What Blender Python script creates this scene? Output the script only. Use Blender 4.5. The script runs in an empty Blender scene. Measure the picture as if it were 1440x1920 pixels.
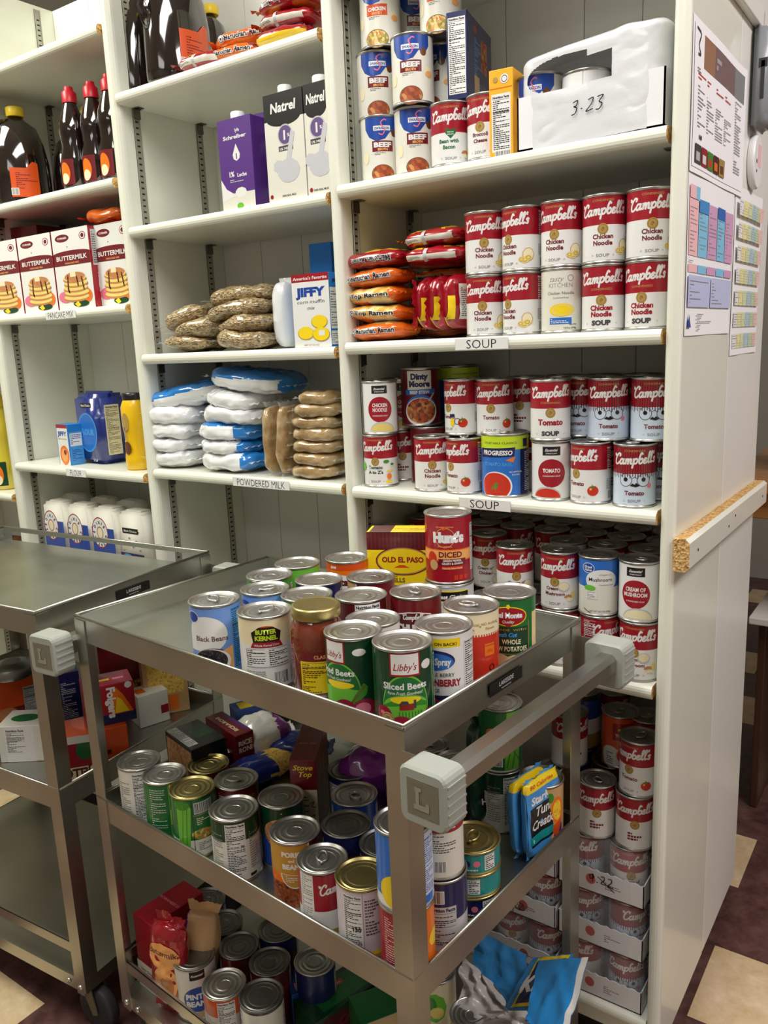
import bpy, bmesh, math, random
from math import sin, cos, pi, radians, atan2, sqrt
from mathutils import Vector, Matrix, Euler, noise
from mathutils.geometry import tessellate_polygon

# ---------------------------------------------------------------- camera, world, lights
scene = bpy.context.scene
COL = scene.collection
CAM = Vector((0.3655, -1.25247, -0.0016))
CAM_ROT = Euler((1.364758, 0.04219, 0.608640), 'XYZ')
FPX = 1526.77
cd = bpy.data.cameras.new('camera'); cam = bpy.data.objects.new('camera', cd); COL.objects.link(cam)
cam.location = CAM; cam.rotation_euler = CAM_ROT
cd.sensor_width = 36; cd.lens = FPX / 1920 * 36; cd.clip_start = 0.05; cd.clip_end = 50
scene.camera = cam
scene.view_settings.view_transform = 'Standard'; scene.view_settings.look = 'None'
scene.view_settings.exposure = -0.05; scene.view_settings.gamma = 1.0
scene.view_settings.use_curve_mapping = False
w = bpy.data.worlds.new('world'); scene.world = w; w.use_nodes = True
w.node_tree.nodes['Background'].inputs[0].default_value = (0.95, 0.97, 1.0, 1)
w.node_tree.nodes['Background'].inputs[1].default_value = 0.015
CEIL = 1.4
FLOOR = -1.35

def area(name, loc, sx, sy, power, col, rot=(0, 0, 0)):
    l = bpy.data.lights.new(name, 'AREA'); l.shape = 'RECTANGLE'; l.size = sx; l.size_y = sy
    l.energy = power; l.color = col
    o = bpy.data.objects.new(name, l); o.location = loc; o.rotation_euler = rot; COL.objects.link(o)
    return o
area('ceiling_panel_light', (-1.9, -.80, CEIL - .03), .6, 1.2, 44, (1.0, 1.0, .84))
area('ceiling_panel_light', (-0.20, -.95, CEIL - .03), .6, 1.2, 30, (1.0, .985, .94))
area('ceiling_panel_light', (1.35, -.1, CEIL - .03), .6, 1.2, 46, (1.0, .94, .94))
area('ceiling_panel_light', (-.3, -2.7, CEIL - .03), 1.2, .6, 10, (1.0, .99, .95))

# ---------------------------------------------------------------- projection helpers (surveying)
RM = CAM_ROT.to_matrix()
def at(px, py, z):
    d = RM @ Vector(((px - 720) / FPX, -(py - 960) / FPX, -1))
    return CAM + d * ((z - CAM.z) / d.z)
def xat(px, y, z):
    n = RM @ Vector((FPX, 0, px - 720))
    return CAM.x - (n.y * (y - CAM.y) + n.z * (z - CAM.z)) / n.x
def yat(px, x, z):
    n = RM @ Vector((FPX, 0, px - 720))
    return CAM.y - (n.x * (x - CAM.x) + n.z * (z - CAM.z)) / n.y
def ony(px, py, y):
    d = RM @ Vector(((px - 720) / FPX, -(py - 960) / FPX, -1)); return CAM + d * ((y - CAM.y) / d.y)
def span(pa, pb, y, z):
    a_, b_ = xat(pa, y, z), xat(pb, y, z); return (a_ + b_) / 2, b_ - a_
def face_rz(x, y):
    return atan2(CAM.x - x, -(CAM.y - y))

# ---------------------------------------------------------------- materials
def s2l(c):
    return tuple(((v / 255) / 12.92 if v / 255 <= .04045 else ((v / 255 + .055) / 1.055) ** 2.4) for v in c)
MATS = {}
def M(key, rgb=None, rough=.4, metal=0, coat=0, emit=0, alpha=1, trans=0, bump=0, bscale=60, sub=0, var=0, spec=.5):
    """material by key; rgb is sRGB 0-255"""
    if key in MATS: return MATS[key]
    m = bpy.data.materials.new(key); m.use_nodes = True
    nt = m.node_tree; b = nt.nodes['Principled BSDF']
    c = s2l(rgb)
    b.inputs['Base Color'].default_value = (*c, 1)
    b.inputs['Roughness'].default_value = rough
    b.inputs['Metallic'].default_value = metal
    b.inputs['Coat Weight'].default_value = coat
    b.inputs['Specular IOR Level'].default_value = spec
    if trans: b.inputs['Transmission Weight'].default_value = trans
    if alpha < 1: b.inputs['Alpha'].default_value = alpha
    if var or bump:
        tc = nt.nodes.new('ShaderNodeTexCoord'); n = nt.nodes.new('ShaderNodeTexNoise')
        n.inputs['Scale'].default_value = bscale; n.inputs['Detail'].default_value = 4
        nt.links.new(tc.outputs['Object'], n.inputs['Vector'])
        if bump:
            bp = nt.nodes.new('ShaderNodeBump'); bp.inputs['Strength'].default_value = bump; bp.inputs['Distance'].default_value = .004
            nt.links.new(n.outputs['Fac'], bp.inputs['Height']); nt.links.new(bp.outputs[0], b.inputs['Normal'])
        if var:
            mx = nt.nodes.new('ShaderNodeMix'); mx.data_type = 'RGBA'
            mx.inputs['A'].default_value = (*[v * (1 - var) for v in c], 1); mx.inputs['B'].default_value = (*[min(1, v * (1 + var)) for v in c], 1)
            nt.links.new(n.outputs['Fac'], mx.inputs['Factor']); nt.links.new(mx.outputs['Result'], b.inputs['Base Color'])
    MATS[key] = m
    return m
def speckle(key, cols, scale=200, rough=.5, kind='vor', coat=0, stretch=(1, 1, 1), bump=0):
    """procedural multi-colour material from a Voronoi or noise pattern (food pictures, grains, floor)"""
    if key in MATS: return MATS[key]
    m = bpy.data.materials.new(key); m.use_nodes = True
    nt = m.node_tree; b = nt.nodes['Principled BSDF']; b.inputs['Roughness'].default_value = rough; b.inputs['Coat Weight'].default_value = coat
    tc = nt.nodes.new('ShaderNodeTexCoord'); mp = nt.nodes.new('ShaderNodeMapping'); mp.inputs['Scale'].default_value = stretch
    nt.links.new(tc.outputs['Object'], mp.inputs[0])
    r = nt.nodes.new('ShaderNodeValToRGB'); e = r.color_ramp.elements
    while len(e) < len(cols): e.new(.5)
    for i, c in enumerate(cols):
        e[i].position = .25 + .5 * i / max(1, len(cols) - 1) if kind != 'vor' else i / max(1, len(cols) - 1)
        e[i].color = (*s2l(c), 1)
    if kind == 'vor':
        t = nt.nodes.new('ShaderNodeTexVoronoi'); t.inputs['Scale'].default_value = scale
        sp = nt.nodes.new('ShaderNodeSeparateColor')
        nt.links.new(mp.outputs[0], t.inputs['Vector']); nt.links.new(t.outputs['Color'], sp.inputs[0]); nt.links.new(sp.outputs[0], r.inputs[0]); h = t.outputs['Distance']
    else:
        t = nt.nodes.new('ShaderNodeTexNoise'); t.inputs['Scale'].default_value = scale; t.inputs['Detail'].default_value = 5
        nt.links.new(mp.outputs[0], t.inputs['Vector']); nt.links.new(t.outputs['Fac'], r.inputs[0]); h = t.outputs['Fac']
    nt.links.new(r.outputs[0], b.inputs['Base Color'])
    if bump:
        bp = nt.nodes.new('ShaderNodeBump'); bp.inputs['Strength'].default_value = bump; bp.inputs['Distance'].default_value = .004
        nt.links.new(h, bp.inputs['Height']); nt.links.new(bp.outputs[0], b.inputs['Normal'])
    MATS[key] = m
    return m
def steel(key, rgb, rough, stretch, rvar=.12):
    m = bpy.data.materials.new(key); m.use_nodes = True
    nt = m.node_tree; b = nt.nodes['Principled BSDF']; b.inputs['Metallic'].default_value = 1
    tc = nt.nodes.new('ShaderNodeTexCoord'); mp = nt.nodes.new('ShaderNodeMapping'); mp.inputs['Scale'].default_value = stretch
    n = nt.nodes.new('ShaderNodeTexNoise'); n.inputs['Scale'].default_value = 6; n.inputs['Detail'].default_value = 6
    nt.links.new(tc.outputs['Object'], mp.inputs[0]); nt.links.new(mp.outputs[0], n.inputs['Vector'])
    mr = nt.nodes.new('ShaderNodeMapRange'); mr.inputs['To Min'].default_value = rough - rvar; mr.inputs['To Max'].default_value = rough + rvar
    nt.links.new(n.outputs['Fac'], mr.inputs['Value']); nt.links.new(mr.outputs[0], b.inputs['Roughness'])
    n2 = nt.nodes.new('ShaderNodeTexNoise'); n2.inputs['Scale'].default_value = 9; nt.links.new(tc.outputs['Object'], n2.inputs['Vector'])
    mx = nt.nodes.new('ShaderNodeMix'); mx.data_type = 'RGBA'; c = s2l(rgb)
    mx.inputs['A'].default_value = (*[v * .78 for v in c], 1); mx.inputs['B'].default_value = (*[min(1, v * 1.12) for v in c], 1)
    nt.links.new(n2.outputs['Fac'], mx.inputs['Factor']); nt.links.new(mx.outputs['Result'], b.inputs['Base Color'])
    MATS[key] = m
    return m
PAL = dict(white=(232, 232, 231), offwhite=(226, 224, 214), cream=(240, 228, 190), red=(158, 20, 38), dred=(112, 20, 30), maroon=(84, 18, 24),
    gold=(176, 146, 78), black=(20, 20, 22), grey=(140, 140, 140), lgrey=(196, 196, 196), dgrey=(70, 70, 72), yellow=(246, 214, 30), orange=(238, 118, 20),
    dorange=(214, 80, 24), green=(24, 108, 52), dgreen=(10, 62, 36), lgreen=(110, 190, 60), leaf=(60, 140, 40), blue=(28, 70, 160), mblue=(40, 110, 200), lblue=(110, 150, 220),
    sky=(70, 150, 220), navy=(22, 30, 84), purple=(84, 40, 130), teal=(20, 140, 140), brown=(104, 60, 30), tan=(200, 160, 110), pink=(230, 120, 150),
    noodle=(236, 212, 120), tomato=(204, 50, 30), mush=(196, 130, 80), snow=(206, 220, 238), barn=(150, 40, 34), lime=(196, 220, 40), peach=(240, 170, 100), beet=(150, 20, 60))
def C(k):
    """printed colour"""
    return M('print_' + k, PAL[k], rough=.32, coat=.25)
def metals():
    steel('can_metal', (196, 194, 190), .34, (8, 8, 8), .05)
    steel('can_gold', (190, 176, 118), .34, (8, 8, 8), .05)
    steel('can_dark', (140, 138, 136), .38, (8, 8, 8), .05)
    steel('cart_steel', (186, 185, 176), .33, (2, 3, 2), .03)
    steel('cart_steel_top', (182, 186, 178), .36, (2, 3, 2), .06)
    steel('chrome', (215, 215, 215), .15, (5, 5, 5), .05)
    M('zinc', (176, 174, 160), rough=.45, metal=.5, var=.15, bscale=80)
metals()
M('board', (232, 232, 226), rough=.38, coat=.1, var=.02, bscale=8)
M('board_edge', (232, 233, 220), rough=.3, coat=.2, var=.03, bscale=12)
speckle('particle', [(150, 104, 52), (206, 164, 96), (226, 190, 130), (170, 120, 60)], 260, .8, bump=.4)
M('paper', (244, 244, 246), rough=.7); M('tape', (226, 230, 226), rough=.2, alpha=.75, coat=.5)
speckle('stew', [(120, 40, 20), (190, 90, 40), (70, 30, 20), (210, 150, 90), (160, 60, 30)], 160)
speckle('beans_black', [(14, 10, 14), (50, 36, 44), (24, 16, 22), (90, 80, 90)], 420)
speckle('beans_tan', [(190, 130, 84), (220, 170, 120), (150, 90, 60), (200, 150, 100)], 190)
speckle('beans_baked', [(130, 50, 20), (170, 80, 34), (90, 30, 14), (190, 110, 60)], 300)
speckle('corn', [(240, 190, 30), (250, 214, 60), (220, 160, 20)], 300)
speckle('pasta', [(226, 180, 70), (240, 210, 110), (200, 140, 50)], 260)
speckle('soupbowl', [(230, 190, 90), (90, 140, 60), (220, 110, 50), (240, 220, 150)], 240)
speckle('potato', [(236, 214, 160), (226, 200, 140)], 30)

# ---------------------------------------------------------------- mesh builder
class MB:
    def __init__(s): s.v = []; s.f = []; s.m = []; s.sm = []; s.mats = []
    def mi(s, mat):
        if isinstance(mat, str): mat = MATS[mat]
        if mat not in s.mats: s.mats.append(mat)
        return s.mats.index(mat)
    def add(s, vs, fs, mat, smooth=False, T=None):
        o = len(s.v); s.v += [tuple(T @ Vector(v)) if T else tuple(v) for v in vs]
        k = s.mi(mat) if not isinstance(mat, list) else None
        for i, f in enumerate(fs):
            s.f.append([o + j for j in f]); s.m.append(k if k is not None else s.mi(mat[i])); s.sm.append(smooth)
    def box(s, x0, y0, z0, x1, y1, z1, mat, bev=0, T=None, smooth=False):
        if not bev:
            vs = [(x, y, z) for z in (z0, z1) for y in (y0, y1) for x in (x0, x1)]
            s.add(vs, [(0, 2, 3, 1), (4, 5, 7, 6), (0, 1, 5, 4), (2, 6, 7, 3), (0, 4, 6, 2), (1, 3, 7, 5)], mat, smooth, T); return
        bm = bmesh.new(); bmesh.ops.create_cube(bm, size=1)
        for v in bm.verts: v.co = Vector(((x0 + x1) / 2 + v.co.x * (x1 - x0), (y0 + y1) / 2 + v.co.y * (y1 - y0), (z0 + z1) / 2 + v.co.z * (z1 - z0)))
        bmesh.ops.bevel(bm, geom=bm.edges[:], offset=bev, segments=2, affect='EDGES', profile=.5)
        s.bm(bm, mat, False, T)
    def bm(s, bm, mat, smooth=False, T=None):
        bm.verts.ensure_lookup_table(); bm.verts.index_update()
        s.add([v.co[:] for v in bm.verts], [[v.index for v in f.verts] for f in bm.faces], mat, smooth, T); bm.free()
    def lathe(s, prof, seg, mat, T=None, smooth=True, cap=True):
        """prof: list of (r, z) or (r, z, mat) ; mat of a band is that of its first point"""
        vs = []; fs = []; ms = []
        n = len(prof)
        for p in prof:
            for i in range(seg):
                a = 2 * pi * i / seg; vs.append((p[0] * cos(a), p[0] * sin(a), p[1]))
        for k in range(n - 1):
            mm = prof[k][2] if len(prof[k]) > 2 else mat
            for i in range(seg):
                j = (i + 1) % seg; fs.append((k * seg + i, k * seg + j, (k + 1) * seg + j, (k + 1) * seg + i)); ms.append(mm)
        s.add(vs, fs, ms, smooth, T)
        if cap:
            s.add([vs[i] for i in range(seg)], [list(range(seg - 1, -1, -1))], mat, False, T)
            s.add(vs[(n - 1) * seg:], [list(range(seg))], prof[-1][2] if len(prof[-1]) > 2 else mat, False, T)
    def tube(s, pts, r, mat, seg=8, T=None, flat=1.0, closed=False):
        pts = [Vector(p) for p in pts]; n = len(pts); vs = []; fs = []
        up = Vector((0, 0, 1))
        for i, p in enumerate(pts):
            a = pts[(i - 1) % n] if (closed or i > 0) else p; b = pts[(i + 1) % n] if (closed or i < n - 1) else p
            t = (b - a).normalized(); x = t.cross(up)
            if x.length < .05: x = t.cross(Vector((1, 0, 0)))
            x.normalize(); y = x.cross(t)
            for k in range(seg):
                q = 2 * pi * k / seg; vs.append(p + x * cos(q) * r + y * sin(q) * r * flat)
        m = n if closed else n - 1
        for i in range(m):
            for k in range(seg):
                l = (k + 1) % seg; j = (i + 1) % n; fs.append((i * seg + k, i * seg + l, j * seg + l, j * seg + k))
        if not closed: fs.append(tuple(range(seg - 1, -1, -1))); fs.append(tuple((n - 1) * seg + k for k in range(seg)))
        s.add(vs, fs, mat, True, T)
    def mesh(s, name):
        me = bpy.data.meshes.new(name); me.from_pydata(s.v, [], s.f)
        for m in s.mats: me.materials.append(m)
        me.polygons.foreach_set('material_index', s.m); me.polygons.foreach_set('use_smooth', s.sm); me.update()
        return me
    def obj(s, name, parent=None, loc=None, rz=0, mesh=None):
        o = bpy.data.objects.new(name, mesh or s.mesh(name)); COL.objects.link(o)
        if parent: o.parent = parent
        if loc is not None: o.location = loc
        if rz: o.rotation_euler = (0, 0, rz)
        return o
def link(name, mesh, parent=None, loc=None, rot=None):
    o = bpy.data.objects.new(name, mesh); COL.objects.link(o)
    if parent: o.parent = parent
    if loc is not None: o.location = loc
    if rot is not None: o.rotation_euler = rot
    return o
def empty(name, loc=(0, 0, 0), rot=(0, 0, 0)):
    o = bpy.data.objects.new(name, None); COL.objects.link(o); o.location = loc; o.rotation_euler = rot; o.empty_display_size = .02
    return o
def tag(o, label, cat, group=None):
    o['label'] = label; o['category'] = cat
    if group: o['group'] = group
    return o
def struct(o): o['kind'] = 'structure'; return o

# ---------------------------------------------------------------- flat artwork, in millimetres, mapped onto a surface
TXT = {}
def text_mesh(s, bold, shear):
    k = (s, bold, shear)
    if k not in TXT:
        c = bpy.data.curves.new('t', 'FONT'); c.body = s; c.size = 1; c.offset = bold; c.shear = shear; c.resolution_u = 2; c.align_x = 'LEFT'
        o = bpy.data.objects.new('t', c); me = bpy.data.meshes.new_from_object(o)
        vs = [(v.co.x, v.co.y) for v in me.vertices]; fs = [list(p.vertices) for p in me.polygons]
        bpy.data.objects.remove(o); bpy.data.meshes.remove(me); bpy.data.curves.remove(c)
        x0 = min([v[0] for v in vs] or [0]); x1 = max([v[0] for v in vs] or [1])
        TXT[k] = ([(x - x0, y) for x, y in vs], fs, x1 - x0)
    return TXT[k]
def smooth_line(pts, n=5):
    out = []
    for i in range(len(pts) - 1):
        p0 = pts[max(0, i - 1)]; p1 = pts[i]; p2 = pts[i + 1]; p3 = pts[min(len(pts) - 1, i + 2)]
        for k in range(n):
            t = k / n
            out.append(tuple(.5 * (2 * p1[a] + (p2[a] - p0[a]) * t + (2 * p0[a] - 5 * p1[a] + 4 * p2[a] - p3[a]) * t * t + (3 * p1[a] - p0[a] - 3 * p2[a] + p3[a]) * t ** 3) for a in (0, 1)))
    out.append(pts[-1]); return out
SCRIPT = [  # the cursive wordmark, one list of points per stroke, x-height 1
    [(1.25, 1.62), (1.35, 2.0), (.95, 2.15), (.5, 1.7), (.18, .9), (.3, .12), (.8, 0), (1.25, .4)],
    [(-.1, 2.1), (-.02, 1.75), (.15, 1.95)],
    [(2.15, .95), (1.75, 1.0), (1.45, .6), (1.5, .1), (1.85, .05), (2.2, .6), (2.3, 1.0), (2.22, .5), (2.25, .05), (2.5, .1)],
    [(2.75, 1.0), (2.8, .6), (2.75, 0), (2.85, .6), (3.1, .98), (3.3, .8), (3.25, 0), (3.4, .65), (3.65, .98), (3.85, .8), (3.8, .1), (4.0, .05)],
    [(4.3, 1.0), (4.35, .3), (4.25, -.85), (4.4, .5), (4.75, 1.0), (5.1, .75), (5.0, .2), (4.65, 0), (4.42, .2)],
    [(6.0, 1.85), (5.75, 2.1), (5.5, 1.5), (5.42, .6), (5.6, 0), (6.0, .1), (6.15, .6), (5.9, .98), (5.6, .75)],
    [(7.0, .85), (6.7, 1.0), (6.48, .75), (6.75, .55), (6.45, .35), (6.5, .02), (6.9, .02), (7.15, .3)],
    [(7.35, .6), (7.75, 1.9), (7.6, 2.2), (7.42, 1.8), (7.38, .5), (7.5, 0), (7.75, .15)],
    [(8.0, .6), (8.4, 1.9), (8.25, 2.2), (8.08, 1.8), (8.03, .5), (8.15, 0), (8.4, .2)],
    [(8.85, 2.15), (8.8, 1.75)],
    [(9.3, .8), (9.05, 1.0), (8.85, .75), (9.15, .4), (9.05, .02), (8.7, .1)]]
class Art:
    def __init__(s): s.items = []; s.n = 0
    def _a(s, vs, fs, mat, lay=None):
        s.n += 1; s.items.append((vs, fs, C(mat) if isinstance(mat, str) and mat in PAL else (MATS[mat] if isinstance(mat, str) else mat), s.n if lay is None else lay)); return s
    def poly(s, pts, mat):
        t = tessellate_polygon([[Vector((x, y, 0)) for x, y in pts]]); return s._a(list(pts), [list(f) for f in t], mat)
    def rect(s, u0, v0, u1, v1, mat): return s._a([(u0, v0), (u1, v0), (u1, v1), (u0, v1)], [[0, 1, 2, 3]], mat)
    def rects(s, L, mat):
        vs = []; fs = []
        for (a, b, c, d) in L: k = len(vs); vs += [(a, b), (c, b), (c, d), (a, d)]; fs.append([k, k + 1, k + 2, k + 3])
        return s._a(vs, fs, mat) if vs else s
    def disc(s, u, v, rx, ry=None, mat='red', n=28, a0=0, a1=2 * pi):
        ry = ry or rx; return s._a([(u + rx * cos(a0 + (a1 - a0) * i / n), v + ry * sin(a0 + (a1 - a0) * i / n)) for i in range(n)], [list(range(n))], mat)
    def ring(s, u, v, r0, r1, mat, n=32, sy=1):
        vs = [(u + r * cos(2 * pi * i / n), v + sy * r * sin(2 * pi * i / n)) for r in (r0, r1) for i in range(n)]
        return s._a(vs, [[i, (i + 1) % n, n + (i + 1) % n, n + i] for i in range(n)], mat)
    def text(s, t, u, v, size, mat, bold=.01, shear=0, al='C', rot=0, xs=1, fit=None, flip=1):
        vs, fs, w = text_mesh(t, bold, shear); k = size
        if fit: xs = fit / (w * k)
        dx = {'L': 0, 'C': -w / 2, 'R': -w}[al]; cr, sr = cos(rot), sin(rot); out = []
        for x, y in vs:
            X = (x + dx) * k * xs; Y = y * k; out.append((u + X * cr - Y * sr, v + X * sr + Y * cr))
        return s._a(out, fs, mat)
    def strokes(s, L, u, v, k, wd, mat, shear=0, sm=True, rot=0):
        vs = []; fs = []; cr, sr = cos(rot), sin(rot)
        for ln in L:
            p = smooth_line(ln, 4) if sm else ln
            p = [((x + shear * y) * k, y * k) for x, y in p]; p = [(u + x * cr - y * sr, v + x * sr + y * cr) for x, y in p]
            for i in range(len(p) - 1):
                (x0, y0), (x1, y1) = p[i], p[i + 1]; d = math.hypot(x1 - x0, y1 - y0) or 1e-6; nx, ny = -(y1 - y0) / d * wd / 2, (x1 - x0) / d * wd / 2
                ex, ey = (x1 - x0) / d * wd * .35, (y1 - y0) / d * wd * .35
                b = len(vs); vs += [(x0 - nx - ex, y0 - ny - ey), (x1 - nx + ex, y1 - ny + ey), (x1 + nx + ex, y1 + ny + ey), (x0 + nx - ex, y0 + ny - ey)]; fs.append([b, b + 1, b + 2, b + 3])
        return s._a(vs, fs, mat)
    def script(s, u, v, width, mat, slope=.12):
        k = width / 9.6; return s.strokes(SCRIPT, u - width * .5, v - slope * width * .35, k, k * .36, mat, .18, rot=slope)
    def stretch(s, k):
        s.items = [([(x * k, y) for x, y in vs], fs, m, l) for vs, fs, m, l in s.items]; return s
    def lines(s, u, v, w, h, n, mat, seed=1, fill=.45):
        rd = random.Random(seed); L = []
        for i in range(n):
            y = v + h - (i + .5) * h / n; t = h / n * fill / 2; x = u
            while x < u + w - 1.2:
                l = rd.uniform(1.5, 5.5); x2 = min(u + w, x + l); L.append((x, y - t, x2, y + t)); x = x2 + .9
                if rd.random() < .12: break
        return s.rects(L, mat)
    def nut(s, u, v, w, h, fg='black', bg=None, head=True, seed=3):
        if bg: s.rect(u, v, u + w, v + h, bg)
        if head: s.text('Nutrition Facts', u + w / 2, v + h - w * .16, w * .16, fg, .05, fit=w * .92); top = v + h - w * .22
        else: top = v + h - 1
        s.rects([(u + 1, top - .5, u + w - 1, top), (u + 1, top - (top - v) * .25, u + w - 1, top - (top - v) * .25 + 1), (u + 1, top - (top - v) * .42, u + w - 1, top - (top - v) * .42 + .5)], fg)
        return s.lines(u + 1.5, v + 1, w - 3, top - v - 2, max(4, int((top - v) / 3)), fg, seed)
    def bars(s, u, v, w, h, fg='black', bg='white'):
        s.rect(u - 1, v - 1, u + w + 1, v + h + 1, bg); rd = random.Random(int(u * 7 + v)); x = u; L = []
        while x < u + w - .5:
            a = rd.choice((.4, .6, 1.0)); L.append((x, v, min(u + w, x + a), v + h)); x += a + rd.choice((.4, .6, .9))
        return s.rects(L, fg)
    def emit(s, mb, fn, step=3.0, d=3.5e-5, ystep=None):
        for vs, fs, mat, lay in s.items:
            if not vs: continue
            bm = bmesh.new(); bv = [bm.verts.new((x, y, 0)) for x, y in vs]
            for f in fs:
                try: bm.faces.new([bv[i] for i in f])
                except ValueError: pass
            for ax, st in ((0, step), (1, ystep)):
                if not st: continue
                lo = min(v[ax] for v in vs); hi = max(v[ax] for v in vs)
                for k in range(math.floor(lo / st) + 1, math.ceil(hi / st)):
                    no = (1, 0, 0) if ax == 0 else (0, 1, 0); co = (k * st, 0, 0) if ax == 0 else (0, k * st, 0)
                    bmesh.ops.bisect_plane(bm, geom=bm.verts[:] + bm.edges[:] + bm.faces[:], plane_co=co, plane_no=no, dist=1e-5)
            bm.faces.ensure_lookup_table()
            for f in bm.faces:
                if f.normal.z < 0: f.normal_flip()
            bm.verts.index_update(); off = lay * d
            mb.add([fn(v.co.x / 1000, v.co.y / 1000, off) for v in bm.verts], [[v.index for v in f.verts] for f in bm.faces], mat, ystep is not None or step < 4)
            bm.free()
def cyl(r): return lambda u, v, o: ((r + o) * sin(u / r), -(r + o) * cos(u / r), v)
def front(y): return lambda u, v, o: (u, y - o, v)
def right(x): return lambda u, v, o: (x + o, u, v)
def left(x): return lambda u, v, o: (x - o, -u, v)
def top(z): return lambda u, v, o: (u, v, z + o)

# ================================================================ the room
def slab(name, x0, y0, z0, x1, y1, z1, mat):
    b = MB(); b.box(x0, y0, z0, x1, y1, z1, mat); return struct(b.obj(name))
def floor_mat():
    m = bpy.data.materials.new('floor_tiles'); m.use_nodes = True; nt = m.node_tree; b = nt.nodes['Principled BSDF']; b.inputs['Roughness'].default_value = .4
    tc = nt.nodes.new('ShaderNodeTexCoord'); mp = nt.nodes.new('ShaderNodeMapping')
    mp.inputs['Location'].default_value = (-.0216 / .229, -.893 / .229, 0); mp.inputs['Scale'].default_value = (1 / .229,) * 3
    nt.links.new(tc.outputs['Object'], mp.inputs[0])
    wn = nt.nodes.new('ShaderNodeTexWhiteNoise'); wn.noise_dimensions = '2D'
    fl = nt.nodes.new('ShaderNodeVectorMath'); fl.operation = 'FLOOR'
    nt.links.new(mp.outputs[0], fl.inputs[0])
    ck = nt.nodes.new('ShaderNodeTexChecker'); ck.inputs['Scale'].default_value = 1
    nt.links.new(fl.outputs[0], wn.inputs['Vector'])
    # tan squares on every third diagonal of a dark brown field
    sx = nt.nodes.new('ShaderNodeSeparateXYZ'); nt.links.new(fl.outputs[0], sx.inputs[0])
    ad = nt.nodes.new('ShaderNodeMath'); ad.operation = 'MULTIPLY_ADD'; ad.inputs[1].default_value = 2
    nt.links.new(sx.outputs[0], ad.inputs[0]); nt.links.new(sx.outputs[1], ad.inputs[2])
    md = nt.nodes.new('ShaderNodeMath'); md.operation = 'FLOORED_MODULO'; md.inputs[1].default_value = 4; nt.links.new(ad.outputs[0], md.inputs[0])
    cp = nt.nodes.new('ShaderNodeMath'); cp.operation = 'COMPARE'; cp.inputs[1].default_value = 1; cp.inputs[2].default_value = .2; nt.links.new(md.outputs[0], cp.inputs[0])
    n = nt.nodes.new('ShaderNodeTexNoise'); n.inputs['Scale'].default_value = 22; n.inputs['Detail'].default_value = 8; n.inputs['Roughness'].default_value = .7
    nt.links.new(tc.outputs['Object'], n.inputs['Vector'])
    def ramp(a, c):
        r = nt.nodes.new('ShaderNodeValToRGB'); r.color_ramp.elements[0].position = .35; r.color_ramp.elements[1].position = .7
        r.color_ramp.elements[0].color = (*s2l(a), 1); r.color_ramp.elements[1].color = (*s2l(c), 1); nt.links.new(n.outputs['Fac'], r.inputs[0]); return r
    r1 = ramp((70, 44, 42), (116, 82, 76)); r2 = ramp((206, 178, 136), (232, 210, 176))
    mx = nt.nodes.new('ShaderNodeMix'); mx.data_type = 'RGBA'
    nt.links.new(cp.outputs[0], mx.inputs['Factor']); nt.links.new(r1.outputs[0], mx.inputs['A']); nt.links.new(r2.outputs[0], mx.inputs['B']); nt.links.new(mx.outputs['Result'], b.inputs['Base Color'])
    MATS['floor_tiles'] = m
floor_mat()
M('wall_paint', (226, 222, 216), rough=.7, var=.03, bscale=3); M('ceiling_tile', (235, 235, 230), rough=.8, var=.03, bscale=30)
M('wall_far', (178, 176, 166), rough=.7, var=.08, bscale=2)
slab('floor', -4, -3.6, FLOOR - .05, 3.2, 3.4, FLOOR, 'floor_tiles')
slab('ceiling', -4, -3.6, CEIL, 3.2, 3.4, CEIL + .05, 'ceiling_tile')
slab('wall_back', -4, 3.4, FLOOR, 3.2, 3.5, CEIL, 'wall_far')
slab('wall_front', -4, -3.7, FLOOR, 3.2, -3.6, CEIL, 'wall_far')
slab('wall_left', -4.1, -3.6, FLOOR, -4, 3.4, CEIL, 'wall_paint')
slab('wall_right', 3.2, -3.6, FLOOR, 3.3, 3.4, CEIL, 'wall_paint')

# ================================================================ the white shelving unit
ZA, ZB, ZC, ZD, ZE = .2825, 0.0, -.2776, -.5703, -1.212
M1, M2, M3, M4 = .5514, .2737, -.0064, -.2747
L1, L2, L3, L4, L5 = .6988, .3855, .1095, -.2889, -.57
TOP = .93; DIN = .285
PX = [(0, .0238), (-.6183, -.5965), (-1.2238, -1.1895), (-1.811, -1.777), (-2.42, -2.386)]
unit = tag(empty('shelving_unit', (-1.2, 0, FLOOR)), 'tall white melamine shelving unit of open bays along the back, packed with groceries', 'shelving')
UO = Vector((1.2, 0, -FLOOR))
def upart(name, b): return b.obj(name, unit, (1.2, 0, -FLOOR))
def bull(b, x0, x1, y0, y1, z0, z1, mat, vertical=False, endmat=None):
    """board with a rounded front edge at y0"""
    pr = []
    if vertical: t = (x1 - x0); r = t / 2
    else: t = (z1 - z0); r = t / 2
    for i in range(9):
        a = -pi / 2 + pi * i / 8; pr.append((y0 + r * .8 - r * .8 * cos(a), sin(a) * r))
    pr += [(y1, r), (y1, -r)]; n = len(pr)
    if vertical: cx = (x0 + x1) / 2; vs = [(cx + q, y, z) for z in (z0, z1) for y, q in pr]
    else: cz = (z0 + z1) / 2; vs = [(x, y, cz + q) for x in (x0, x1) for y, q in pr]
    fs = [(i, (i + 1) % n, n + (i + 1) % n, n + i) for i in range(n)]
    b.add(vs, [f[::-1] for f in fs] if not vertical else fs, mat, False)
    b.add(vs, [tuple(range(n)), tuple(range(2 * n - 1, n - 1, -1))], endmat or mat)
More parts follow.
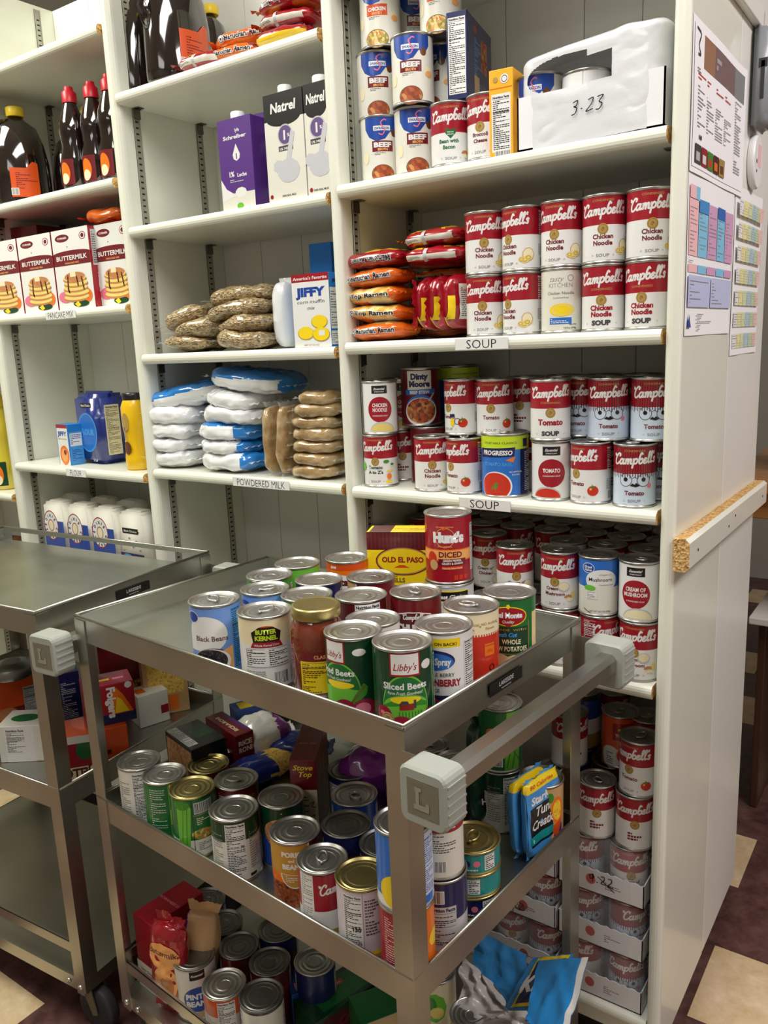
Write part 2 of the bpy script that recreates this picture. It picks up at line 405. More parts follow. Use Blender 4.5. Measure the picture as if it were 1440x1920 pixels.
for i, (x0, x1) in enumerate(PX):
    b = MB(); bull(b, x0, x1, 0, .300, -1.272, TOP, 'board_edge', True); upart('side_panel', b)
    b = MB(); b.box(x0, .304, -1.272, x1, .598, TOP, 'board', .002); upart('side_panel', b)
b = MB()
xs = [-2.4 + .098 * k for k in range(25)]
M('groove', (170, 168, 166), rough=.7)
b.box(-2.386, DIN + .004, -1.26, 0, .2985, TOP, 'groove')
seams = [-2.386] + [x for x in xs if -2.37 < x < -.02] + [0]
rd = random.Random(2); seams = [-2.386, -2.24, -2.1, -1.93, -1.777, -1.62, -1.50, -1.35, -1.1895, -1.06, -.93, -.78, -.66, -.5965, -.395, -.24, -.135, 0]
for a, c in zip(seams, seams[1:]): b.box(a + .0008, DIN, -1.26, c - .0008, DIN + .006, TOP, 'board')
upart('back_panel', b)
TH = .023
def shelf(bay, z, x0=None, x1=None):
    xa = PX[bay + 1][1]; xb = PX[bay][0]
    b = MB(); bull(b, xa + .0005, xb - .0045, -.004, DIN - .003, z - TH, z, 'board_edge', False, 'particle'); upart('shelf', b)
    M('clip_metal', (110, 108, 104), rough=.35, metal=1)
    for sx, xx in ((1, xa), (-1, xb)):
        for y in (.048, .235):
            c = MB(); lo, hi = sorted((xx + sx * .0062, xx + sx * .02)); c.box(lo, y - .009, z - TH - .0022, hi, y + .009, z - TH - .0002, 'clip_metal')
            lo, hi = sorted((xx + sx * .0048, xx + sx * .0066)); c.box(lo, y - .009, z - TH - .022, hi, y + .009, z - TH - .0002, 'clip_metal'); upart('shelf_clip', c)
for z in (.645, ZA, ZB, ZC, ZD): shelf(0, z)
for z in (M1, M2, M3, M4): shelf(1, z)
for z in (L1, L2, L3, L4, L5): shelf(2, z)
for z in (.62, .3, -.02, -.3815, -.68): shelf(3, z)
for bay in (0, 1, 2, 3):
    b = MB(); xa = PX[bay + 1][1]; xb = PX[bay][0]
    bull(b, xa + .0005, xb - .0005, .0, DIN - .001, ZE - TH, ZE, 'board_edge'); upart('base_shelf', b)
    b = MB(); b.box(xa + .0005, .02, -1.272, xb - .0005, .038, ZE - TH - .001, 'board'); upart('kick_board', b)
b = MB(); M('plinth', (46, 40, 38), rough=.8)
b.box(-2.38, .06, FLOOR + .001, .0, .57, -1.2725, 'plinth'); upart('plinth', b)
# slotted metal tracks let into the side panels
M('slot', (26, 24, 22), rough=.8)
def track(xf, sx, y):
    b = MB(); lo, hi = sorted((xf, xf + sx * .0016)); b.box(lo, y - .0085, -1.2, hi, y + .0085, TOP - .01, 'zinc')
    for yy in (y - .0085, y + .0065): lo, hi = sorted((xf, xf + sx * .0036)); b.box(lo, yy, -1.2, hi, yy + .002, TOP - .01, 'zinc')
    z = -1.19; k = 0
    while z < TOP - .03:
        lo, hi = sorted((xf + sx * .0014, xf + sx * .0019)); b.box(lo, y - .0038, z, hi, y + .0038, z + .0035, 'slot'); z += .0127; k += 1
    upart('shelf_track', b)
for bay in (0, 1, 2, 3):
    for y in (.048, .235):
        track(PX[bay + 1][1], 1, y); track(PX[bay][0], -1, y)
# rail screwed across the outside of the end panel, with raw chipboard edges
b = MB(); x0 = .0240; T = Matrix.Translation((x0, -.004, -.343)) @ Matrix.Rotation(-.010, 4, 'X')
pr = [(0, -.026), (.018, -.026), (.024, -.02), (.024, .02), (.018, .026), (0, .026)]
vs = [(x, y, z) for y in (0, .604) for x, z in pr]; n = 6
b.add(vs, [(i, n + i, n + (i + 1) % n, (i + 1) % n) for i in range(6)], ['particle', 'board_edge', 'board_edge', 'board_edge', 'particle', 'particle'], T=T)
b.add(vs, [(0, 1, 2, 3, 4, 5), (11, 10, 9, 8, 7, 6)], 'particle', T=T)
M('screw_dark', (60, 56, 54), rough=.5, metal=1)
for y, z in ((.05, 0), (.26, -.004), (.31, .006), (.56, 0)):
    b.lathe([(.0022, 0), (.0022, .0008)], 8, 'screw_dark', T @ Matrix.Translation((.024, y, z)) @ Matrix.Rotation(pi / 2, 4, 'Y'))
tag(b.obj('wooden_rail'), 'white faced chipboard rail screwed low across the outer side of the end panel', 'rail')
b = MB(); b.box(.0242, .0, .5, .037, .6, .529, 'board', .002)
tag(b.obj('trim_board'), 'white trim board running along the top of the end panel above the posted sheets', 'trim')

# ================================================================ steel carts
LC, WC = .735, .452
ZR, ZM, ZT = -.447, -.795, -1.215
def bolt(b, x, y, z, ny): b.lathe([(.0055, 0), (.0055, .002), (.002, .0035)], 10, 'chrome', Matrix.Translation((x, y, z)) @ Matrix.Rotation(pi / 2 * ny, 4, 'X'))
def make_cart(loc, rz, label, ztop, plate_txt='LAKESIDE', openback=False):
    root = empty('utility_cart', (loc[0], loc[1], FLOOR), (0, 0, rz)); tag(root, label, 'cart', 'stainless steel utility carts')
    def P(name, b, par=None): return b.obj(name, par or root, (0, 0, -FLOOR) if par is None else None)
    zs = (ztop, ztop + ZM - ZR)
    for k, z in enumerate(zs):
        b = MB(); fl = z - .034; t = .0016; m = 'cart_steel_top' if k == 0 else 'cart_steel'
        b.box(t, t, fl - t, LC - t, WC - t, fl, 'cart_steel_top')
        lip = .046
        for (x0, y0, x1, y1) in ((0, 0, LC, t), (0, WC - t, LC, WC), (0, 0, t, WC), (LC - t, 0, LC, WC)):
            if openback and k == 0 and y0 > .1: b.box(x0, y0, z - lip, x1, y1, fl, 'cart_steel'); b.box(x0, y0 - .002, z - .009, x1, y1, z, 'cart_steel')
            else: b.box(x0, y0, z - lip, x1, y1, z, 'cart_steel')
        hr = .0028
        for (p, q) in (((0, 0), (LC, 0)), ((LC, 0), (LC, WC)), ((LC, WC), (0, WC)), ((0, WC), (0, 0))):
            b.tube([(p[0], p[1], z), (q[0], q[1], z)], hr, 'cart_steel', 8)
        P('tray', b)
    b = MB(); t = .0016; z = ztop + ZT - ZR
    b.box(t, t, z - t, LC - t, WC - t, z, 'cart_steel')
    for (x0, y0, x1, y1) in ((0, 0, LC, t), (0, WC - t, LC, WC), (0, 0, t, WC), (LC - t, 0, LC, WC)): b.box(x0, y0, z - .028, x1, y1, z + .001, 'cart_steel')
    for xx in (.05, LC - .05): bolt(b, xx, -.0005, z - .014, 1)
    P('tray', b)
    b = MB(); z2 = z + .080
    for (x0, y0, x1, y1) in ((.0, 0, LC, .0016), (.0, WC - .0016, LC, WC), (0, 0, .0016, WC)): b.box(x0, y0, z2 - .022, x1, y1, z2, 'cart_steel')
    for (x0, y0, x1, y1) in ((.0, .0, LC, .006), (.0, WC - .006, LC, WC), (0, 0, .006, WC)): b.box(x0, y0, z2 - .0016, x1, y1, z2, 'cart_steel')
    P('guard_rail', b)
    for sx in (0, 1):
        for sy in (0, 1):
            b = MB(); wdt = .029; t = .002; zb = z - .032; zt = ztop - .006
            X = LC * sx; Y = WC * sy; ox = -t if sx == 0 else t; oy = -t if sy == 0 else t
            xi = X + (wdt if sx == 0 else -wdt); yi = Y + (wdt if sy == 0 else -wdt)
            xo, yo = X + ox, Y + oy
            x0, x1 = sorted((xo, xi)); y0, y1 = sorted((Y, yo)); b.box(x0, y0, zb + .008, x1, y1, zt, 'cart_steel'); b.box(x0 + .004, y0, zb, x1 - .004, y1, zb + .008, 'cart_steel')
            x0, x1 = sorted((X, xo)); y0, y1 = sorted((Y, yi)); b.box(x0, y0, zb + .006, x1, y1, zt, 'cart_steel')
            bolt(b, (X + xi) / 2, yo, zb + .016, 1 if sy == 0 else -1)
            P('leg', b)
    # handle: two cast brackets and a chamfered square bar
    M('cast_grey', (158, 162, 154), rough=.5, var=.05, bscale=30); M('cast_inset', (118, 114, 98), rough=.5, bump=.2, bscale=90)
    zc = ztop - .064
    bars = []
    for sy in (0, 1):
        b = MB(); y0 = -.030 if sy == 0 else WC - .012; y1 = y0 + .042
        bx0, bx1, bz0, bz1 = LC + .014, LC + .081, zc - .036, zc + .036
        rr = [(cx_, cz_, a_) for cx_, cz_, a0 in ((bx1 - .012, bz1 - .012, 0), (bx0 + .012, bz1 - .012, pi / 2), (bx0 + .012, bz0 + .012, pi), (bx1 - .012, bz0 + .012, 1.5 * pi)) for a_ in [a0 + pi / 8 * k for k in range(5)]]
        vs = []
        for yy, r_ in ((y0, .009), (y0 + .003, .012), (y1 - .003, .012), (y1, .009)): vs += [(cx_ + r_ * cos(a_), yy, cz_ + r_ * sin(a_)) for cx_, cz_, a_ in rr]
        nn = len(rr); b.add(vs, [(k * nn + i, k * nn + (i + 1) % nn, (k + 1) * nn + (i + 1) % nn, (k + 1) * nn + i) for k in range(3) for i in range(nn)] + [tuple(range(nn)), tuple(range(4 * nn - 1, 3 * nn - 1, -1))], 'cast_grey')
        for q in range(5): b.box(bx1 - .0005, y0 + .004, bz0 + .012 + q * .0115, bx1 + .0012, y1 - .003, bz0 + .0145 + q * .0115, 'cast_grey')
        br = P('handle_bracket', b)
        ip = MB(); yy = y0 - .0004 if sy == 0 else y1 + .0004
        ip.box(bx0 + .012, min(yy, yy + .001), bz0 + .013, bx1 - .010, max(yy, yy + .001), bz1 - .013, 'cast_inset', .0003)
        a = Art(); a.poly([(-9, 14), (0, 14), (0, 9), (-3, 9), (-3, -7), (6, -7), (6, -3), (11, -3), (11, -14), (-11, -14), (-11, -8), (-8, -8), (-8, 9), (-9, 9)], M('cast_letter', (150, 146, 128), rough=.5))
        if sy == 0: a.emit(ip, lambda u, v, o: (LC + .047 + u, yy - .0006 - o, zc + v), 50)
        ip.obj('bracket_inset', br)
        b = MB()   # steel plate joining the bracket to the leg
        yp = -.0042 if sy == 0 else WC + .0022
        b.box(LC - .002, yp, zc - .038, LC + .030, yp + .002, zc + .034, 'cart_steel'); P('handle_plate', b)
    b = MB(); r = .0165; cx = LC + .052
    bm = bmesh.new(); bmesh.ops.create_cube(bm, size=1)
    for v in bm.verts: v.co = Vector((cx + v.co.x * 2 * r, WC / 2 + v.co.y * (WC - .02), zc + .004 + v.co.z * 2 * r))
    bmesh.ops.bevel(bm, geom=[e for e in bm.edges if abs(e.verts[0].co.y - e.verts[1].co.y) > .1], offset=.007, segments=1, affect='EDGES')
    b.bm(bm, 'cart_steel'); P('handle_bar', b)
    b = MB(); T = Matrix.Translation((LC + .0024, WC * .50, ztop - .024))
    b.box(-.0002, -.043, -.009, .0004, .043, .009, M('plate_black', (18, 18, 20), rough=.35), T=T)
    a = Art(); a.text(plate_txt, 0, -1, 9, 'lgrey', .01, .1); a.text('MILWAUKEE WISC.', 0, -6.5, 3, 'lgrey'); a.emit(b, lambda u, v, o: tuple(T @ Vector((.0005 + o, u, v))), 60)
    P('name_plate', b)
    M('rubber', (40, 40, 44), rough=.6); M('fork', (150, 146, 120), rough=.4, metal=.8)
    for cx_, cy_ in ((.035, .035), (LC - .035, .035), (.035, WC - .035), (LC - .035, WC - .035)):
        b = MB(); zt = z - .0018; b.lathe([(.02, zt - .012), (.022, zt - .006), (.022, zt)], 16, 'fork', Matrix.Translation((cx_, cy_, 0)))
        for s in (-1, 1):
            b.add([(cx_ - .018, cy_ + s * .017, zt - .008), (cx_ + .018, cy_ + s * .017, zt - .008), (cx_ + .034, cy_ + s * .017, FLOOR + .042), (cx_ + .02, cy_ + s * .017, FLOOR + .036),
                   (cx_ - .018, cy_ + s * .0145, zt - .008), (cx_ + .018, cy_ + s * .0145, zt - .008), (cx_ + .034, cy_ + s * .0145, FLOOR + .042), (cx_ + .02, cy_ + s * .0145, FLOOR + .036)],
                  [(0, 1, 2, 3), (4, 7, 6, 5), (0, 4, 5, 1), (1, 5, 6, 2), (2, 6, 7, 3), (3, 7, 4, 0)], 'fork')
        c = P('caster', b)
        wb = MB(); wb.lathe([(.012, -.012), (.034, -.013), (.046, -.011), (.0475, -.006), (.0475, .006), (.046, .011), (.034, .013), (.012, .012)], 28, 'rubber', Matrix.Translation((cx_ + .022, cy_, FLOOR + .0477)) @ Matrix.Rotation(pi / 2, 4, 'X'))
        wb.obj('wheel', c)
    return root
CART1 = (-.8722, -.457); RZ1 = radians(-4.9)
RZ2 = radians(4.5); e2 = (-.9532, -.4836)
CART2 = (e2[0] - LC * cos(RZ2), e2[1] - LC * sin(RZ2))
make_cart(CART1, RZ1, 'steel three-tier cart loaded with canned food, standing nearest in front of the shelves', ZR)
make_cart(CART2, RZ2, 'steel three-tier cart with an empty top tray, at the left behind the loaded one', ZR, 'LAKESIDE', True)
FT, FM, FB = ZR - .034, ZM - .034, ZT

# ================================================================ cans and their labels
SH, SR = 101.6, 33.0
KIND = {}
def kind(name, fn, r=33.0, h=101.6, lid='tab', metal='can_metal', cat='can', nm='soup_can', lo=4.5, hi=5.0):
    KIND[name] = dict(fn=fn, r=r, h=h, lid=lid, metal=metal, cat=cat, nm=nm, lo=lo, hi=hi, mesh=None)
BODY = {}; TAB = {}
def body_mesh(r, h, metal, lid):
    k = (r, h, metal, lid)
    if k in BODY: return BODY[k]
    R = r / 1000; H = h / 1000; b = MB(); e = .0016
    pr = [(R - .004, .0022), (R - .0015, .0004), (R + e * .6, .0002), (R + e, .0014), (R + e * .8, .0030), (R - .0003, .0040), (R - .0003, H - .0042), (R + e * .8, H - .0032), (R + e, H - .0014), (R + e * .5, H), (R - .0012, H - .0003),
          (R - .0022, H - .0036), (R - .0060, H - .0040), (R - .0068, H - .0028), (R - .0080, H - .0028), (R - .0088, H - .0036), (R * .62, H - .0036), (R * .60, H - .0032), (R * .56, H - .0032), (R * .54, H - .0036)]
    if lid == 'plain': pr += [(R * .36, H - .0038), (R * .34, H - .0032), (R * .31, H - .0032), (R * .29, H - .0038)]
    b.lathe(pr, 44, metal)
    if lid == 'flat': pass
    BODY[k] = b.mesh('can_body'); return BODY[k]
def tab_mesh(r, h, metal):
    k = (r, h, metal)
    if k in TAB: return TAB[k]
    H = h / 1000 - .0012; R = r / 1000; b = MB(); pts = []
    L = R * .40
    for i in range(16):
        a = 2 * pi * i / 16; pts.append((-R * .12 + L * .8 * cos(a), L * .52 * sin(a), H + .0006 * (1 - cos(a))))
    b.tube(pts, .0019, metal, 8, closed=True, flat=.7)
    b.add([(R * .02, -L * .42, H), (R * .02, L * .42, H), (R * .34, L * .22, H), (R * .34, -L * .22, H)], [(0, 3, 2, 1)], metal)
    b.lathe([(.0024, H - .001), (.0024, H + .0008), (.001, H + .0012)], 10, metal, Matrix.Translation((R * .22, 0, 0)))
    TAB[k] = b.mesh('pull_tab'); return TAB[k]
def label_mesh(K):
    a = Art(); K['fn'](a, K['r'] * pi, K['h']); b = MB(); a.emit(b, cyl(K['r'] / 1000 + .0001), 3.0)
    return b.mesh('label')
PLACED = []
def can(kd, x, y, z, yaw=0, label='', group=None, tabrot=None, cat=None):
    K = KIND[kd]
    if K['mesh'] is None: K['mesh'] = label_mesh(K)
    rz = face_rz(x, y) + radians(yaw)
    o = empty(K['nm'], (x, y, z + .0003), (0, 0, rz)); tag(o, label or kd, cat or K['cat'], group)
    link('can_body', body_mesh(K['r'], K['h'], K['metal'], K['lid']), o); link('label', K['mesh'], o)
    if K['lid'] == 'tab': link('pull_tab', tab_mesh(K['r'], K['h'], K['metal']), o, None, (0, 0, (tabrot if tabrot is not None else (hash((round(x, 3), round(y, 3))) % 628) / 100) - rz))
    return o
def zone(a, W, v0, v1, m): a.rect(-W, v0, W, v1, m)
M('can_side', (176, 174, 170), rough=.3, metal=1)
# --- condensed soup family: white below, red above, script wordmark, gold seal
def seal(a, u, v, r=7.5):
    a.disc(u, v, r * 1.1, mat='gold'); a.ring(u, v, r * .84, r * .9, 'brown'); a.strokes([[(-.5, -.3), (0, .5), (.4, -.1)], [(-.2, -.6), (.3, .3)]], u, v, r * .7, .7, 'brown')
def noodles(a, u, v):
    a.disc(u + 6, v + 8, 10, 11, 'tan', 9); a.disc(u + 6, v + 8, 8.6, 9.6, 'cream', 9)
    for dx, dy, q in ((0, 0, 7), (6, 3, 6), (-5, 1, 5)): a.disc(u + dx, v + dy, q, q * .75, 'noodle'); a.ring(u + dx, v + dy, q * .5, q * .7, 'gold', sy=.7)
def pic_tomato(a, u, v, r=9):
    a.disc(u, v, r, r * .92, 'tomato'); a.disc(u - r * .4, v + r * .3, r * .22, mat='peach', n=14); a.poly([(u - 5, v + r * .8), (u - 1, v + r * .75), (u - 2, v + r * 1.3), (u + 1, v + r * .8), (u + 5, v + r * .95), (u + 1, v + r * .5), (u - 3, v + r * .5)], 'leaf')
def pic_mush(a, u, v):
    a.disc(u, v, 8, 6, 'mush', a0=0, a1=pi); a.rect(u - 2.4, v - 6, u + 2.4, v + 1, 'cream'); a.disc(u + 9, v + 5, 4, 6, 'noodle'); a.disc(u + 4, v - 3, 4, 3, 'cream')
def pic_bowl(a, u, v): a.disc(u, v, 10, 9, 'lgrey'); a.disc(u, v + 1, 8.5, 7, 'cream')
def condensed(flav, pic=None, alt=False, face=False, split=56, low='white', band='red', ns=9.5, heart=False, col='dred'):
    def f(a, W, h):
        zone(a, W, 4.3, split, low); zone(a, W, split, 97, band)
        if face:
            L = [(-W + 4 * i, split - 4 - (i * 7 % 5), -W + 4 * i + 1.4, 96) for i in range(int(2 * W / 4))]; a.rects(L, 'maroon')
        a.text('CONDENSED', 0, 90 if not alt else 62, 4.4, 'gold', .01, xs=1.25)
        a.script(1, 71 if not alt else 73, 74, 'white', .05)
        if face:
            for s in (-1, 1): a.ring(s * 14, 45, 9.5, 10.5, 'dgrey'); a.disc(s * 14, 46, 3.6, mat='black', n=7)
            a.strokes([[(-3.5, 48), (0, 50), (3.5, 48)]], 0, 0, 1, .8, 'dgrey'); a.poly([(-7, 36), (-3, 40), (0, 38), (3, 41), (8, 36), (2, 34), (-2, 35)], 'black'); a.disc(24, 36, 4, mat='pink')
        elif heart: a.poly([(0, 42), (-9, 51), (-8, 57), (-4, 58), (0, 55), (4, 58), (8, 57), (9, 51)], 'green'); a.text('HEALTHY', 0, 51.5, 2.6, 'white', .02); a.text('REQUEST', 0, 48, 2.6, 'white', .02)
        else: seal(a, 0, 50 if not alt else 47)
        vv = 36 if not alt else 34
        if face: vv = 26
        if len(flav) == 1: vv -= 5
        for i, t in enumerate(flav): a.text(t, 0 if not heart else -3, vv - 9.5 * i - (0 if not alt else 2), ns, col if not heart else 'green', .032 if not alt else .045)
        if alt: a.text('SOUP', 0, 9.5, 10, 'dgrey', .06, xs=1.15); a.disc(-24, 12, 1.4, mat='lgrey', n=5); a.disc(24, 12, 1.4, mat='lgrey', n=5)
        else: a.text('SOUP', 0, 9.5, 6.2, 'grey', .012, xs=1.3); a.disc(-16, 12, 1.4, mat='lgrey', n=5); a.disc(16, 12, 1.4, mat='lgrey', n=5)
        for t in (pic or []):
            {'n': noodles, 't': pic_tomato, 'm': pic_mush, 'b': pic_bowl}[t[0]](a, t[1], t[2])
        a.nut(54, 44, 26, 51, 'white'); a.lines(54, 24, 22, 18, 8, 'grey', 5); a.bars(58, 8, 16, 13, 'black')
        a.nut(-84, 44, 22, 50, 'white', head=False, seed=8); a.lines(-78, 10, 20, 30, 10, 'grey', 9)
    return f
kind('cn', condensed(['Chicken', 'Noodle'], [('n', 29, 17)]))
kind('cn_alt', condensed(['Chicken', 'Noodle'], alt=True, split=54, ns=10.5, col='red'))
kind('tom', condensed(['Tomato'], [('t', 30, 23)], split=57))
kind('tom_alt', condensed(['Tomato'], alt=True, split=54, ns=13, col='red'))
kind('face', condensed(['Tomato'], face=True, low='snow', split=55))
kind('bean', condensed(['Bean with', 'Bacon'], [('m', 26, 18)], heart=True, split=52, ns=8.5))
kind('brocc', condensed(['Broccoli', 'Cheese'], [('m', 24, 20)], heart=False, ns=8))
kind('crchick', condensed(['Cream of', 'Chicken'], [('b', 22, 34), ('b', 22, 16)], ns=8))
kind('crmush', condensed(['Cream of', 'Mushroom'], [('b', 16, 42), ('m', 24, 22)], ns=8))
kind('cream', condensed(['Cream of', 'Celery'], [('b', 18, 20)], ns=8))
def zzf(a, W, h):
    condensed(['Tomato', "A to Z's"], ns=9, col='dgreen')(a, W, h)
    for u, v, s in ((22, 50, 6), (34, 44, 4)): a.disc(u, v, s, s * .6, 'leaf', 9)
    a.rect(22, 30, 34, 33, 'yellow'); a.rect(20, 8, 33, 13, 'yellow'); a.disc(27, 21, 5, 6, 'orange'); a.disc(-30, 40, 9, mat='lgreen', n=9)
kind('zz', zzf)
def snowy(a, W, h):
    condensed(['Tomato'], [('t', 30, 23)], split=57)(a, W, h); a.disc(10, 24, 4, 8, 'yellow'); a.ring(20, 26, 5, 6, 'black'); a.rect(5, 34, 15, 39, 'navy')
kind('tom2', snowy)
def essential(lines, bowl, z='white', shape='disc'):
    def f(a, W, h):
        zone(a, W, 4.3, 97, z); a.rect(-15, 78, 15, 93, 'black'); a.text('Essential', 0, 85, 6, 'white', .02, .35); a.text('EVERYDAY', 0, 80.5, 3, 'white', .01, xs=1.3)
        a.disc(0, 48, 24, 24, 'red', 40)
        for i, t in enumerate(lines): a.text(t, 0, 49 - 9 * i + 4 * (len(lines) - 1), 9.5 if i < len(lines) else 5, 'white', .03, xs=.72)
        a.text('CONDENSED SOUP', 0, 42 - 7 * (len(lines) - 1), 3.4, 'white')
        a.disc(-8 if bowl == 'tomato' else 4, 6, 25, 19, 'lgrey', 32, 0, pi); a.disc(-8 if bowl == 'tomato' else 4, 6, 23, 16, bowl, 32, 0, pi)
        a.rects([(44, 4.3, 46, 97)], 'red'); a.nut(47, 40, 26, 56, 'black', 'white'); a.bars(52, 10, 16, 22)
        a.rects([(-46, 4.3, -44.5, 97)], 'red'); a.nut(-76, 30, 26, 60, 'black'); a.bars(-66, 8, 12, 18)
    return f
kind('ess_cn', essential(['CHICKEN', 'NOODLE'], 'noodle')); kind('ess_tom', essential(['TOMATO'], 'tomato')); kind('ess_mush', essential(['CREAM OF', 'MUSHROOM'], 'cream'))
def tastyf(a, W, h):
    zone(a, W, 4.3, 97, 'offwhite'); a.text('tasty', -6, 80, 12, 'grey', 0, .5); a.text('KITCHEN', 0, 71, 9.5, 'grey', 0); a.ring(16, 85, 4, 5, 'grey'); a.text('Chicken Noodle', 0, 60, 6.6, 'dgreen', 0); a.text('Condensed Soup', 0, 54, 3.6, 'grey')
    a.disc(2, 36, 20, 10, 'yellow'); a.ring(2, 36, 13, 16, 'noodle', sy=.5); a.rect(-18, 14, 18, 24, 'mblue'); a.lines(-16, 15, 32, 8, 3, 'white', 4); a.text('Net Wt', 20, 12, 4, 'black'); a.text('10.5oz (298g)', 16, 6.5, 4, 'black')
    a.nut(50, 20, 26, 70)
kind('tasty', tastyf)
def gvmush(a, W, h):
    zone(a, W, 4.3, 50, 'offwhite'); zone(a, W, 50, 97, 'mblue'); a.disc(6, 62, 27, 19, 'white', 40); a.rect(-22, 30, 27, 52, 'offwhite'); a.disc(-17, 83, 11, 9, 'white'); a.disc(-17, 83, 10, 8, 'blue'); a.text('Great', -17, 83, 6, 'white', .03, .2); a.text('Value', -17, 78, 6, 'white', .03, .2)
    a.text('Cream of', 12, 71, 5, 'grey', 0, .4); a.text('Mushroom', 4, 61, 9, 'black', .005); a.text('Condensed Soup', 14, 54, 3.6, 'grey'); a.disc(-14, 49, 10, 5, 'lgreen'); a.rect(-20, 30, -2, 44, 'white'); a.lines(-18, 31, 14, 12, 5, 'grey')
    a.text('NET WT 10.5 OZ (298g)', 4, 8, 3.4, 'dgrey'); a.strokes([[(-24, 12), (-18, 8), (-12, 6)]], 0, 0, 1, 1.2, 'black'); a.nut(46, 10, 26, 80, 'black', 'white')
kind('gv_mush', gvmush, lid='plain')
def plainred(a, W, h):
    zone(a, W, 4.3, 56, 'white'); zone(a, W, 56, 97, 'red'); a.script(0, 71, 74, 'white', .05); seal(a, 0, 50); a.lines(-12, 20, 24, 16, 3, 'dred', 2, .7)
kind('plain_red', plainred)
def redside(a, W, h):
    condensed(['Cream of', 'Mushroom'], [('m', 24, 22)], ns=8)(a, W, h)
    for u in (-40, ): a.nut(u - 14, 50, 24, 45, 'white', head=False); a.lines(u - 14, 12, 22, 34, 9, 'black', 4)
kind('redside', redside)
def orangetom(a, W, h):
    zone(a, W, 4.3, 97, 'dorange'); a.disc(-18, 20, 20, 22, 'white'); a.rect(-14, 55, 24, 88, 'red'); a.rect(-4, 74, 22, 78, 'yellow'); a.text('TOMATO', 8, 62, 8, 'white', .03); a.disc(14, 26, 20, 18, 'tomato', 30); a.ring(14, 26, 20, 21, 'peach'); a.lines(-26, 6, 14, 24, 6, 'navy')
kind('orange_tom', orangetom)
def goldwhite(a, W, h):
    zone(a, W, 4.3, 60, 'white'); zone(a, W, 60, 97, 'blue'); zone(a, W, 4.3, 30, 'gold'); a.disc(0, 40, 12, 10, 'cream'); None
kind('goldwhite', goldwhite, r=36, h=111)

# --- 14.5 and 15 oz cans
MR, MH = 37.0, 111.0
def swanson(beef):
    def f(a, W, h):
        zone(a, W, 4.3, h - 4.5, 'offwhite')
        a.poly([(-34, h - 4.5), (-34, 88), (-26, 74), (-12, 66), (4, 70), (14, 82), (24, 76), (34, 90), (34, h - 4.5)], 'blue'); a.disc(22, 80, 6, 6.5, 'brown')
        a.rect(-17, 84, 14, 92, 'white'); a.text('SWANSON', -1.5, 85.6, 6, 'blue', .04, fit=27); a.strokes([[(5, 13), (1, 14), (-4, 9), (0, 2), (4, -4), (0, -11), (-6, -9)]], 0, 88, 1, 2, 'pink', .1)
        b = 'dred' if beef else 'dorange'; a.rect(-20, 49, 18, 67, b); a.text('BEEF' if beef else 'CHICKEN', -1, 56.5, 11 if beef else 8, 'white', .05, fit=32); a.text('BROTH', -1, 50.5, 5.5, 'peach', .04); a.lines(-16, 43, 30, 5, 2, 'grey')
        a.disc(-2, 12, 21, 15, 'brown'); a.disc(-2, 12, 20, 14, MATS['stew'] if beef else MATS['soupbowl']); a.disc(30, 50, 7, 8, 'cream'); a.disc(33, 46, 8, 5, 'peach'); a.lines(48, 12, 26, 70, 20, 'lgrey', 3); a.disc(-34, 40, 6, 10, 'cream')
    return f
kind('beefbroth', swanson(True), 36, 111, 'plain', nm='broth_can'); kind('chickbroth', swanson(False), 36, 111, 'plain', nm='broth_can')
def dinty(a, W, h):
    zone(a, W, 4.3, h - 4.5, 'dred'); a.rects([(-W + 7 * i, 4.3, -W + 7 * i + 2, h - 4.5) for i in range(int(2 * W / 7))], 'maroon'); a.rect(-27, 66, 22, h - 6, 'offwhite')
    a.text('Dinty', -2, 90, 15, 'navy', .06); a.text('Moore', -2, 76, 15, 'navy', .06); a.poly([(-32, 60), (30, 62), (30, 71), (-32, 70)], 'mblue'); a.text('BEEF STEW', -2, 62.5, 8, 'white', .04); a.disc(0, 30, 33, 30, 'mblue'); a.disc(0, 28, 33, 27, 'white', 40); a.disc(0, 30, 30, 24, 'stew', 40); a.strokes([[(26, 62), (16, 48)]], 0, 0, 1, 3, 'lgrey')
kind('dinty', dinty, 38, 112, 'plain', nm='stew_can')
def chunkyf(sub):
    def f(a, W, h):
        zone(a, W, 4.3, h - 4.5, 'dred'); o = [(-33, 56), (-33, 80), (-26, 86), (-8, 90), (8, 90), (26, 86), (33, 80), (33, 56)]
        a.poly(o, 'white'); a.poly([(x * .95, 56.8 + (y - 56) * .93) for x, y in o], 'maroon'); a.script(0, 79, 34, 'white', .05); a.text('CHUNKY', 0, 60, 15, 'white', .06, xs=.85); a.disc(39, 66, 4.5, mat='pink'); a.disc(39, 66, 3.8, mat='dred'); a.text('5', 39, 64, 5, 'pink', .02)
        for i, t in enumerate(sub): a.text(t, -4, 42 - 8 * i, 7.5, 'peach', .03)
        a.disc(0, 18, 26, 14, 'soupbowl'); a.text('10g PROTEIN', -20, 50, 4, 'yellow', .03); a.nut(55, 20, 28, 70, 'white')
    return f
kind('chunky', chunkyf(['HEARTY BEEF']), 38, 112, 'tab'); kind('chunky2', chunkyf(['HEARTY BEAN', 'WITH VEGGIES']), 37, 112, 'tab')
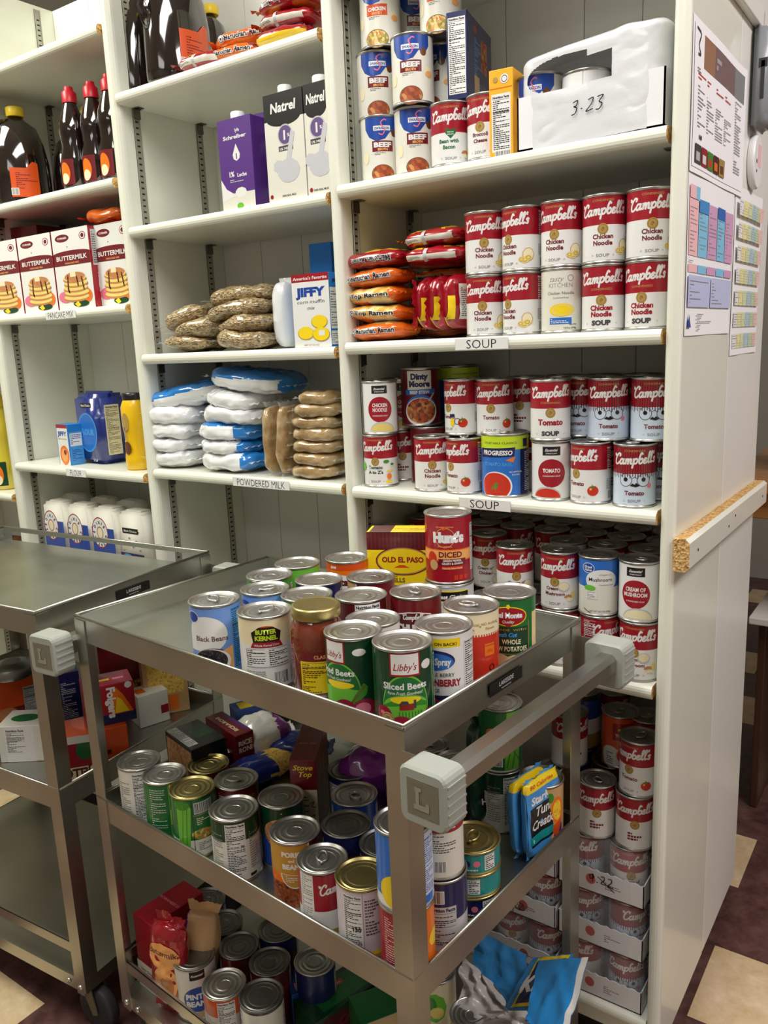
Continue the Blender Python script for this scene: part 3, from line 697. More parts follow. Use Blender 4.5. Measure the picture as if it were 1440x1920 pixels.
def progresso(a, W, h):
    zone(a, W, 4.3, 84, 'mblue'); zone(a, W, 84, h - 4.5, 'lime'); a.rect(34, 4.3, W, 84, 'navy'); a.text('VEGETABLE CLASSICS', -4, 94, 5, 'dgreen', .01, fit=62); a.poly([(-45, 70), (22, 72), (24, 88), (-45, 86)], 'navy'); a.text('PROGRESSO', -10, 75, 11, 'white', .04, .15, fit=58); a.poly([(6, 66), (24, 72), (20, 62)], 'orange')
    a.text('TOMATO BASIL', -8, 56, 8.5, 'sky', .03, fit=54); a.disc(-12, 20, 30, 26, 'white', 40); a.disc(-13, 20, 28, 24, 'tomato', 40); a.strokes([[(-18, 20), (-8, 26), (-12, 14)], [(-20, 14), (-10, 22)]], 0, 0, 1, 2.2, 'leaf'); a.text('NO ARTIFICIAL', 25, 44, 3.6, 'white'); a.text('FLAVORS', 25, 39, 3.6, 'white'); a.lines(44, 10, 24, 70, 22, 'white', 6); a.rect(40, 88, 52, 102, 'navy')
kind('progresso', progresso, 41.5, 112, 'tab')
def blackbeans(a, W, h):
    zone(a, W, 4.3, h - 4.5, 'lblue'); a.disc(-4, 66, 33, 28, 'white', 44); a.rect(-38, 40, 6, 66, 'white'); a.disc(4, 24, 30, 21, 'dred', 40); a.poly([(14, 38), (36, 46), (36, 8), (24, 8)], 'peach'); a.disc(2, 24, 29, 20, 'white', 40); a.disc(0, 25, 26, 18, 'beans_black', 40)
    a.disc(-26, 92, 12, 9, 'white'); a.disc(-26, 92, 11, 8, 'blue'); a.text('Black Beans', 4, 56, 11, 'maroon', .01, fit=50); a.nut(37, 8, 22, 94, 'black', 'sky')
kind('blackbeans', blackbeans, 37.5, MH, 'tab', nm='bean_can')
def gvblue(a, W, h):
    zone(a, W, 4.3, h - 4.5, 'lblue'); a.disc(4, 60, 30, 26, 'white', 40); a.disc(-20, 92, 14, 8, 'blue'); a.text('Great Value', -20, 90, 5, 'white', .02); None
kind('gvblue', gvblue, 37, MH, 'tab', nm='vegetable_can')
def butterk(a, W, h):
    zone(a, W, 4.3, h - 4.5, 'white'); zone(a, W, 70, h - 4.5, 'cream'); a.disc(0, 92, 14, 6, 'dorange'); a.poly([(-19, 72), (-22, 88), (-10, 96), (10, 96), (22, 88), (19, 72)], 'black'); a.text('BUTTER', 0, 86, 9, 'lime', .05, fit=30); a.text('KERNEL', 0, 77, 9, 'lime', .05, fit=33)
    a.poly([(-24, 66), (24, 66), (20, 74), (-20, 74)], 'red'); a.text('Whole Kernel Corn', 0, 68, 4.6, 'white', .01, .2, fit=36); a.nut(-34, 38, 32, 27, 'black', 'white', False); a.nut(1, 38, 32, 27, 'black', 'white', False, 7); a.lines(-34, 14, 30, 18, 6, 'grey', 5, .35); a.bars(8, 10, 22, 18); a.rects([(-34, 36.5, 34, 37)], 'dgrey'); a.bars(36, 12, 8, 20, 'dgrey')
kind('butterk', butterk, 38, MH, 'tab', 'can_metal', nm='vegetable_can')
def simple(base, band, words, wc='white', seed=1, pic=None, nut=True, bh=28, disc_=None):
    def f(a, W, h):
        zone(a, W, 4.3, h - 4.5, base); zone(a, W, h - 4.5 - bh, h - 4.5, band)
        if disc_: a.disc(0, h * .5, 27, 24, disc_)
        if pic: a.disc(0, 20, 24, 15, pic)
        for i, t in enumerate(words): a.text(t, 0, h * .60 - 13 * i, 11, wc, .03, fit=min(52, 7.5 * len(t)))
        if nut: a.nut(42, 8, 27, h - 22, 'black', 'white', seed=seed); a.nut(-72, 8, 26, h - 22, 'black', 'white', seed=seed + 1)
    return f
kind('greencan', simple('dgreen', 'leaf', []), 37, MH, 'plain', nm='vegetable_can')
kind('limecan', simple('lgreen', 'lgreen', [], 'white', pic='leaf'), 38, MH, 'plain', nm='vegetable_can')
kind('navycan', simple('navy', 'navy', [], 'white'), 37, MH, 'plain', nm='bean_can')
kind('palegreen', simple('offwhite', 'lgreen', ['Green'], 'dgreen', bh=14), 38, MH, 'plain', nm='vegetable_can')
def festal(a, W, h):
    zone(a, W, 4.3, 88, 'yellow'); zone(a, W, 70, h - 4.5, 'orange'); zone(a, W, h - 16, h - 4.5, 'dorange'); a.disc(-8, 74, 27, 14, 'white'); a.text('Festal', -8, 69, 17, 'maroon', .05); a.disc(0, 22, 24, 14, 'peach'); a.lines(-24, h - 13, 44, 5, 1, 'white', 3, .8)
kind('festal', festal, 37, MH, 'plain', nm='fruit_can')
def brownc(a, W, h):
    zone(a, W, 4.3, h - 4.5, 'dred'); a.rect(-40, 4.3, 0, h - 4.5, 'tan'); a.rects([(0, 4.3, 2, h - 4.5)], 'white'); a.nut(-34, 30, 30, 60, 'black', 'white')
kind('brownc', brownc, 38, MH, 'plain', nm='bean_can')
def maroonc(a, W, h):
    zone(a, W, 4.3, h - 4.5, 'maroon'); a.nut(-2, 4.5, 40, h - 10, 'black', 'white'); a.nut(-72, 8, 26, h - 22, 'black', 'white')
kind('maroonc', maroonc, 38, MH, 'plain', nm='vegetable_can')
kind('whitec', simple('white', 'white', [], 'navy', pic='corn'), 37.5, 100, 'plain', nm='vegetable_can')
def beets(a, W, h):
    zone(a, W, 4.3, h - 4.5, 'dgreen'); a.disc(0, 36, 31, 42, 'lgreen', 44); a.disc(0, 34, 30, 41.5, 'green', 44); a.disc(0, 34, 30.5, 18, 'lgreen', 40)
    a.poly([(-30, 36), (-16, 44), (0, 39), (16, 46), (30, 38), (27, 18), (-27, 18)], 'leaf'); a.disc(0, 45, 20, 5, 'yellow'); a.poly([(-28, 34), (0, 39), (28, 34), (27, 20), (-27, 20)], 'lgreen')
    a.rect(-19, 76, 20, h - 4.5, 'red'); a.rect(-17, 78.5, 18, h - 6, 'white'); a.text("Libby's", .5, 84, 13, 'red', .01, .3, fit=30); a.disc(30, 88, 8, 6, 'white')
    a.text('Sliced Beets', 0, 59, 12, 'white', .03, fit=58); a.text('Farm Fresh Goodness!', 0, 52, 6, 'white', .01, .25, fit=46); a.rect(-8, 32, 4, 39, 'barn'); a.poly([(-9, 39), (-5, 44), (2, 44), (5, 39)], 'dgrey'); a.rect(4, 32, 10, 40, 'barn'); a.rect(10, 34, 13, 45, 'dgrey')
    a.rects([(-9 + i * 4, 22, -7.6 + i * 4, 30) for i in range(8)], 'leaf')
    for u, v, r in ((-30, 24, 12), (-6, 10, 15), (14, 6, 12), (32, 16, 14)): a.disc(u, v, r, r * .95, 'beet'); a.disc(u, v, r * .7, r * .66, 'red'); a.disc(u - 2, v + 2, r * .3, r * .2, 'pink', 12)
    a.disc(-24, 18, 9, 10, 'tan'); a.ring(-24, 18, 7.4, 8.2, 'brown'); a.text('USA', -24, 20, 4, 'brown', .02); a.text('GROWN', -24, 15, 4, 'brown', .02); a.rects([(41, 4.3, 42, h - 5), (44, 8, 44.6, h - 12)], 'lgreen'); a.nut(46, 10, 26, h - 24, 'white')
kind('sbeets', beets, 37.5, MH, 'plain', nm='vegetable_can')
def beets2(a, W, h):
    zone(a, W, 4.3, h - 4.5, 'dgreen'); a.disc(0, 36, 31, 42, 'lgreen', 44); a.disc(0, 34, 30, 41.5, 'green', 44); a.poly([(-29, 40), (0, 46), (29, 40), (27, 18), (-27, 18)], 'lgreen'); a.disc(0, 47, 22, 5, 'yellow')
    a.rect(-22, 76, 11, h - 4.5, 'red'); a.rect(-20, 78.5, 9, h - 6, 'white'); a.text("Libby's", -6, 84, 12, 'red', .01, .3, fit=26); a.disc(30, 92, 9, 5, 'white'); a.text('Sliced Beets', -6, 60, 12, 'white', .03, fit=58); a.text('Farm Fresh Goodness!', -4, 53, 6, 'white', .01, .25, fit=44)
    a.poly([(14, 20), (22, 34), (34, 50), (40, 44), (38, 34), (28, 26)], 'leaf'); a.strokes([[(15, 20), (26, 34), (36, 46)]], 0, 0, 1, 1.2, 'red'); a.disc(8, 14, 15, 14, 'beet'); a.disc(8, 15, 10, 8, 'red'); a.disc(34, 12, 17, 16, 'beet'); a.disc(32, 14, 11, 9, 'pink', 16)
    a.rects([(49, 4.3, 50, h - 5), (52, 8, 52.6, h - 12)], 'lgreen'); a.nut(54, 10, 22, h - 24, 'white')
kind('beets2', beets2, 37.5, MH, 'plain', nm='vegetable_can')
def ocean(a, W, h):
    zone(a, W, 4.3, h - 4.5, 'white'); a.rect(-W, 90, W, h - 9, 'yellow'); a.text('RECIPES ON BACK!', 0, 92.5, 5.5, 'black', .03, fit=54); a.rect(32, 90, W, h - 9, 'white'); a.disc(-4, 72, 28, 14, 'navy', 40); a.disc(-4, 70, 26, 12, 'mblue', 40); a.text('Ocean Spray', -6, 66, 13, 'white', .04, .05, fit=50)
    a.text('WHOLE BERRY', 0, 50, 7, 'dgrey', .01, fit=46); a.text('CRANBERRY', 4, 37, 13, 'red', .04, fit=56); a.text('SAUCE', -8, 28, 7, 'navy', .01); a.rect(-34, 4.3, 34, 24, 'navy'); a.disc(-10, 6, 22, 14, 'beet'); a.nut(38, 6, 22, 90, 'black', 'white')
kind('ocean', ocean, 37.5, MH, 'plain', 'can_metal', nm='fruit_can')
def redcream(a, W, h):
    zone(a, W, 4.3, 86, 'tomato'); zone(a, W, 80, h - 4.5, 'cream'); a.rects([(-W + 4 * i, 77, -W + 4 * i + 2, 80) for i in range(int(W / 2))], 'cream')
    for u in (-40, -8, 24): a.text('NO Artificial', u + 4, 93, 5.6, 'gold', .01); a.text('Flavors', u + 4, 86, 5.6, 'gold', .01); a.disc(u + 20, 92, 1.5, mat='gold', n=5)
    a.rect(18, 48, 35, 66, 'orange'); a.text('CLEARANCE', 26.5, 62, 3, 'dgrey'); a.text('.80¢', 26.5, 53, 7, 'dorange', .02); a.ring(30, 30, 3.6, 4.8, 'black'); a.rects([(6, 8, 13, 16), (15, 8, 22, 16), (24, 8, 31, 16)], 'pink')
kind('redcream', redcream, 38.5, 114, 'tab', nm='soup_can')
def delmonte(a, W, h):
    zone(a, W, 4.3, h - 4.5, 'green'); a.rect(38, 4.3, 62, 84, 'potato'); a.disc(-2, 82, 28, 15, 'yellow', 40); a.disc(-2, 82, 26.5, 13.5, 'red', 40); a.poly([(-12, 74), (-2, 64), (8, 74)], 'red'); a.text('Del Monte', -2, 80, 11, 'white', .06, fit=42); a.text('Quality', -2, 72, 6, 'white', .01, .3); a.disc(-2, 97, 3, 4, 'yellow', 5)
    a.rect(-24, 24, 30, 66, 'dgreen'); a.rects([(29, 24, 30, 74), (-24, 24, 30, 25)], 'gold'); a.text('MADE  WITH', 2, 60, 4.5, 'gold', .01, fit=46); a.text('Fresh Cut', -6, 51, 9, 'sky', .04, .35, fit=34); a.text('WHOLE', 2, 40, 10, 'cream', .03, fit=28); a.text('NEW POTATOES', 0, 29, 10, 'cream', .03, fit=52)
    for u, v, r in ((-14, 14, 13), (6, 12, 14), (26, 16, 11)): a.disc(u, v, r, r * .8, 'potato')
kind('delmonte', delmonte, 38, MH, 'plain', nm='vegetable_can')
def hunts(a, W, h):
    zone(a, W, 4.3, h - 4.5, 'red'); zone(a, W, 40, 60, 'orange'); a.rect(-W, 42, W, 58, 'peach'); a.ring(-6, 80, 16, 16.8, 'peach'); a.text("Hunt's", 0, 73, 22, 'white', .08, fit=54); a.disc(-8, 96, 4, 3, 'dorange'); a.text('PROUDLY GROWN', -6, 97, 3.4, 'peach', .01); a.text('100% NATURAL', -6, 64, 3.6, 'peach', .01)
    a.text('DICED', 3, 47, 13, 'dred', .03, fit=40); a.rect(-18, 33, 30, 44, 'dred'); a.text('GREEN PEPPER,', 6, 39.5, 4.6, 'white', .03, fit=32); a.text('CELERY & ONION', 6, 34.5, 4.6, 'white', .03, fit=36); a.rect(-12, 26, 24, 31, 'dorange'); a.text('Naturally Steam Peeled', 6, 27, 3.6, 'cream', .01); a.disc(-30, 44, 9, 12, 'tomato'); a.disc(-27, 33, 8, 9, 'tan')
    a.rects([(8, 8, 15, 16), (17, 8, 24, 16), (26, 8, 33, 16)], 'tomato'); a.nut(43, 20, 22, 80, 'black', 'white')
kind('hunts', hunts, 39, 118, 'plain', nm='tomato_can')
def bestch(a, W, h): zone(a, W, 4.3, h - 4.5, 'lgrey'); a.rect(-24, h - 30, 34, h - 10, 'yellow'); a.rect(-24, h - 28, 34, h - 12, 'black'); a.text('Best Choice', 4, h - 24, 10, 'white', .03, fit=50)
kind('bestchoice', bestch, 41, 78, 'plain', nm='vegetable_can')
# --- middle tray
def nfcan(base, top_, num, r=37.5):
    def f(a, W, h):
        zone(a, W, 4.3, h - 4.5, base); zone(a, W, h - 38, h - 4.5, top_); a.nut(-16, 14, 32, h - 22, 'black', 'white'); a.text(num, 10, h * .55, 6, 'black', .04); a.lines(22, 20, 20, 66, 16, 'grey', 4); a.lines(-44, 20, 22, 66, 16, 'grey', 5); a.rect(20, 7, 32, 12, 'black')
    return f
kind('nf70', nfcan('offwhite', 'dgreen', '70'), 38, MH, 'plain', nm='vegetable_can'); kind('nfwhite', nfcan('offwhite', 'offwhite', '90'), 37, MH, 'plain', nm='vegetable_can')
def nf130(a, W, h):
    zone(a, W, 4.3, h - 4.5, M('print_lilac', (214, 204, 214), rough=.35)); a.nut(-34, 10, 28, h - 20, 'black', 'white'); a.text('130', -14, h * .42, 9, 'black', .05); a.rects([(-5, 6, -4.4, h - 6)], 'grey'); a.lines(-2, 40, 30, 56, 12, 'dgrey', 9); a.rect(-2, 4.3, 40, 16, 'yellow'); a.rect(-2, 4.3, 40, 10, 'gold')
kind('nf130', nf130, 37, MH, 'flat', 'can_gold', nm='fruit_can')
def corncan(a, W, h):
    zone(a, W, 4.3, h - 4.5, 'green'); a.rect(10, 60, 40, h - 4.5, 'corn'); a.rect(8, 30, 40, 60, 'yellow'); a.rect(8, 4.3, 40, 32, 'dgreen'); a.lines(-26, 10, 28, 90, 22, 'white', 6, .3); a.rects([(8, 4.3, 9, h - 5), (-30, 4.3, -29.4, h - 5)], 'lgreen')
kind('corncan', corncan, 36.5, MH, 'plain', nm='vegetable_can')
def celery(a, W, h):
    zone(a, W, 4.3, h - 4.5, 'green'); zone(a, W, 4.3, 34, 'offwhite'); a.poly([(-34, 20), (-14, 20), (-8, 92), (-14, 104), (-34, 104)], 'lgreen'); a.strokes([[(-28, 22), (-20, 100)], [(-20, 22), (-14, 100)]], 0, 0, 1, 1.5, 'leaf'); a.disc(-24, 98, 14, 9, 'leaf'); a.bars(-2, 82, 30, 18); a.rects([(-6, 78, 34, 79)], 'gold'); a.lines(0, 60, 28, 14, 4, 'cream', 3); a.disc(8, 44, 18, 9, 'soupbowl'); a.lines(0, 14, 28, 16, 5, 'grey', 3); a.rects([(-7, 4.3, -6, h - 5)], 'black')
kind('celery', celery, 37, MH, 'plain', 'can_gold', nm='vegetable_can')
def redlabel(a, W, h):
    zone(a, W, 4.3, h - 4.5, 'dred'); a.lines(-30, h - 24, 40, 14, 4, 'white', 4); a.disc(30, 66, 16, 18, 'stew'); a.nut(-30, 10, 30, 60, 'white')
kind('redlabel', redlabel, 37, 100, 'tab', nm='chili_can'); kind('redlabel_gold', redlabel, 37, 80, 'plain', 'can_gold', nm='chili_can')
def bushp(a, W, h):
    zone(a, W, 4.3, 56, 'blue'); zone(a, W, 56, h - 4.5, 'dgreen'); a.disc(0, 64, 32, 26, 'beans_tan', 40); a.disc(8, 28, 24, 20, 'snow', 40); a.text('pinto', 8, 30, 12, 'dgreen', .04, rot=pi); a.text('beans', 8, 38, 12, 'dgreen', .04, rot=pi); a.lines(0, h - 14, 24, 5, 1, 'tan', 4)
kind('bushp', bushp, 36.5, MH, 'plain', nm='bean_can')
def porkbeans(a, W, h):
    zone(a, W, 4.3, 46, 'beans_baked'); zone(a, W, 44, h - 4.5, 'orange'); a.rect(14, 44, W, h - 4.5, 'dred'); a.rects([(12, 44, 15, h - 4.5)], 'white'); a.rect(-W, 60, 12, h - 4.5, M('print_mustard', (196, 144, 50), rough=.35)); a.text('PORK', -14, 88, 11, 'white', .05); a.text('and', -14, 80, 6.5, 'white', .03); a.text('BEANS', -12, 68, 11, 'white', .05); a.disc(-10, 60, 22, 24, 'white', 30, pi, 2 * pi); a.disc(-10, 59, 20, 21, 'print_mustard', 30, pi, 2 * pi); a.lines(-24, 46, 28, 12, 4, 'white', 4); a.rect(10, 40, W, 60, 'dred')
kind('porkbeans', porkbeans, 37.5, MH, 'plain', nm='bean_can')
def camprot(a, W, h):
    zone(a, W, 4.3, 42, 'white'); zone(a, W, 42, h - 5, 'red'); a.rect(-26, 42, -2, h - 5, 'white'); a.lines(-24, 20, 20, 76, 22, 'grey', 3); a.script(40, 71, 66, 'white'); a.rect(-30, 4.3, 40, 12, 'gold')
kind('camprot', camprot, 36, 104, 'tab', nm='soup_can')
def bluebroth(a, W, h):
    zone(a, W, 4.3, h - 4.5, 'mblue'); zone(a, W, 4.3, 18, 'white'); a.disc(-4, 28, 34, 26, 'yellow', 40); a.disc(6, 66, 24, 18, 'white'); a.rect(20, 4.3, W, h - 4.5, 'snow'); a.nut(24, 20, 26, 80, 'blue'); a.rect(24, 6, 44, 18, 'mblue')
kind('bluebroth', bluebroth, 37, MH, 'tab', nm='soup_can')
def redlines(a, W, h): zone(a, W, 4.3, h - 4.5, 'red'); a.lines(-34, 8, 62, h - 20, 26, 'white', 7, .3); a.rect(28, 4.3, W, h - 4.5, 'orange'); a.disc(46, 60, 14, 12, 'yellow'); a.disc(40, 20, 12, 12, 'dorange')
kind('redlines', redlines, 36.5, MH, 'tab', nm='fruit_can')
def whitered(a, W, h): zone(a, W, 4.3, h - 4.5, 'offwhite'); zone(a, W, h - 34, h - 4.5, 'red'); a.lines(-20, h - 30, 40, 20, 6, 'white', 7); a.lines(-20, 40, 40, 34, 10, 'dgrey', 7); a.bars(-12, 12, 16, 16)
kind('whitered', whitered, 34, 104, 'tab', nm='soup_can')
def navygrey(a, W, h): zone(a, W, 4.3, 50, 'lgrey'); zone(a, W, 50, h - 4.5, 'navy'); a.bars(-20, 78, 24, 18); a.nut(-22, 12, 44, 60, 'navy', 'lgrey')
kind('navygrey', navygrey, 37, MH, 'tab', nm='fruit_can')
def tuna(c1):
    def f(a, W, h):
        zone(a, W, 3.4, h - 4.2, c1); a.nut(14, 6, 18, h - 12, 'black', 'white', False); a.disc(-12, h * .5, 5, mat='navy'); a.disc(2, h * .5, 5, mat='pink'); a.poly([(-40, 8), (-28, h - 8), (-20, h * .5), (-30, 8)], 'navy'); a.lines(-16, 6, 26, 5, 1, 'white')
    return f
kind('tuna_teal', tuna('teal'), 41, 36, 'tab', 'can_gold', nm='tuna_can'); kind('tuna_blue', tuna('navy'), 41, 36, 'tab', 'can_gold', nm='tuna_can')
def gbtall(a, W, h):
    zone(a, W, 4.3, h - 4.5, 'green'); a.poly([(12, 4.3), (40, 4.3), (46, h - 5), (16, h - 5)], 'lgreen'); a.strokes([[(16, 10), (26, 60), (24, 100)], [(26, 8), (34, 50), (36, 96)], [(20, 50), (40, 20)]], 0, 0, 1, 2.4, 'leaf'); a.disc(-8, 70, 15, 11, 'brown'); a.disc(-8, 70, 13, 9, 'soupbowl'); a.bars(-26, 12, 34, 20); a.rects([(-30, 38, 12, 40), (-30, 56, 12, 58)], 'gold'); a.lines(-26, 42, 34, 12, 4, 'white')
kind('gbtall', gbtall, 37, 113, 'plain', nm='vegetable_can')
def mixveg(a, W, h): zone(a, W, 4.3, h - 4.5, 'tan'); a.poly([(0, 4.3), (40, 4.3), (40, 40), (0, 30)], 'purple'); a.disc(28, 66, 13, 24, 'orange'); a.disc(28, 66, 9, 18, 'corn'); a.poly([(0, 30), (40, 50), (30, 20)], 'dorange'); a.disc(14, 90, 7, 9, 'leaf')
kind('mixveg', mixveg, 36, MH, 'plain', nm='vegetable_can')
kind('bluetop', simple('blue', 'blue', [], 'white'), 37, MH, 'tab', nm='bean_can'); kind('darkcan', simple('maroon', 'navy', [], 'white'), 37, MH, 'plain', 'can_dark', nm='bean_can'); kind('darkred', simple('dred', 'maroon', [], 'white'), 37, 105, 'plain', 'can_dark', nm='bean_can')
def pinto(a, W, h):
    zone(a, W, 4.3, h - 4.5, 'offwhite'); a.rect(-12, h - 24, 16, h - 6, 'black'); a.text('Essential', 2, h - 17, 6.5, 'white', .02, .3); a.disc(2, 48, 29, 26, 'blue', 40); a.text('PINTO', 0, 49, 15, 'white', .05, fit=44); a.text('BEANS', 0, 34, 15, 'white', .05, fit=44); a.disc(4, 8, 26, 14, 'tan', 30, 0, pi)
kind('pinto', pinto, 38, 113, 'flat', 'can_dark', nm='bean_can')
kind('orangec', nfcan('lgrey', 'dorange', ''), 38, 100, 'plain', nm='vegetable_can'); kind('whitedark', simple('offwhite', 'dgrey', [], 'dgreen', bh=5), 38, 105, 'flat', 'can_dark', nm='bean_can')
def greenfruit(a, W, h): zone(a, W, 4.3, h - 4.5, 'cream'); a.disc(0, 60, 24, 30, 'lgreen', 9); a.disc(-6, 66, 12, 18, 'leaf', 7); a.disc(6, 50, 13, 12, 'noodle', 9); a.rect(-W, 4.3, W, 14, 'tan')
kind('greenfruit', greenfruit, 37, MH, 'plain', nm='vegetable_can')

# ================================================================ boxes, bags, jugs
def carton(name, w, d, h, base, arts, loc, rz, label, cat, group=None, bev=.0012, tilt=(0, 0), sides=None, pre=None):
    """box standing on its origin (bottom centre); arts: face -> Art (mm, u centred, v from the bottom or centre for top)"""
    b = MB(); b.box(-w / 2, -d / 2, 0, w / 2, d / 2, h, base, bev)
    for f, a in arts.items():
        fn = {'front': front(-d / 2), 'right': right(w / 2), 'left': left(-w / 2), 'top': top(h)}[f]; a.emit(b, fn, 500, d=6e-5)
    if pre: pre(b)
    o = b.obj(name, None, loc); o.rotation_euler = (tilt[0], tilt[1], rz); return tag(o, label, cat, group)
def sgn(v, p): return (abs(v) ** p) * (1 if v >= 0 else -1)
def bagmesh(W, D, H, mat, arts=None, fins='x', n=3.2, nz=2.4, amp=.0025, seed=0, fs=30, finmat=None, res=(40, 18), finw=.011, matfn=None, mid=None):
    """soft package: superellipsoid with wrinkles, crimped fins at two ends; centred on its middle, base at z=0"""
    a, b_, c = W / 2, D / 2, H / 2; so = Vector((seed * 3.1, seed * 1.7, seed * .9))
    def P0(x, y, z):
        q = Vector((x, y, z)); N = Vector((sgn(x / a, n - 1) / a, sgn(y / b_, n - 1) / b_, sgn(z / c, nz - 1) / c)); N.normalize()
        v = noise.noise(q * fs + so) * .65 + noise.noise(q * fs * 2.7 + so) * .35
        return q + N * v * amp * 2 + Vector((0, 0, .35 * amp * noise.noise(q * fs * .4 + so)))
    b = MB(); nu, nv = res; vs = []; rows = []
    for j in range(nv + 1):
        ph = -pi / 2 + pi * j / nv
        for i in range(nu):
            th = 2 * pi * i / nu; cp = sgn(cos(ph), 2 / nz)
            x, y, z = a * cp * sgn(cos(th), 2 / n), b_ * cp * sgn(sin(th), 2 / n), c * sgn(sin(ph), 2 / nz)
            p = P0(x, y, z); vs.append((p.x, p.y, p.z + c))
    fs_ = []; ms = []
    for j in range(nv):
        for i in range(nu):
            k = (i + 1) % nu; f = (j * nu + i, j * nu + k, (j + 1) * nu + k, (j + 1) * nu + i); fs_.append(f)
            q = [sum(vs[t][s_] for t in f) / 4 for s_ in range(3)]; ms.append(matfn(q[0] / a, q[1] / b_, (q[2] - c) / c) if matfn else mat)
    b.add(vs, fs_, ms, True)
    if fins:
        rd = random.Random(seed)
        for s in (-1, 1):
            fv = []; ff = []; m = 14
            for k in range(3):
                for i in range(m + 1):
                    t = -1 + 2 * i / m
                    if fins == 'x': fv.append((s * (a * (.97) + finw * k / 2 * (1 + .15 * sin(i * 2.1 + seed))), t * b_ * (.78 + .05 * k), c + (.0016 * (-1) ** i + .004 * noise.noise(Vector((t * 2, k, seed)))) * k / 2 * (1.4)))
                    elif fins == 'z': fv.append((t * a * (.8 + .08 * k), (.0014 * (-1) ** i) * k / 2 + .004 * noise.noise(Vector((t * 2, k, seed))) * k, c + s * (c * .97 + finw * k / 2)))
            for k in range(2):
                for i in range(m): ff.append((k * (m + 1) + i, k * (m + 1) + i + 1, (k + 1) * (m + 1) + i + 1, (k + 1) * (m + 1) + i))
            b.add(fv, ff, finmat or mat, True)
    for f, A in (arts or {}).items():
        if f == 'front':
            def fn(u, v, o):
                x = max(-a * .985, min(a * .985, u)); z = max(-c * .97, min(c * .97, v)); t = max(0, 1 - abs(z / c) ** nz) ** (n / nz) - abs(x / a) ** n
                y = -b_ * max(0, t) ** (1 / n); p = P0(x, y, z); return (p.x, p.y - .0011 - o, p.z + c)
        else:
            def fn(u, v, o):
                x = max(-a * .985, min(a * .985, u)); y = max(-b_ * .985, min(b_ * .985, v)); t = max(0, 1 - (abs(x / a) ** n + abs(y / b_) ** n)); z = c * t ** (1 / nz)
                p = P0(x, y, z); return (p.x, p.y, p.z + c + .0011 + o)
        A.emit(b, fn, 3.5, d=8e-5, ystep=3.5)
    return b
def bag(name, mb_or_mesh, loc, rot, label, cat, group=None):
    me = mb_or_mesh if isinstance(mb_or_mesh, bpy.types.Mesh) else mb_or_mesh.mesh(name)
    o = link(name, me, None, loc, rot); return tag(o, label, cat, group)
M('film_orange', (226, 104, 24), rough=.22, coat=.8, bump=.25, bscale=70); M('film_red', (162, 18, 34), rough=.2, coat=.8, bump=.25, bscale=70); M('film_yellow', (236, 200, 40), rough=.22, coat=.8, bump=.25, bscale=70)
speckle('film_noodle', [(240, 200, 90), (230, 160, 50), (250, 226, 150), (236, 180, 70)], 60, .25, 'noise', .8, bump=.2); M('film_white', (232, 230, 226), rough=.2, coat=.7, bump=.25, bscale=60)
M('wrapper_blue', (44, 140, 210), rough=.38, coat=.25, bump=.3, bscale=60); M('wrapper_grey', (176, 172, 168), rough=.4, coat=.3, bump=.3, bscale=50); M('film_milk', (236, 238, 240), rough=.18, coat=.8, bump=.35, bscale=45); M('film_blue', (34, 130, 214), rough=.18, coat=.8, bump=.35, bscale=45); M('film_clear', (225, 228, 230), rough=.12, alpha=.35, coat=1, bump=.4, bscale=80)
M('film_navy', (24, 44, 130), rough=.22, coat=.7, bump=.35, bscale=50); M('film_purple', (120, 30, 130), rough=.22, coat=.7, bump=.35, bscale=50)
speckle('granola', [(120, 96, 60), (190, 164, 116), (84, 66, 44), (212, 188, 144), (150, 124, 84)], 170, .45, 'vor', .9, (1, 1, 2), .8)
speckle('brownsugar', [(132, 102, 62), (166, 136, 92), (206, 186, 150)], 34, .25, 'noise', 1, (1, 1, 1.6), bump=.8)
M('syrup', (30, 20, 18), rough=.08, coat=1, spec=.6); M('cap_yellow', (240, 206, 40), rough=.4); M('cap_red', (200, 24, 44), rough=.35); M('oil', (222, 200, 60), rough=.06, coat=1)
M('sauce', (112, 44, 22), rough=.06, coat=1, var=.15, bscale=40); M('jarglass', (225, 215, 200), rough=.03, trans=.95, spec=.6)
M('white_plastic', (240, 240, 240), rough=.35)

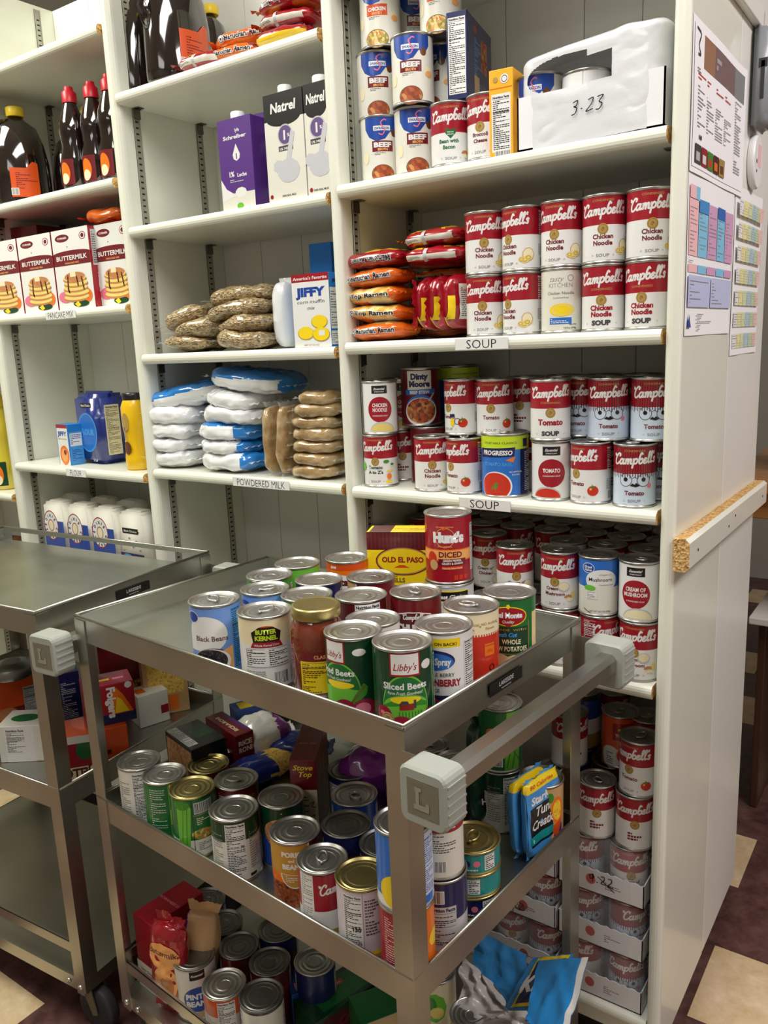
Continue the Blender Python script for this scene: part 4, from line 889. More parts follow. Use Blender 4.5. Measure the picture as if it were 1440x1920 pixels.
def ramen_art(txt, sub='Chicken Flavor', col='black', rot=0, sc=1):
    a = Art(); 
    if rot: a.text(txt, 2, 2.5, 12.5 * sc, 'white', .10, rot=pi, fit=88); a.text(txt, 2, 2.5, 12.5 * sc, col, .03, rot=pi, fit=86)
    else:
        a.text(txt, 4, -3.5, 12.5 * sc, 'white', .10, fit=88); a.text(txt, 4, -3.5, 12.5 * sc, col, .03, fit=86); a.disc(-46, 0, 7, mat='white'); a.ring(-46, 0, 4.5, 5.8, 'dgrey'); a.disc(-46, 1, 2, mat='dgrey')
        a.text(sub, 2, -9.5, 5, 'peach', .03)
    return a
RAM = {}
def ramen(kd, loc, rot, label, seed=0):
    k = (kd, seed)
    if k not in RAM:
        if kd == 'mar_orange': b = bagmesh(.130, .098, .035, 'film_orange', {'front': ramen_art('Maruchan. Ramen')}, seed=seed, matfn=lambda x, y, z: 'film_noodle' if (z > .72 and abs(x) < .8) else 'film_orange')
        elif kd == 'mar_red': b = bagmesh(.130, .098, .035, 'film_red', {'front': ramen_art('Maruchan. Ramen', rot=1)}, seed=seed, matfn=lambda x, y, z: 'film_yellow' if z > .75 else 'film_red')
        elif kd == 'top': b = bagmesh(.130, .098, .035, 'film_orange', {'front': ramen_art('Top Ramen', '', sc=.9)}, seed=seed, matfn=lambda x, y, z: 'film_orange' if abs(x) > .72 or z < -.6 and x < 0 else ('film_white' if z < -.55 else 'film_noodle'))
        elif kd == 'red_back':
            a = Art(); a.rect(-50, -8, 48, 1, 'offwhite'); a.lines(-48, -7, 94, 7, 4, 'dgrey', 4); a.rect(-12, -12, -5, 12, 'lgrey'); b = bagmesh(.126, .096, .034, 'film_red', {'front': a}, seed=seed, matfn=lambda x, y, z: 'film_yellow' if z > .6 and (x < -.2 or x > .35) else 'film_red')
        elif kd == 'red_flat':
            a = Art(); a.rect(-40, -30, 40, 30, 'offwhite'); a.lines(-36, -26, 72, 50, 14, 'dgrey', 4); a.rect(-60, -30, -48, 10, 'yellow'); b = bagmesh(.126, .096, .034, 'film_red', {'top': a}, seed=seed, matfn=lambda x, y, z: 'film_yellow' if y < -.5 and z < 0 else 'film_red')
        RAM[k] = b.mesh('ramen_packet')
    return bag('ramen_packet', RAM[k], loc, rot, label, 'noodles', 'ramen packets')
def jug(loc, rz, label, group, s=1.0, cap='cap_yellow', lab='dorange', hs=1):
    o = empty('syrup_jug', loc, (0, 0, rz)); tag(o, label, 'jug', group)
    b = MB(); T = Matrix.Diagonal((1.0 * s, .72 * s, 1.0 * s, 1))
    H = .255 * hs
    b.lathe([(.068, .0), (.074, .006), (.075, .02), (.073, .115 * hs), (.066, .16 * hs), (.050, .205 * hs), (.024, H - .03), (.018, H - .022), (.018, H - .006)], 36, 'syrup', T)
    b.obj('jug_body', o)
    b = MB(); b.tube([(-.018 * s, 0, (H - .035) * s), (-.05 * s, 0, (H - .04) * s), (-.078 * s, 0, (H - .075) * s), (-.082 * s, 0, (H - .12) * s), (-.066 * s, 0, (H - .155) * s)], .011 * s, 'syrup', 12); b.obj('handle', o)
    b = MB(); T2 = Matrix.Diagonal((s, s, s, 1)); b.lathe([(.022, H - .020), (.023, H - .017), (.023, H + .002), (.021, H + .004)], 24, cap, T2); b.obj('cap', o)
    a = Art(); a.rect(-34, 20, 40, 95 * hs, lab); a.poly([(8, 95 * hs), (26, 112 * hs), (40, 108 * hs), (40, 95 * hs)], lab); a.lines(-20, 40, 56, 44, 9, 'dred', 3); a.bars(-34, 26, 18, 16)
    b = MB()
    def f(u, v, of): t = u / .074; return ((.0755 * s + of) * sin(t), -(.0755 * .72 * s + of) * cos(t) - .0004, v * s)
    a.emit(b, f, 3); b.obj('label', o); return o
def bottle(loc, rz, label, group, cap='cap_red', s=1.0, nm='syrup_bottle', mat='syrup', lab='dred'):
    o = empty(nm, loc, (0, 0, rz)); tag(o, label, 'bottle', group)
    b = MB(); b.lathe([(.030 * s, 0), (.034 * s, .004), (.034 * s, .07 * s), (.028 * s, .095 * s), (.031 * s, .125 * s), (.030 * s, .15 * s), (.017 * s, .185 * s), (.012 * s, .20 * s)], 28, mat); b.obj('bottle_body', o)
    b = MB(); b.lathe([(.0165 * s, .193 * s), (.0165 * s, .215 * s), (.011 * s, .22 * s), (.010 * s, .228 * s)], 20, cap); b.obj('cap', o)
    a = Art(); a.rect(-26, 10, 26, 66, lab); a.disc(0, 36, 16, 24, 'orange'); a.disc(0, 24, 12, 12, 'cream'); b = MB(); a.emit(b, lambda u, v, of: ((.0345 * s + of) * sin(u / .034 / s), -(.0345 * s + of) * cos(u / .034 / s), v * s), 3); b.obj('label', o)
    return o

# ================================================================ a level of cans: settle so that none overlap, then build
def settle(items, bounds=None, gap=.0006, it=400, cart=None):
    P = [[x, y, KIND[k]['r'] / 1000 + .0016] for k, x, y, *_ in items]
    for _ in range(it):
        mv = False
        for i in range(len(P)):
            for j in range(i + 1, len(P)):
                dx, dy = P[j][0] - P[i][0], P[j][1] - P[i][1]; d = sqrt(dx * dx + dy * dy) or 1e-6; m = P[i][2] + P[j][2] + gap - d
                if m > 1e-5: mv = True; ux, uy = dx / d, dy / d; P[i][0] -= ux * m / 2; P[i][1] -= uy * m / 2; P[j][0] += ux * m / 2; P[j][1] += uy * m / 2
        if bounds:
            x0, x1, y0, y1 = bounds
            for p in P: p[0] = min(max(p[0], x0 + p[2]), x1 - p[2]); p[1] = min(max(p[1], y0 + p[2]), y1 - p[2])
        if cart is not None:
            inv = cart.inverted()
            for p in P:
                q = inv @ Vector((p[0], p[1], 0)); q.x = min(max(q.x, p[2] + .004), LC - p[2] - .004); q.y = min(max(q.y, p[2] + .004), WC - p[2] - .004); q = cart @ q; p[0], p[1] = q.x, q.y
        if not mv: break
    return P
def level(z, items, bounds=None):
    """items: (kind, x, y, yaw, label, group)"""
    P = settle(items, bounds); out = []
    for p, it in zip(P, items): out.append(can(it[0], p[0], p[1], z, it[3], it[4], it[5] if len(it) > 5 else None))
    return out
def row(z, y, specs):
    """shelf row: (kind, photo column, yaw, label[, group[, y]])"""
    out = []
    for s in specs:
        K = KIND[s[0]]; yy = s[5] if len(s) > 5 and s[5] is not None else y; yy = max(yy, K['r'] / 1000 + .006)
        out.append((s[0], xat(s[1], yy, z + K['h'] / 2000), yy, s[2], s[3], s[4] if len(s) > 4 else None))
    return out
def tops(z, specs):
    """cart level: (kind, photo x, photo y of the lid centre, yaw, label[, group])"""
    out = []
    for s in specs:
        p = at(s[1], s[2], z + KIND[s[0]]['h'] / 1000); out.append((s[0], p.x, p.y, s[3], s[4], s[5] if len(s) > 5 else None))
    return out

# ================================================================ right bay, shelf by shelf
RB = (-.5965 + .006, -.004, .004, DIN - .002)
# --- top soup shelf: broth cans, blue box, yellow carton, film-wrapped flat
G = 'broth cans on the upper shelf'
level(ZA, row(ZA, .05, [
    ('beefbroth', 716, 6, 'beef broth can, bottom of the left stack on the upper right shelf', G, .06),
    ('beefbroth', 780, 8, 'beef broth can, bottom row, just left of the bean with bacon soup', G, .06),
    ('bean', 845, 0, 'red and white bean with bacon soup can with a green heart', 'soup cans on the upper shelf', .041),
    ('brocc', 914, -22, 'red and white broccoli cheese soup can half hidden by the yellow carton', 'soup cans on the upper shelf', .041),
    ('plain_red', 880, -20, 'red soup can showing as a sliver between bean with bacon and broccoli cheese', 'soup cans on the upper shelf', .112),
    ('plain_red', 835, 0, 'red soup can hidden behind the bean with bacon soup', 'soup cans on the upper shelf', .125),
    ('beefbroth', 755, 10, 'beef broth can standing in the back of the bottom row on the upper shelf', G, .15)]), RB)
z1 = ZA + .1116
level(z1, row(z1, .05, [
    ('beefbroth', 708, 4, 'beef broth can, middle of the left stack, beside the panel', G, .075),
    ('beefbroth', 774, -4, 'beef broth can standing forward in the second layer, the nearest of the broths', G, .046),
    ('beefbroth', 832, -40, 'beef broth can in the second layer, turned, next to the blue box', G, .125)]), RB)
z2 = z1 + .1116
level(z2, row(z2, .06, [
    ('chickbroth', 713, -8, 'chicken broth can on top of the left stack, cut by the picture top', G, .07),
    ('beefbroth', 771, 20, 'beef broth can behind the two topmost chicken broth cans', G, .15),
    ('chickbroth', 826, -8, 'chicken broth can on top, second from the left, next to the blue box', G, .085)]), RB)
a = Art(); a.nut(-15, 8, 30, 118, 'black', 'white'); a2 = Art(); a2.disc(-28, 118, 10, 6, 'red'); a2.lines(-34, 30, 40, 76, 18, 'sky', 3); a2.rect(6, 60, 44, 112, 'stew'); a2.rect(-36, 16, -6, 46, 'tan'); a2.rect(10, 16, 34, 40, 'brown')
xb = xat(866, .10, ZA + .2)
carton('rice_box', .036, .15, .135, C('navy'), {'front': a, 'right': a2}, (xb + .002, .125, ZA + .1122), radians(12), 'dark blue food box with a white nutrition panel standing on top of the soup cans', 'box')
a = Art(); a.rect(-16, 6, 16, 92, 'white'); a.nut(-15, 8, 30, 82, 'black', 'white'); a.bars(-10, -0, 24, 7); a.disc(6, 113, 7, mat='white'); a.ring(6, 113, 4, 5, 'black'); a.disc(-9, 113, 4, mat='gold'); a.rects([(-19, 100, 19, 101)], 'orange')
xb = xat(952, .04, ZA + .06)
carton('food_carton', .040, .075, .128, M('carton_yellow', (244, 176, 30), rough=.4), {'front': a}, (xb, .046, ZA + .0005), radians(6), 'yellow carton with a nutrition panel squeezed in left of the film-wrapped flat', 'carton')
# film-wrapped cardboard flat with handwriting
x0, x1 = xat(972, .01, ZA + .04), -.010; fw = x1 - x0; fx = (x0 + x1) / 2; fd = .235; fy = .006 + fd / 2
root = tag(empty('wrapped_flat', (fx, fy, ZA + .0006)), 'white cardboard flat of cans in torn shrink film, handwritten 3-23 on its front', 'flat')
b = MB(); t = .0025; M('card_white', (232, 232, 236), rough=.6, var=.03, bscale=10); hh = .078
b.box(-fw / 2, -fd / 2, 0, fw / 2, fd / 2, t, 'card_white')
for q in ((-fw / 2, -fd / 2, fw / 2, -fd / 2 + t), (-fw / 2, fd / 2 - t, fw / 2, fd / 2), (-fw / 2, -fd / 2, -fw / 2 + t, fd / 2), (fw / 2 - t, -fd / 2, fw / 2, fd / 2)): b.box(q[0], q[1], 0, q[2], q[3], hh, 'card_white')
a = Art(); H3 = [[(0, 8), (4, 9), (3, 5), (1, 4.6), (4, 3), (3, -1), (0, -2)], [(8, 2), (9, 2)], [(14, 8), (18, 9), (17, 4), (13, -1), (19, 0)], [(22, 9), (27, 9.5), (24, 5), (27, 3), (25, -1), (22, -1)]]
a.strokes(H3, -22, 40, 1.7, 1.5, 'black', .15); a.emit(b, front(-fd / 2 - .0052), 50); b.obj('cardboard_tray', root)
M('shrink_film', (232, 234, 238), rough=.25, alpha=.86, coat=.6, bump=.35, bscale=30)
b = MB(); nu, nv = 360, 110; vs = []; A_, B_, Hh = fw / 2 + .0022, fd / 2 + .0022, .150
for j in range(nv + 1):
    t_ = j / nv
    for i in range(nu):
        th = 2 * pi * i / nu; k = 1 if t_ < .75 else max(0, 1 - ((t_ - .75) / .25) ** 2.2); zz = Hh * .86 * t_ / .75 if t_ < .75 else Hh * (.86 + .14 * sin(min(1, (t_ - .75) / .2) * pi / 2))
        x, y = A_ * k * sgn(cos(th), .28), B_ * k * sgn(sin(th), .28)
        zz += .012 * (x / A_) * (t_ ** 2) ; q = noise.noise(Vector((x * 30, y * 30, zz * 40))) * .003
        vs.append((x * (1 + q * (t_ > .5)), y + (abs(q) * -1 if y < 0 else abs(q)) * .6, zz + q))
fs = []
for j in range(nv):
    for i in range(nu):
        k = (i + 1) % nu; f = (j * nu + i, j * nu + k, (j + 1) * nu + k, (j + 1) * nu + i); c_ = [sum(vs[t][s_] for t in f) / 4 for s_ in range(3)]
        if c_[1] < -fd * .42 and ((c_[0] + .03) / (fw * .30)) ** 2 + ((c_[2] - .098) / .026) ** 2 < 1: continue
        fs.append(f)
b.add(vs, fs, 'shrink_film', True); b.obj('shrink_film', root)
for i, (dx, dy) in enumerate([(-.095, -.072), (-.018, -.072), (.06, -.072), (-.095, .01), (-.018, .01), (.06, .01)]):
    can('chickbroth' if dx < -.05 else 'maroonc' if i == 9 else 'whitec', fx + dx, fy + dy, ZA + .0036, -20 if dx < -.05 else 170,
        ['blue topped broth can at the left inside the film-wrapped flat', 'pale can in the middle of the opening of the film-wrapped flat', 'pale can at the right inside the film-wrapped flat', 'broth can at the back left inside the film-wrapped flat', 'pale can at the back middle inside the film-wrapped flat', 'pale can at the back right inside the film-wrapped flat'][i], 'cans inside the wrapped flat', cat='can')

# --- SOUP shelf one: ten cans in two layers, ramen at the left
G = 'condensed soup cans on the first soup shelf'
yF = .040
low = row(ZB, yF, [
    ('cn', 912, -10, 'chicken noodle soup can, lower layer, leftmost beside the ramen', G), ('tom2' if 0 else 'cn', 981, -48, 'chicken noodle soup can turned to its nutrition panel, lower layer, second from left', G),
    ('tasty', 1056, -4, 'white store-brand chicken noodle soup can with a yellow bowl, lower layer middle', G), ('cn_alt', 1134, -6, 'red and white chicken noodle can with bold lettering, lower layer, fourth from left', G),
    ('cn_alt', 1210, -16, 'red and white chicken noodle can with bold lettering, lower layer, at the right end', G)])
level(ZB, low, RB)
z1 = ZB + .1022
level(z1, row(z1, yF, [
    ('cn', 911, -2, 'chicken noodle soup can, upper layer, leftmost beside the ramen', G), ('cn', 981, -44, 'chicken noodle soup can turned away to the noodle picture, upper layer, second from left', G),
    ('cn', 1056, -22, 'chicken noodle soup can turned slightly left, upper layer middle, above the white can', G), ('cn', 1136, -4, 'chicken noodle soup can facing forward, upper layer, fourth from left', G),
    ('cn', 1218, 8, 'chicken noodle soup can cut by the end panel, upper layer, at the right end', G)]), RB)
xr = xat(718, .055, .05)
names = ['orange ramen packet at the bottom of the left pile', 'pale yellow ramen packet, second from the bottom of the left pile', 'yellow ramen packet in the middle of the left pile', 'orange ramen packet, second from the top of the left pile', 'red beef ramen packet lying upside down on top of the left pile']
for i, kd in enumerate(['mar_orange', 'top', 'top', 'mar_orange', 'mar_red']):
    ramen(kd, (xr + (.002, -.002, -.006, -.004, .002)[i], .062, ZB + .0015 + .0325 * i), (0, (0, .02, -.03, -.05, -.02)[i], (.0, .03, -.04, .02, .0)[i]), names[i], seed=i + 1)
for i in range(5): ramen('mar_orange', (xr + .052 + .006 * (i % 2), .196, ZB + .0015 + .0325 * i), (0, 0, .05 * (i % 2)), ['ramen packet hidden at the bottom of the back pile', 'ramen packet hidden low in the back pile', 'ramen packet hidden in the middle of the back pile', 'orange ramen packet below the top of the shaded back pile', 'orange ramen packet on top of the shaded back pile'][i], seed=(i % 2) + 6)
ramen('mar_orange', (xr + .062, .196, ZB + .0015 + .0325 * 5), (0, .03, .0), 'orange ramen packet crowning the shaded back pile behind the red ones', seed=9)
for i, (px, tl) in enumerate(((803, .16), (830, .20), (860, .24))):
    ramen('red_flat', (xat(px, .07, .055) + .010, .074, ZB + .062), (pi / 2, 0, 0) if 0 else (radians(90), radians(0), radians(78 - 4 * i)), ['red ramen packet on its edge, nearest the ramen pile', 'red ramen packet on its edge in the middle of three', 'red ramen packet on its edge, against the soup cans'][i], seed=11 + i)
ramen('red_back', (xat(828, .06, .14), .062, ZB + .128), (0, 0, .04), 'red and yellow ramen packet lying flat on the upright ones', seed=15)
ramen('red_back', (xat(826, .06, .17), .066, ZB + .159), (0, -.03, -.05), 'red and yellow ramen packet on top of the one lying flat', seed=16)

# --- SOUP shelf two
G = 'soup cans on the second soup shelf'
low = row(ZC, .041, [
    ('zz', 714, -20, 'alphabet tomato soup can with green leaves, lower layer, leftmost', G), ('cn', 811, 0, 'chicken noodle soup can left of the tomato can, lower layer, second shelf', G, .036),
    ('tom', 871, -50, 'tomato soup can turned sideways, left of the wide blue can', G, .036), ('progresso', 948, -8, 'wide blue and lime tomato basil soup can', G, .044),
    ('ess_tom', 1034, 0, 'white tomato soup can with a big red circle', G), ('tom', 1108, -46, 'tomato soup can turned so the tomato faces front, right of the white one', G),
    ('face', 1190, 0, 'tomato soup can with a knitted hat and glasses face, front right of the lower layer', G, .041)])
low += row(ZC, .115, [('chunky2', 778, 0, 'dark red chunky soup can under the beef stew', G, .112), ('face', 1236, 10, 'soup can behind the glasses face can, against the end panel', G, .115),
    ('plain_red', 870, 0, 'soup can in the second row behind the tomato can, lower layer', G), ('plain_red', 940, 0, 'soup can in the second row behind the wide blue can', G, .125), ('plain_red', 1010, 0, 'soup can in the second row behind the red circle can', G), ('plain_red', 1085, 0, 'soup can in the second row behind the turned tomato can', G), ('plain_red', 1160, 0, 'soup can in the second row left of the glasses can', G), ('plain_red', 705, 0, 'soup can in the second row behind the alphabet soup', G),
    ('greencan', 845, 0, 'green can in the back row of the second soup shelf, lower layer', G, .20)])
level(ZC, low, RB)
z1 = ZC + .1022
up = row(z1, .041, [
    ('ess_cn', 713, -2, 'white chicken noodle soup can with a red circle on top of the alphabet soup', G), ('tom2', 871, -52, 'soup can turned to its side with a snowman-like yellow shape, upper layer', G, .075), ('tom', 928, -14, 'tomato soup can facing left, upper layer above the wide blue can', G, .075),
    ('tom_alt', 1035, 0, 'tomato soup can with bold SOUP lettering standing on the white red-circle can', G), ('face', 1096, -14, 'hat-pattern tomato can in the upper layer, right of the bold tomato can', G, .095),
    ('face', 1162, 0, 'hat-pattern tomato can in the upper layer, second from the right', G, .075), ('face', 1232, 6, 'hat-pattern tomato can in the upper layer against the end panel', G, .075),
    ('plain_red', 983, -20, 'soup can seen between two tomato cans in the back of the upper layer', G, .13), ('plain_red', 1130, 0, 'soup can at the back right of the upper layer, only its lid showing', G, .17), ('plain_red', 1200, 0, 'soup can at the far back right of the upper layer, only its lid showing', G, .17),
    ('plain_red', 1060, 0, 'soup can at the back middle of the upper layer, only its lid showing', G, .165), ('ess_cn', 742, 20, 'white can behind the chicken noodle can with the red circle', G, .115)])
level(z1, up, RB)
zc = ZC + .1127
can('dinty', xat(788, .11, zc + .05), .112, zc, 0, 'beef stew can with a picture of a full bowl standing on the chunky soup', G)
can('progresso', xat(860, .2, ZC + .1) , .205, ZC + .1117, 30, 'dark green topped can at the back behind the beef stew', G)

# --- lowest full soup shelf: two layers, four rows deep
G = 'soup cans on the third soup shelf'
fr0 = row(ZD, .041, [('plain_red', 712, 0, 'soup can low at the left of the third shelf behind the cart', G), ('plain_red', 780, 0, 'soup can low behind the taco shell box', G), ('plain_red', 850, 0, 'soup can low behind the diced tomatoes', G), ('redside', 920, 0, 'soup can low behind the potatoes can', G), ('redside', 985, 20, 'soup can low on the third shelf seen past the cart corner', G), ('redside', 1055, 30, 'soup can low on the third shelf seen over the cart rim', G),
    ('redside', 1128, 42, 'soup can turned to its nutrition side under the great mushroom can', G), ('crmush', 1197, -16, 'cream of mushroom soup can low at the right end under the red circle can', G)])
fr1 = row(ZD + .1022, .041, [('plain_red', 708, -10, 'soup can in the shade left of the taco shell box', G, .06), ('plain_red', 780, 0, 'soup can in the upper layer behind the taco shell box', G, .06), ('plain_red', 850, 0, 'soup can in the upper layer behind the diced tomatoes', G, .06), ('crchick', 917, -14, 'cream of chicken soup can in the shade right of the diced tomatoes', G, .1), ('crchick', 966, 4, 'brightly lit soup can above the potatoes can', G, .036),
    ('crmush', 1050, -16, 'cream of mushroom soup can left of the great mushroom can', G, .041), ('gv_mush', 1123, -2, 'blue and white cream of mushroom can', G, .041), ('ess_mush', 1199, -12, 'white cream of mushroom can with a red circle at the right end', G, .041)])
BK = 'dim soup can in the back rows of the third soup shelf'
for k, y in enumerate((.112, .18, .247)):
    for i in range(8):
        xx = -.556 + .0725 * i + (.01 if k % 2 else 0)
        fr0.append(('plain_red', xx, y, 0, BK, 'dim back-row soup cans on the third shelf'))
        if (k, i) == (0, 5): fr1.append(('ess_cn', xx, y, 150, 'white can behind the brightly lit soup can', G))
        elif k > 0 or i > 5: fr1.append(('plain_red', xx, y, 0, BK, 'dim back-row soup cans on the third shelf'))
level(ZD, fr0, RB); level(ZD + .1022, fr1, RB)

# --- base of the right bay: film-wrapped trays of tomato soup and loose cans
def soup_flat(x0, x1, z, nx, label, words, extra=None, seed=0):
    wd, dp = x1 - x0, .215; o = tag(empty('soup_flat', ((x0 + x1) / 2, .012 + dp / 2, z)), label, 'flat', 'film-wrapped flats of tomato soup'); b = MB(); t = .002; hl = .046
    b.box(-wd / 2, -dp / 2, 0, wd / 2, dp / 2, t, 'card_white')
    n = 24
    for y0 in (-dp / 2, dp / 2 - t):
        vs = []
        for yy in (y0, y0 + t):
            for i in range(n + 1): vs += [(-wd / 2 + wd * i / n, yy, 0), (-wd / 2 + wd * i / n, yy, hl + .002 * sin(i * 2.4))]
        k = 2 * (n + 1); fs = []
        for i in range(n): fs += [(2 * i, 2 * i + 2, 2 * i + 3, 2 * i + 1), (k + 2 * i, k + 2 * i + 1, k + 2 * i + 3, k + 2 * i + 2), (2 * i + 1, 2 * i + 3, k + 2 * i + 3, k + 2 * i + 1)]
        b.add(vs, fs, 'card_white')
    for xx in (-wd / 2, wd / 2 - t): b.box(xx, -dp / 2, 0, xx + t, dp / 2, hl, 'card_white')
    a = Art()
    a.disc(-wd * 500 + (62 if not words else 214), 26, 9, 10, 'tomato')
    if words: a.text(words, wd * 120, 12, 27, 'dred', .04)
    a.lines(wd * 500 - 70, 14, 30, 16, 4, 'dred', seed + 2, .4)
    a.emit(b, front(-dp / 2), 60)
    if extra:
        a = Art(); extra(a, wd * 1000); a.emit(b, front(-dp / 2 - .0032), 60)
    b.obj('cardboard_tray', o)
    M('wrap_film', (240, 240, 244), rough=.08, alpha=.14, coat=1, bump=.6, bscale=25)
    b = MB(); vs = []; m = 40
    for j, (zz, ins) in enumerate(((.002, 0), (.05, 0), (.095, .001), (.1034, .012), (.1038, .05), (.1038, .09))):
        for i in range(m):
            th = 2 * pi * i / m; vs.append(((wd / 2 + .0015 - ins) * sgn(cos(th), .3), (dp / 2 + .0015 - ins) * sgn(sin(th), .3), zz))
    b.add(vs, [(j * m + i, j * m + (i + 1) % m, (j + 1) * m + (i + 1) % m, (j + 1) * m + i) for j in range(5) for i in range(m)], 'wrap_film', True); b.obj('shrink_film', o)
    for i in range(nx):
        for j in range(2):
            can('face' if (i + j + seed) % 3 else 'redside', x0 + wd * (i + .5) / nx, .012 + dp * (.18 + .33 * j) , z + t, (i * 37 + seed * 50) % 90 - 40, label_in(label, i, j), 'cans inside the soup flats')
def label_in(lb, i, j):
    return ('%s film-wrapped can from the left' % '' if 0 else 'can %s the %s' % (['first', 'second', 'third', 'fourth'][i] + (' in the back row of' if j else ' in the front row of'), lb)).replace('flat of tomato soup', 'flat').split(',')[0]
xr0, xr1 = xat(1046, .01, -1.1), -.012
xl0, xl1 = xr0 - .286, xr0 - .006
def e922(a, W): a.strokes([[(3, 8), (0, 6), (1, 3), (4, 5), (3, 8), (3, 0)], [(7, 1), (8, 1)], [(11, 8), (14, 8.5), (14, 5), (11, 1), (16, 1)], [(18, 8), (21, 8.5), (21, 5), (18, 1), (23, 0)], [(8, 7), (24, -4)]], -18, 24, 1.9, 1.7, 'black')
def escr(a, W): a.strokes([[(0, 0), (10, 10), (4, 14), (-2, 4), (12, -2)], [(14, -6), (18, 12)], [(22, 10), (28, 8), (22, 0), (30, 2)]], 30, 14, 1.6, 1.6, 'red')
LV = [ZE + .001, ZE + .109, ZE + .217]
for i, z in enumerate(LV):
    soup_flat(xr0, xr1, z, 2, ['lowest right flat of tomato soup', 'middle right flat of tomato soup', 'top right flat of tomato soup, struck out 9-22'][i], '', e922 if i == 2 else None, i)
    soup_flat(xl0, xl1, z, 4, ['lowest left flat of tomato soup', 'middle left flat of tomato soup, scribbled in red', 'top left flat of tomato soup'][i], 'Tomato', escr if i == 1 else None, i + 1)
G = 'loose cans on top of the soup flats'
zt = ZE + .217 + .1050
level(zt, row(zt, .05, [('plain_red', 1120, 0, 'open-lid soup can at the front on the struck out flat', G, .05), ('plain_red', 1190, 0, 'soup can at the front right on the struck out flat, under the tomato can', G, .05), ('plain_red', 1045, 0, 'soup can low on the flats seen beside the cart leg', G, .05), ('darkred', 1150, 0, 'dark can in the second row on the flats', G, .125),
    ('goldwhite', 1085, 0, 'can under the blue and gold one at the back on the flats', G, .13), ('plain_red', 1215, 0, 'soup can in the second row right on the flats', G, .12), ('plain_red', 1150, 0, 'soup can at the far back on the flats, lower layer', G, .21), ('plain_red', 1090, 0, 'soup can far back behind the gold can, lower layer', G, .21)]), RB)
z1 = zt + .1022
level(z1, row(z1, .05, [('tom', 1206, -30, 'tomato soup can standing on a soup can at the front right of the lowest space', G, .052), ('plain_red', 1068, 20, 'soup can half hidden by the cart leg, second layer', G, .085), ('plain_red', 1215, 0, 'dark soup can behind the standing tomato can', G, .135)]), RB)
can('orange_tom', xat(1163, .125, zt + .15), .125, zt + .1055, 0, 'orange tomato soup can in the middle of the lowest space', G)
level(zt + .1118, row(zt + .1118, .15, [('goldwhite', 1090, -10, 'blue topped can with a gold foot at the back of the lowest space', G, .15)]), RB)
level(zt + .1022, row(zt + .1022, .21, [('plain_red', 1148, 0, 'dull lidded can at the far back of the lowest space', G, .215), ('plain_red', 1085, 0, 'dark can farthest back left in the lowest space', G, .235)]), RB)
# shelf name strips
def strip(text, px, z, w, label, bay_y=-.0046):
    b = MB(); x = xat(px, -.005, z - .011); b.box(-w / 2, -.0004, -.0098, w / 2, 0, .0092, 'tape'); a = Art(); a.rect(-w * 500 + 1, -9.2, w * 500 - 1, 8.8, 'white'); a.text(text, 0, -7.6, 21, 'black', -.004, fit=w * 1000 * (.56 if len(text) < 6 else .84)); a.emit(b, front(-.0004), 60)
    tag(b.obj('shelf_strip', None, (x, -.0044, z - .0115)), label, 'label', 'printed shelf name strips')
strip('SOUP', 902, ZB, .102, 'white strip reading SOUP under the ten chicken noodle cans'); strip('SOUP', 908, ZC, .102, 'white strip reading SOUP under the wide blue tomato basil can')
strip('POWDERED MILK', 488, M4, .165, 'white strip reading POWDERED MILK'); strip('PANCAKE MIX', 113, L3, .125, 'white strip reading PANCAKE MIX'); strip('FLOUR', 142, L4, .085, 'white strip reading FLOUR')

# ================================================================ middle bay
# --- ramen and jugs at the top
G = 'big syrup jugs'
jug((xat(258, .10, M1 + .08), .105, M1 + .0004), radians(-50), 'big dark syrup jug on the top middle shelf, against the upright', G, 1.05)
jug((xat(328, .07, M1 + .08), .080, M1 + .0004), radians(85), 'big dark syrup jug with an orange label beside the ramen packets', G, 1.05)
jug((xat(392, .2, M1 + .1), .215, M1 + .0004), radians(-60), 'big dark syrup jug with a yellow cap at the back of the top middle shelf', G, .8)
D_ = [('red_back', 398, .055, .0, .1, 'red ramen packet leaning at the left of the loose heap on the top shelf'), ('mar_orange', 455, .07, .0, .2, 'orange ramen packet under the loose heap on the top shelf'), ('red_flat', 545, .06, .0, .0, 'red ramen packet at the front right of the top shelf'),
      ('mar_orange', 470, .09, .032, .5, 'orange ramen packet tilted on the loose heap of the top shelf'), ('red_back', 552, .075, .032, .1, 'red and yellow ramen packet second up at the right of the top shelf'), ('mar_red', 550, .08, .064, -.1, 'ramen packet third up at the right of the top shelf')]
for i, (kd, px, y, dz, rz, lb) in enumerate(D_): ramen(kd, (xat(px, y, M1 + dz), y, M1 + .0015 + dz), (0, -.12 if i == 3 else 0, rz), lb, seed=20 + i)
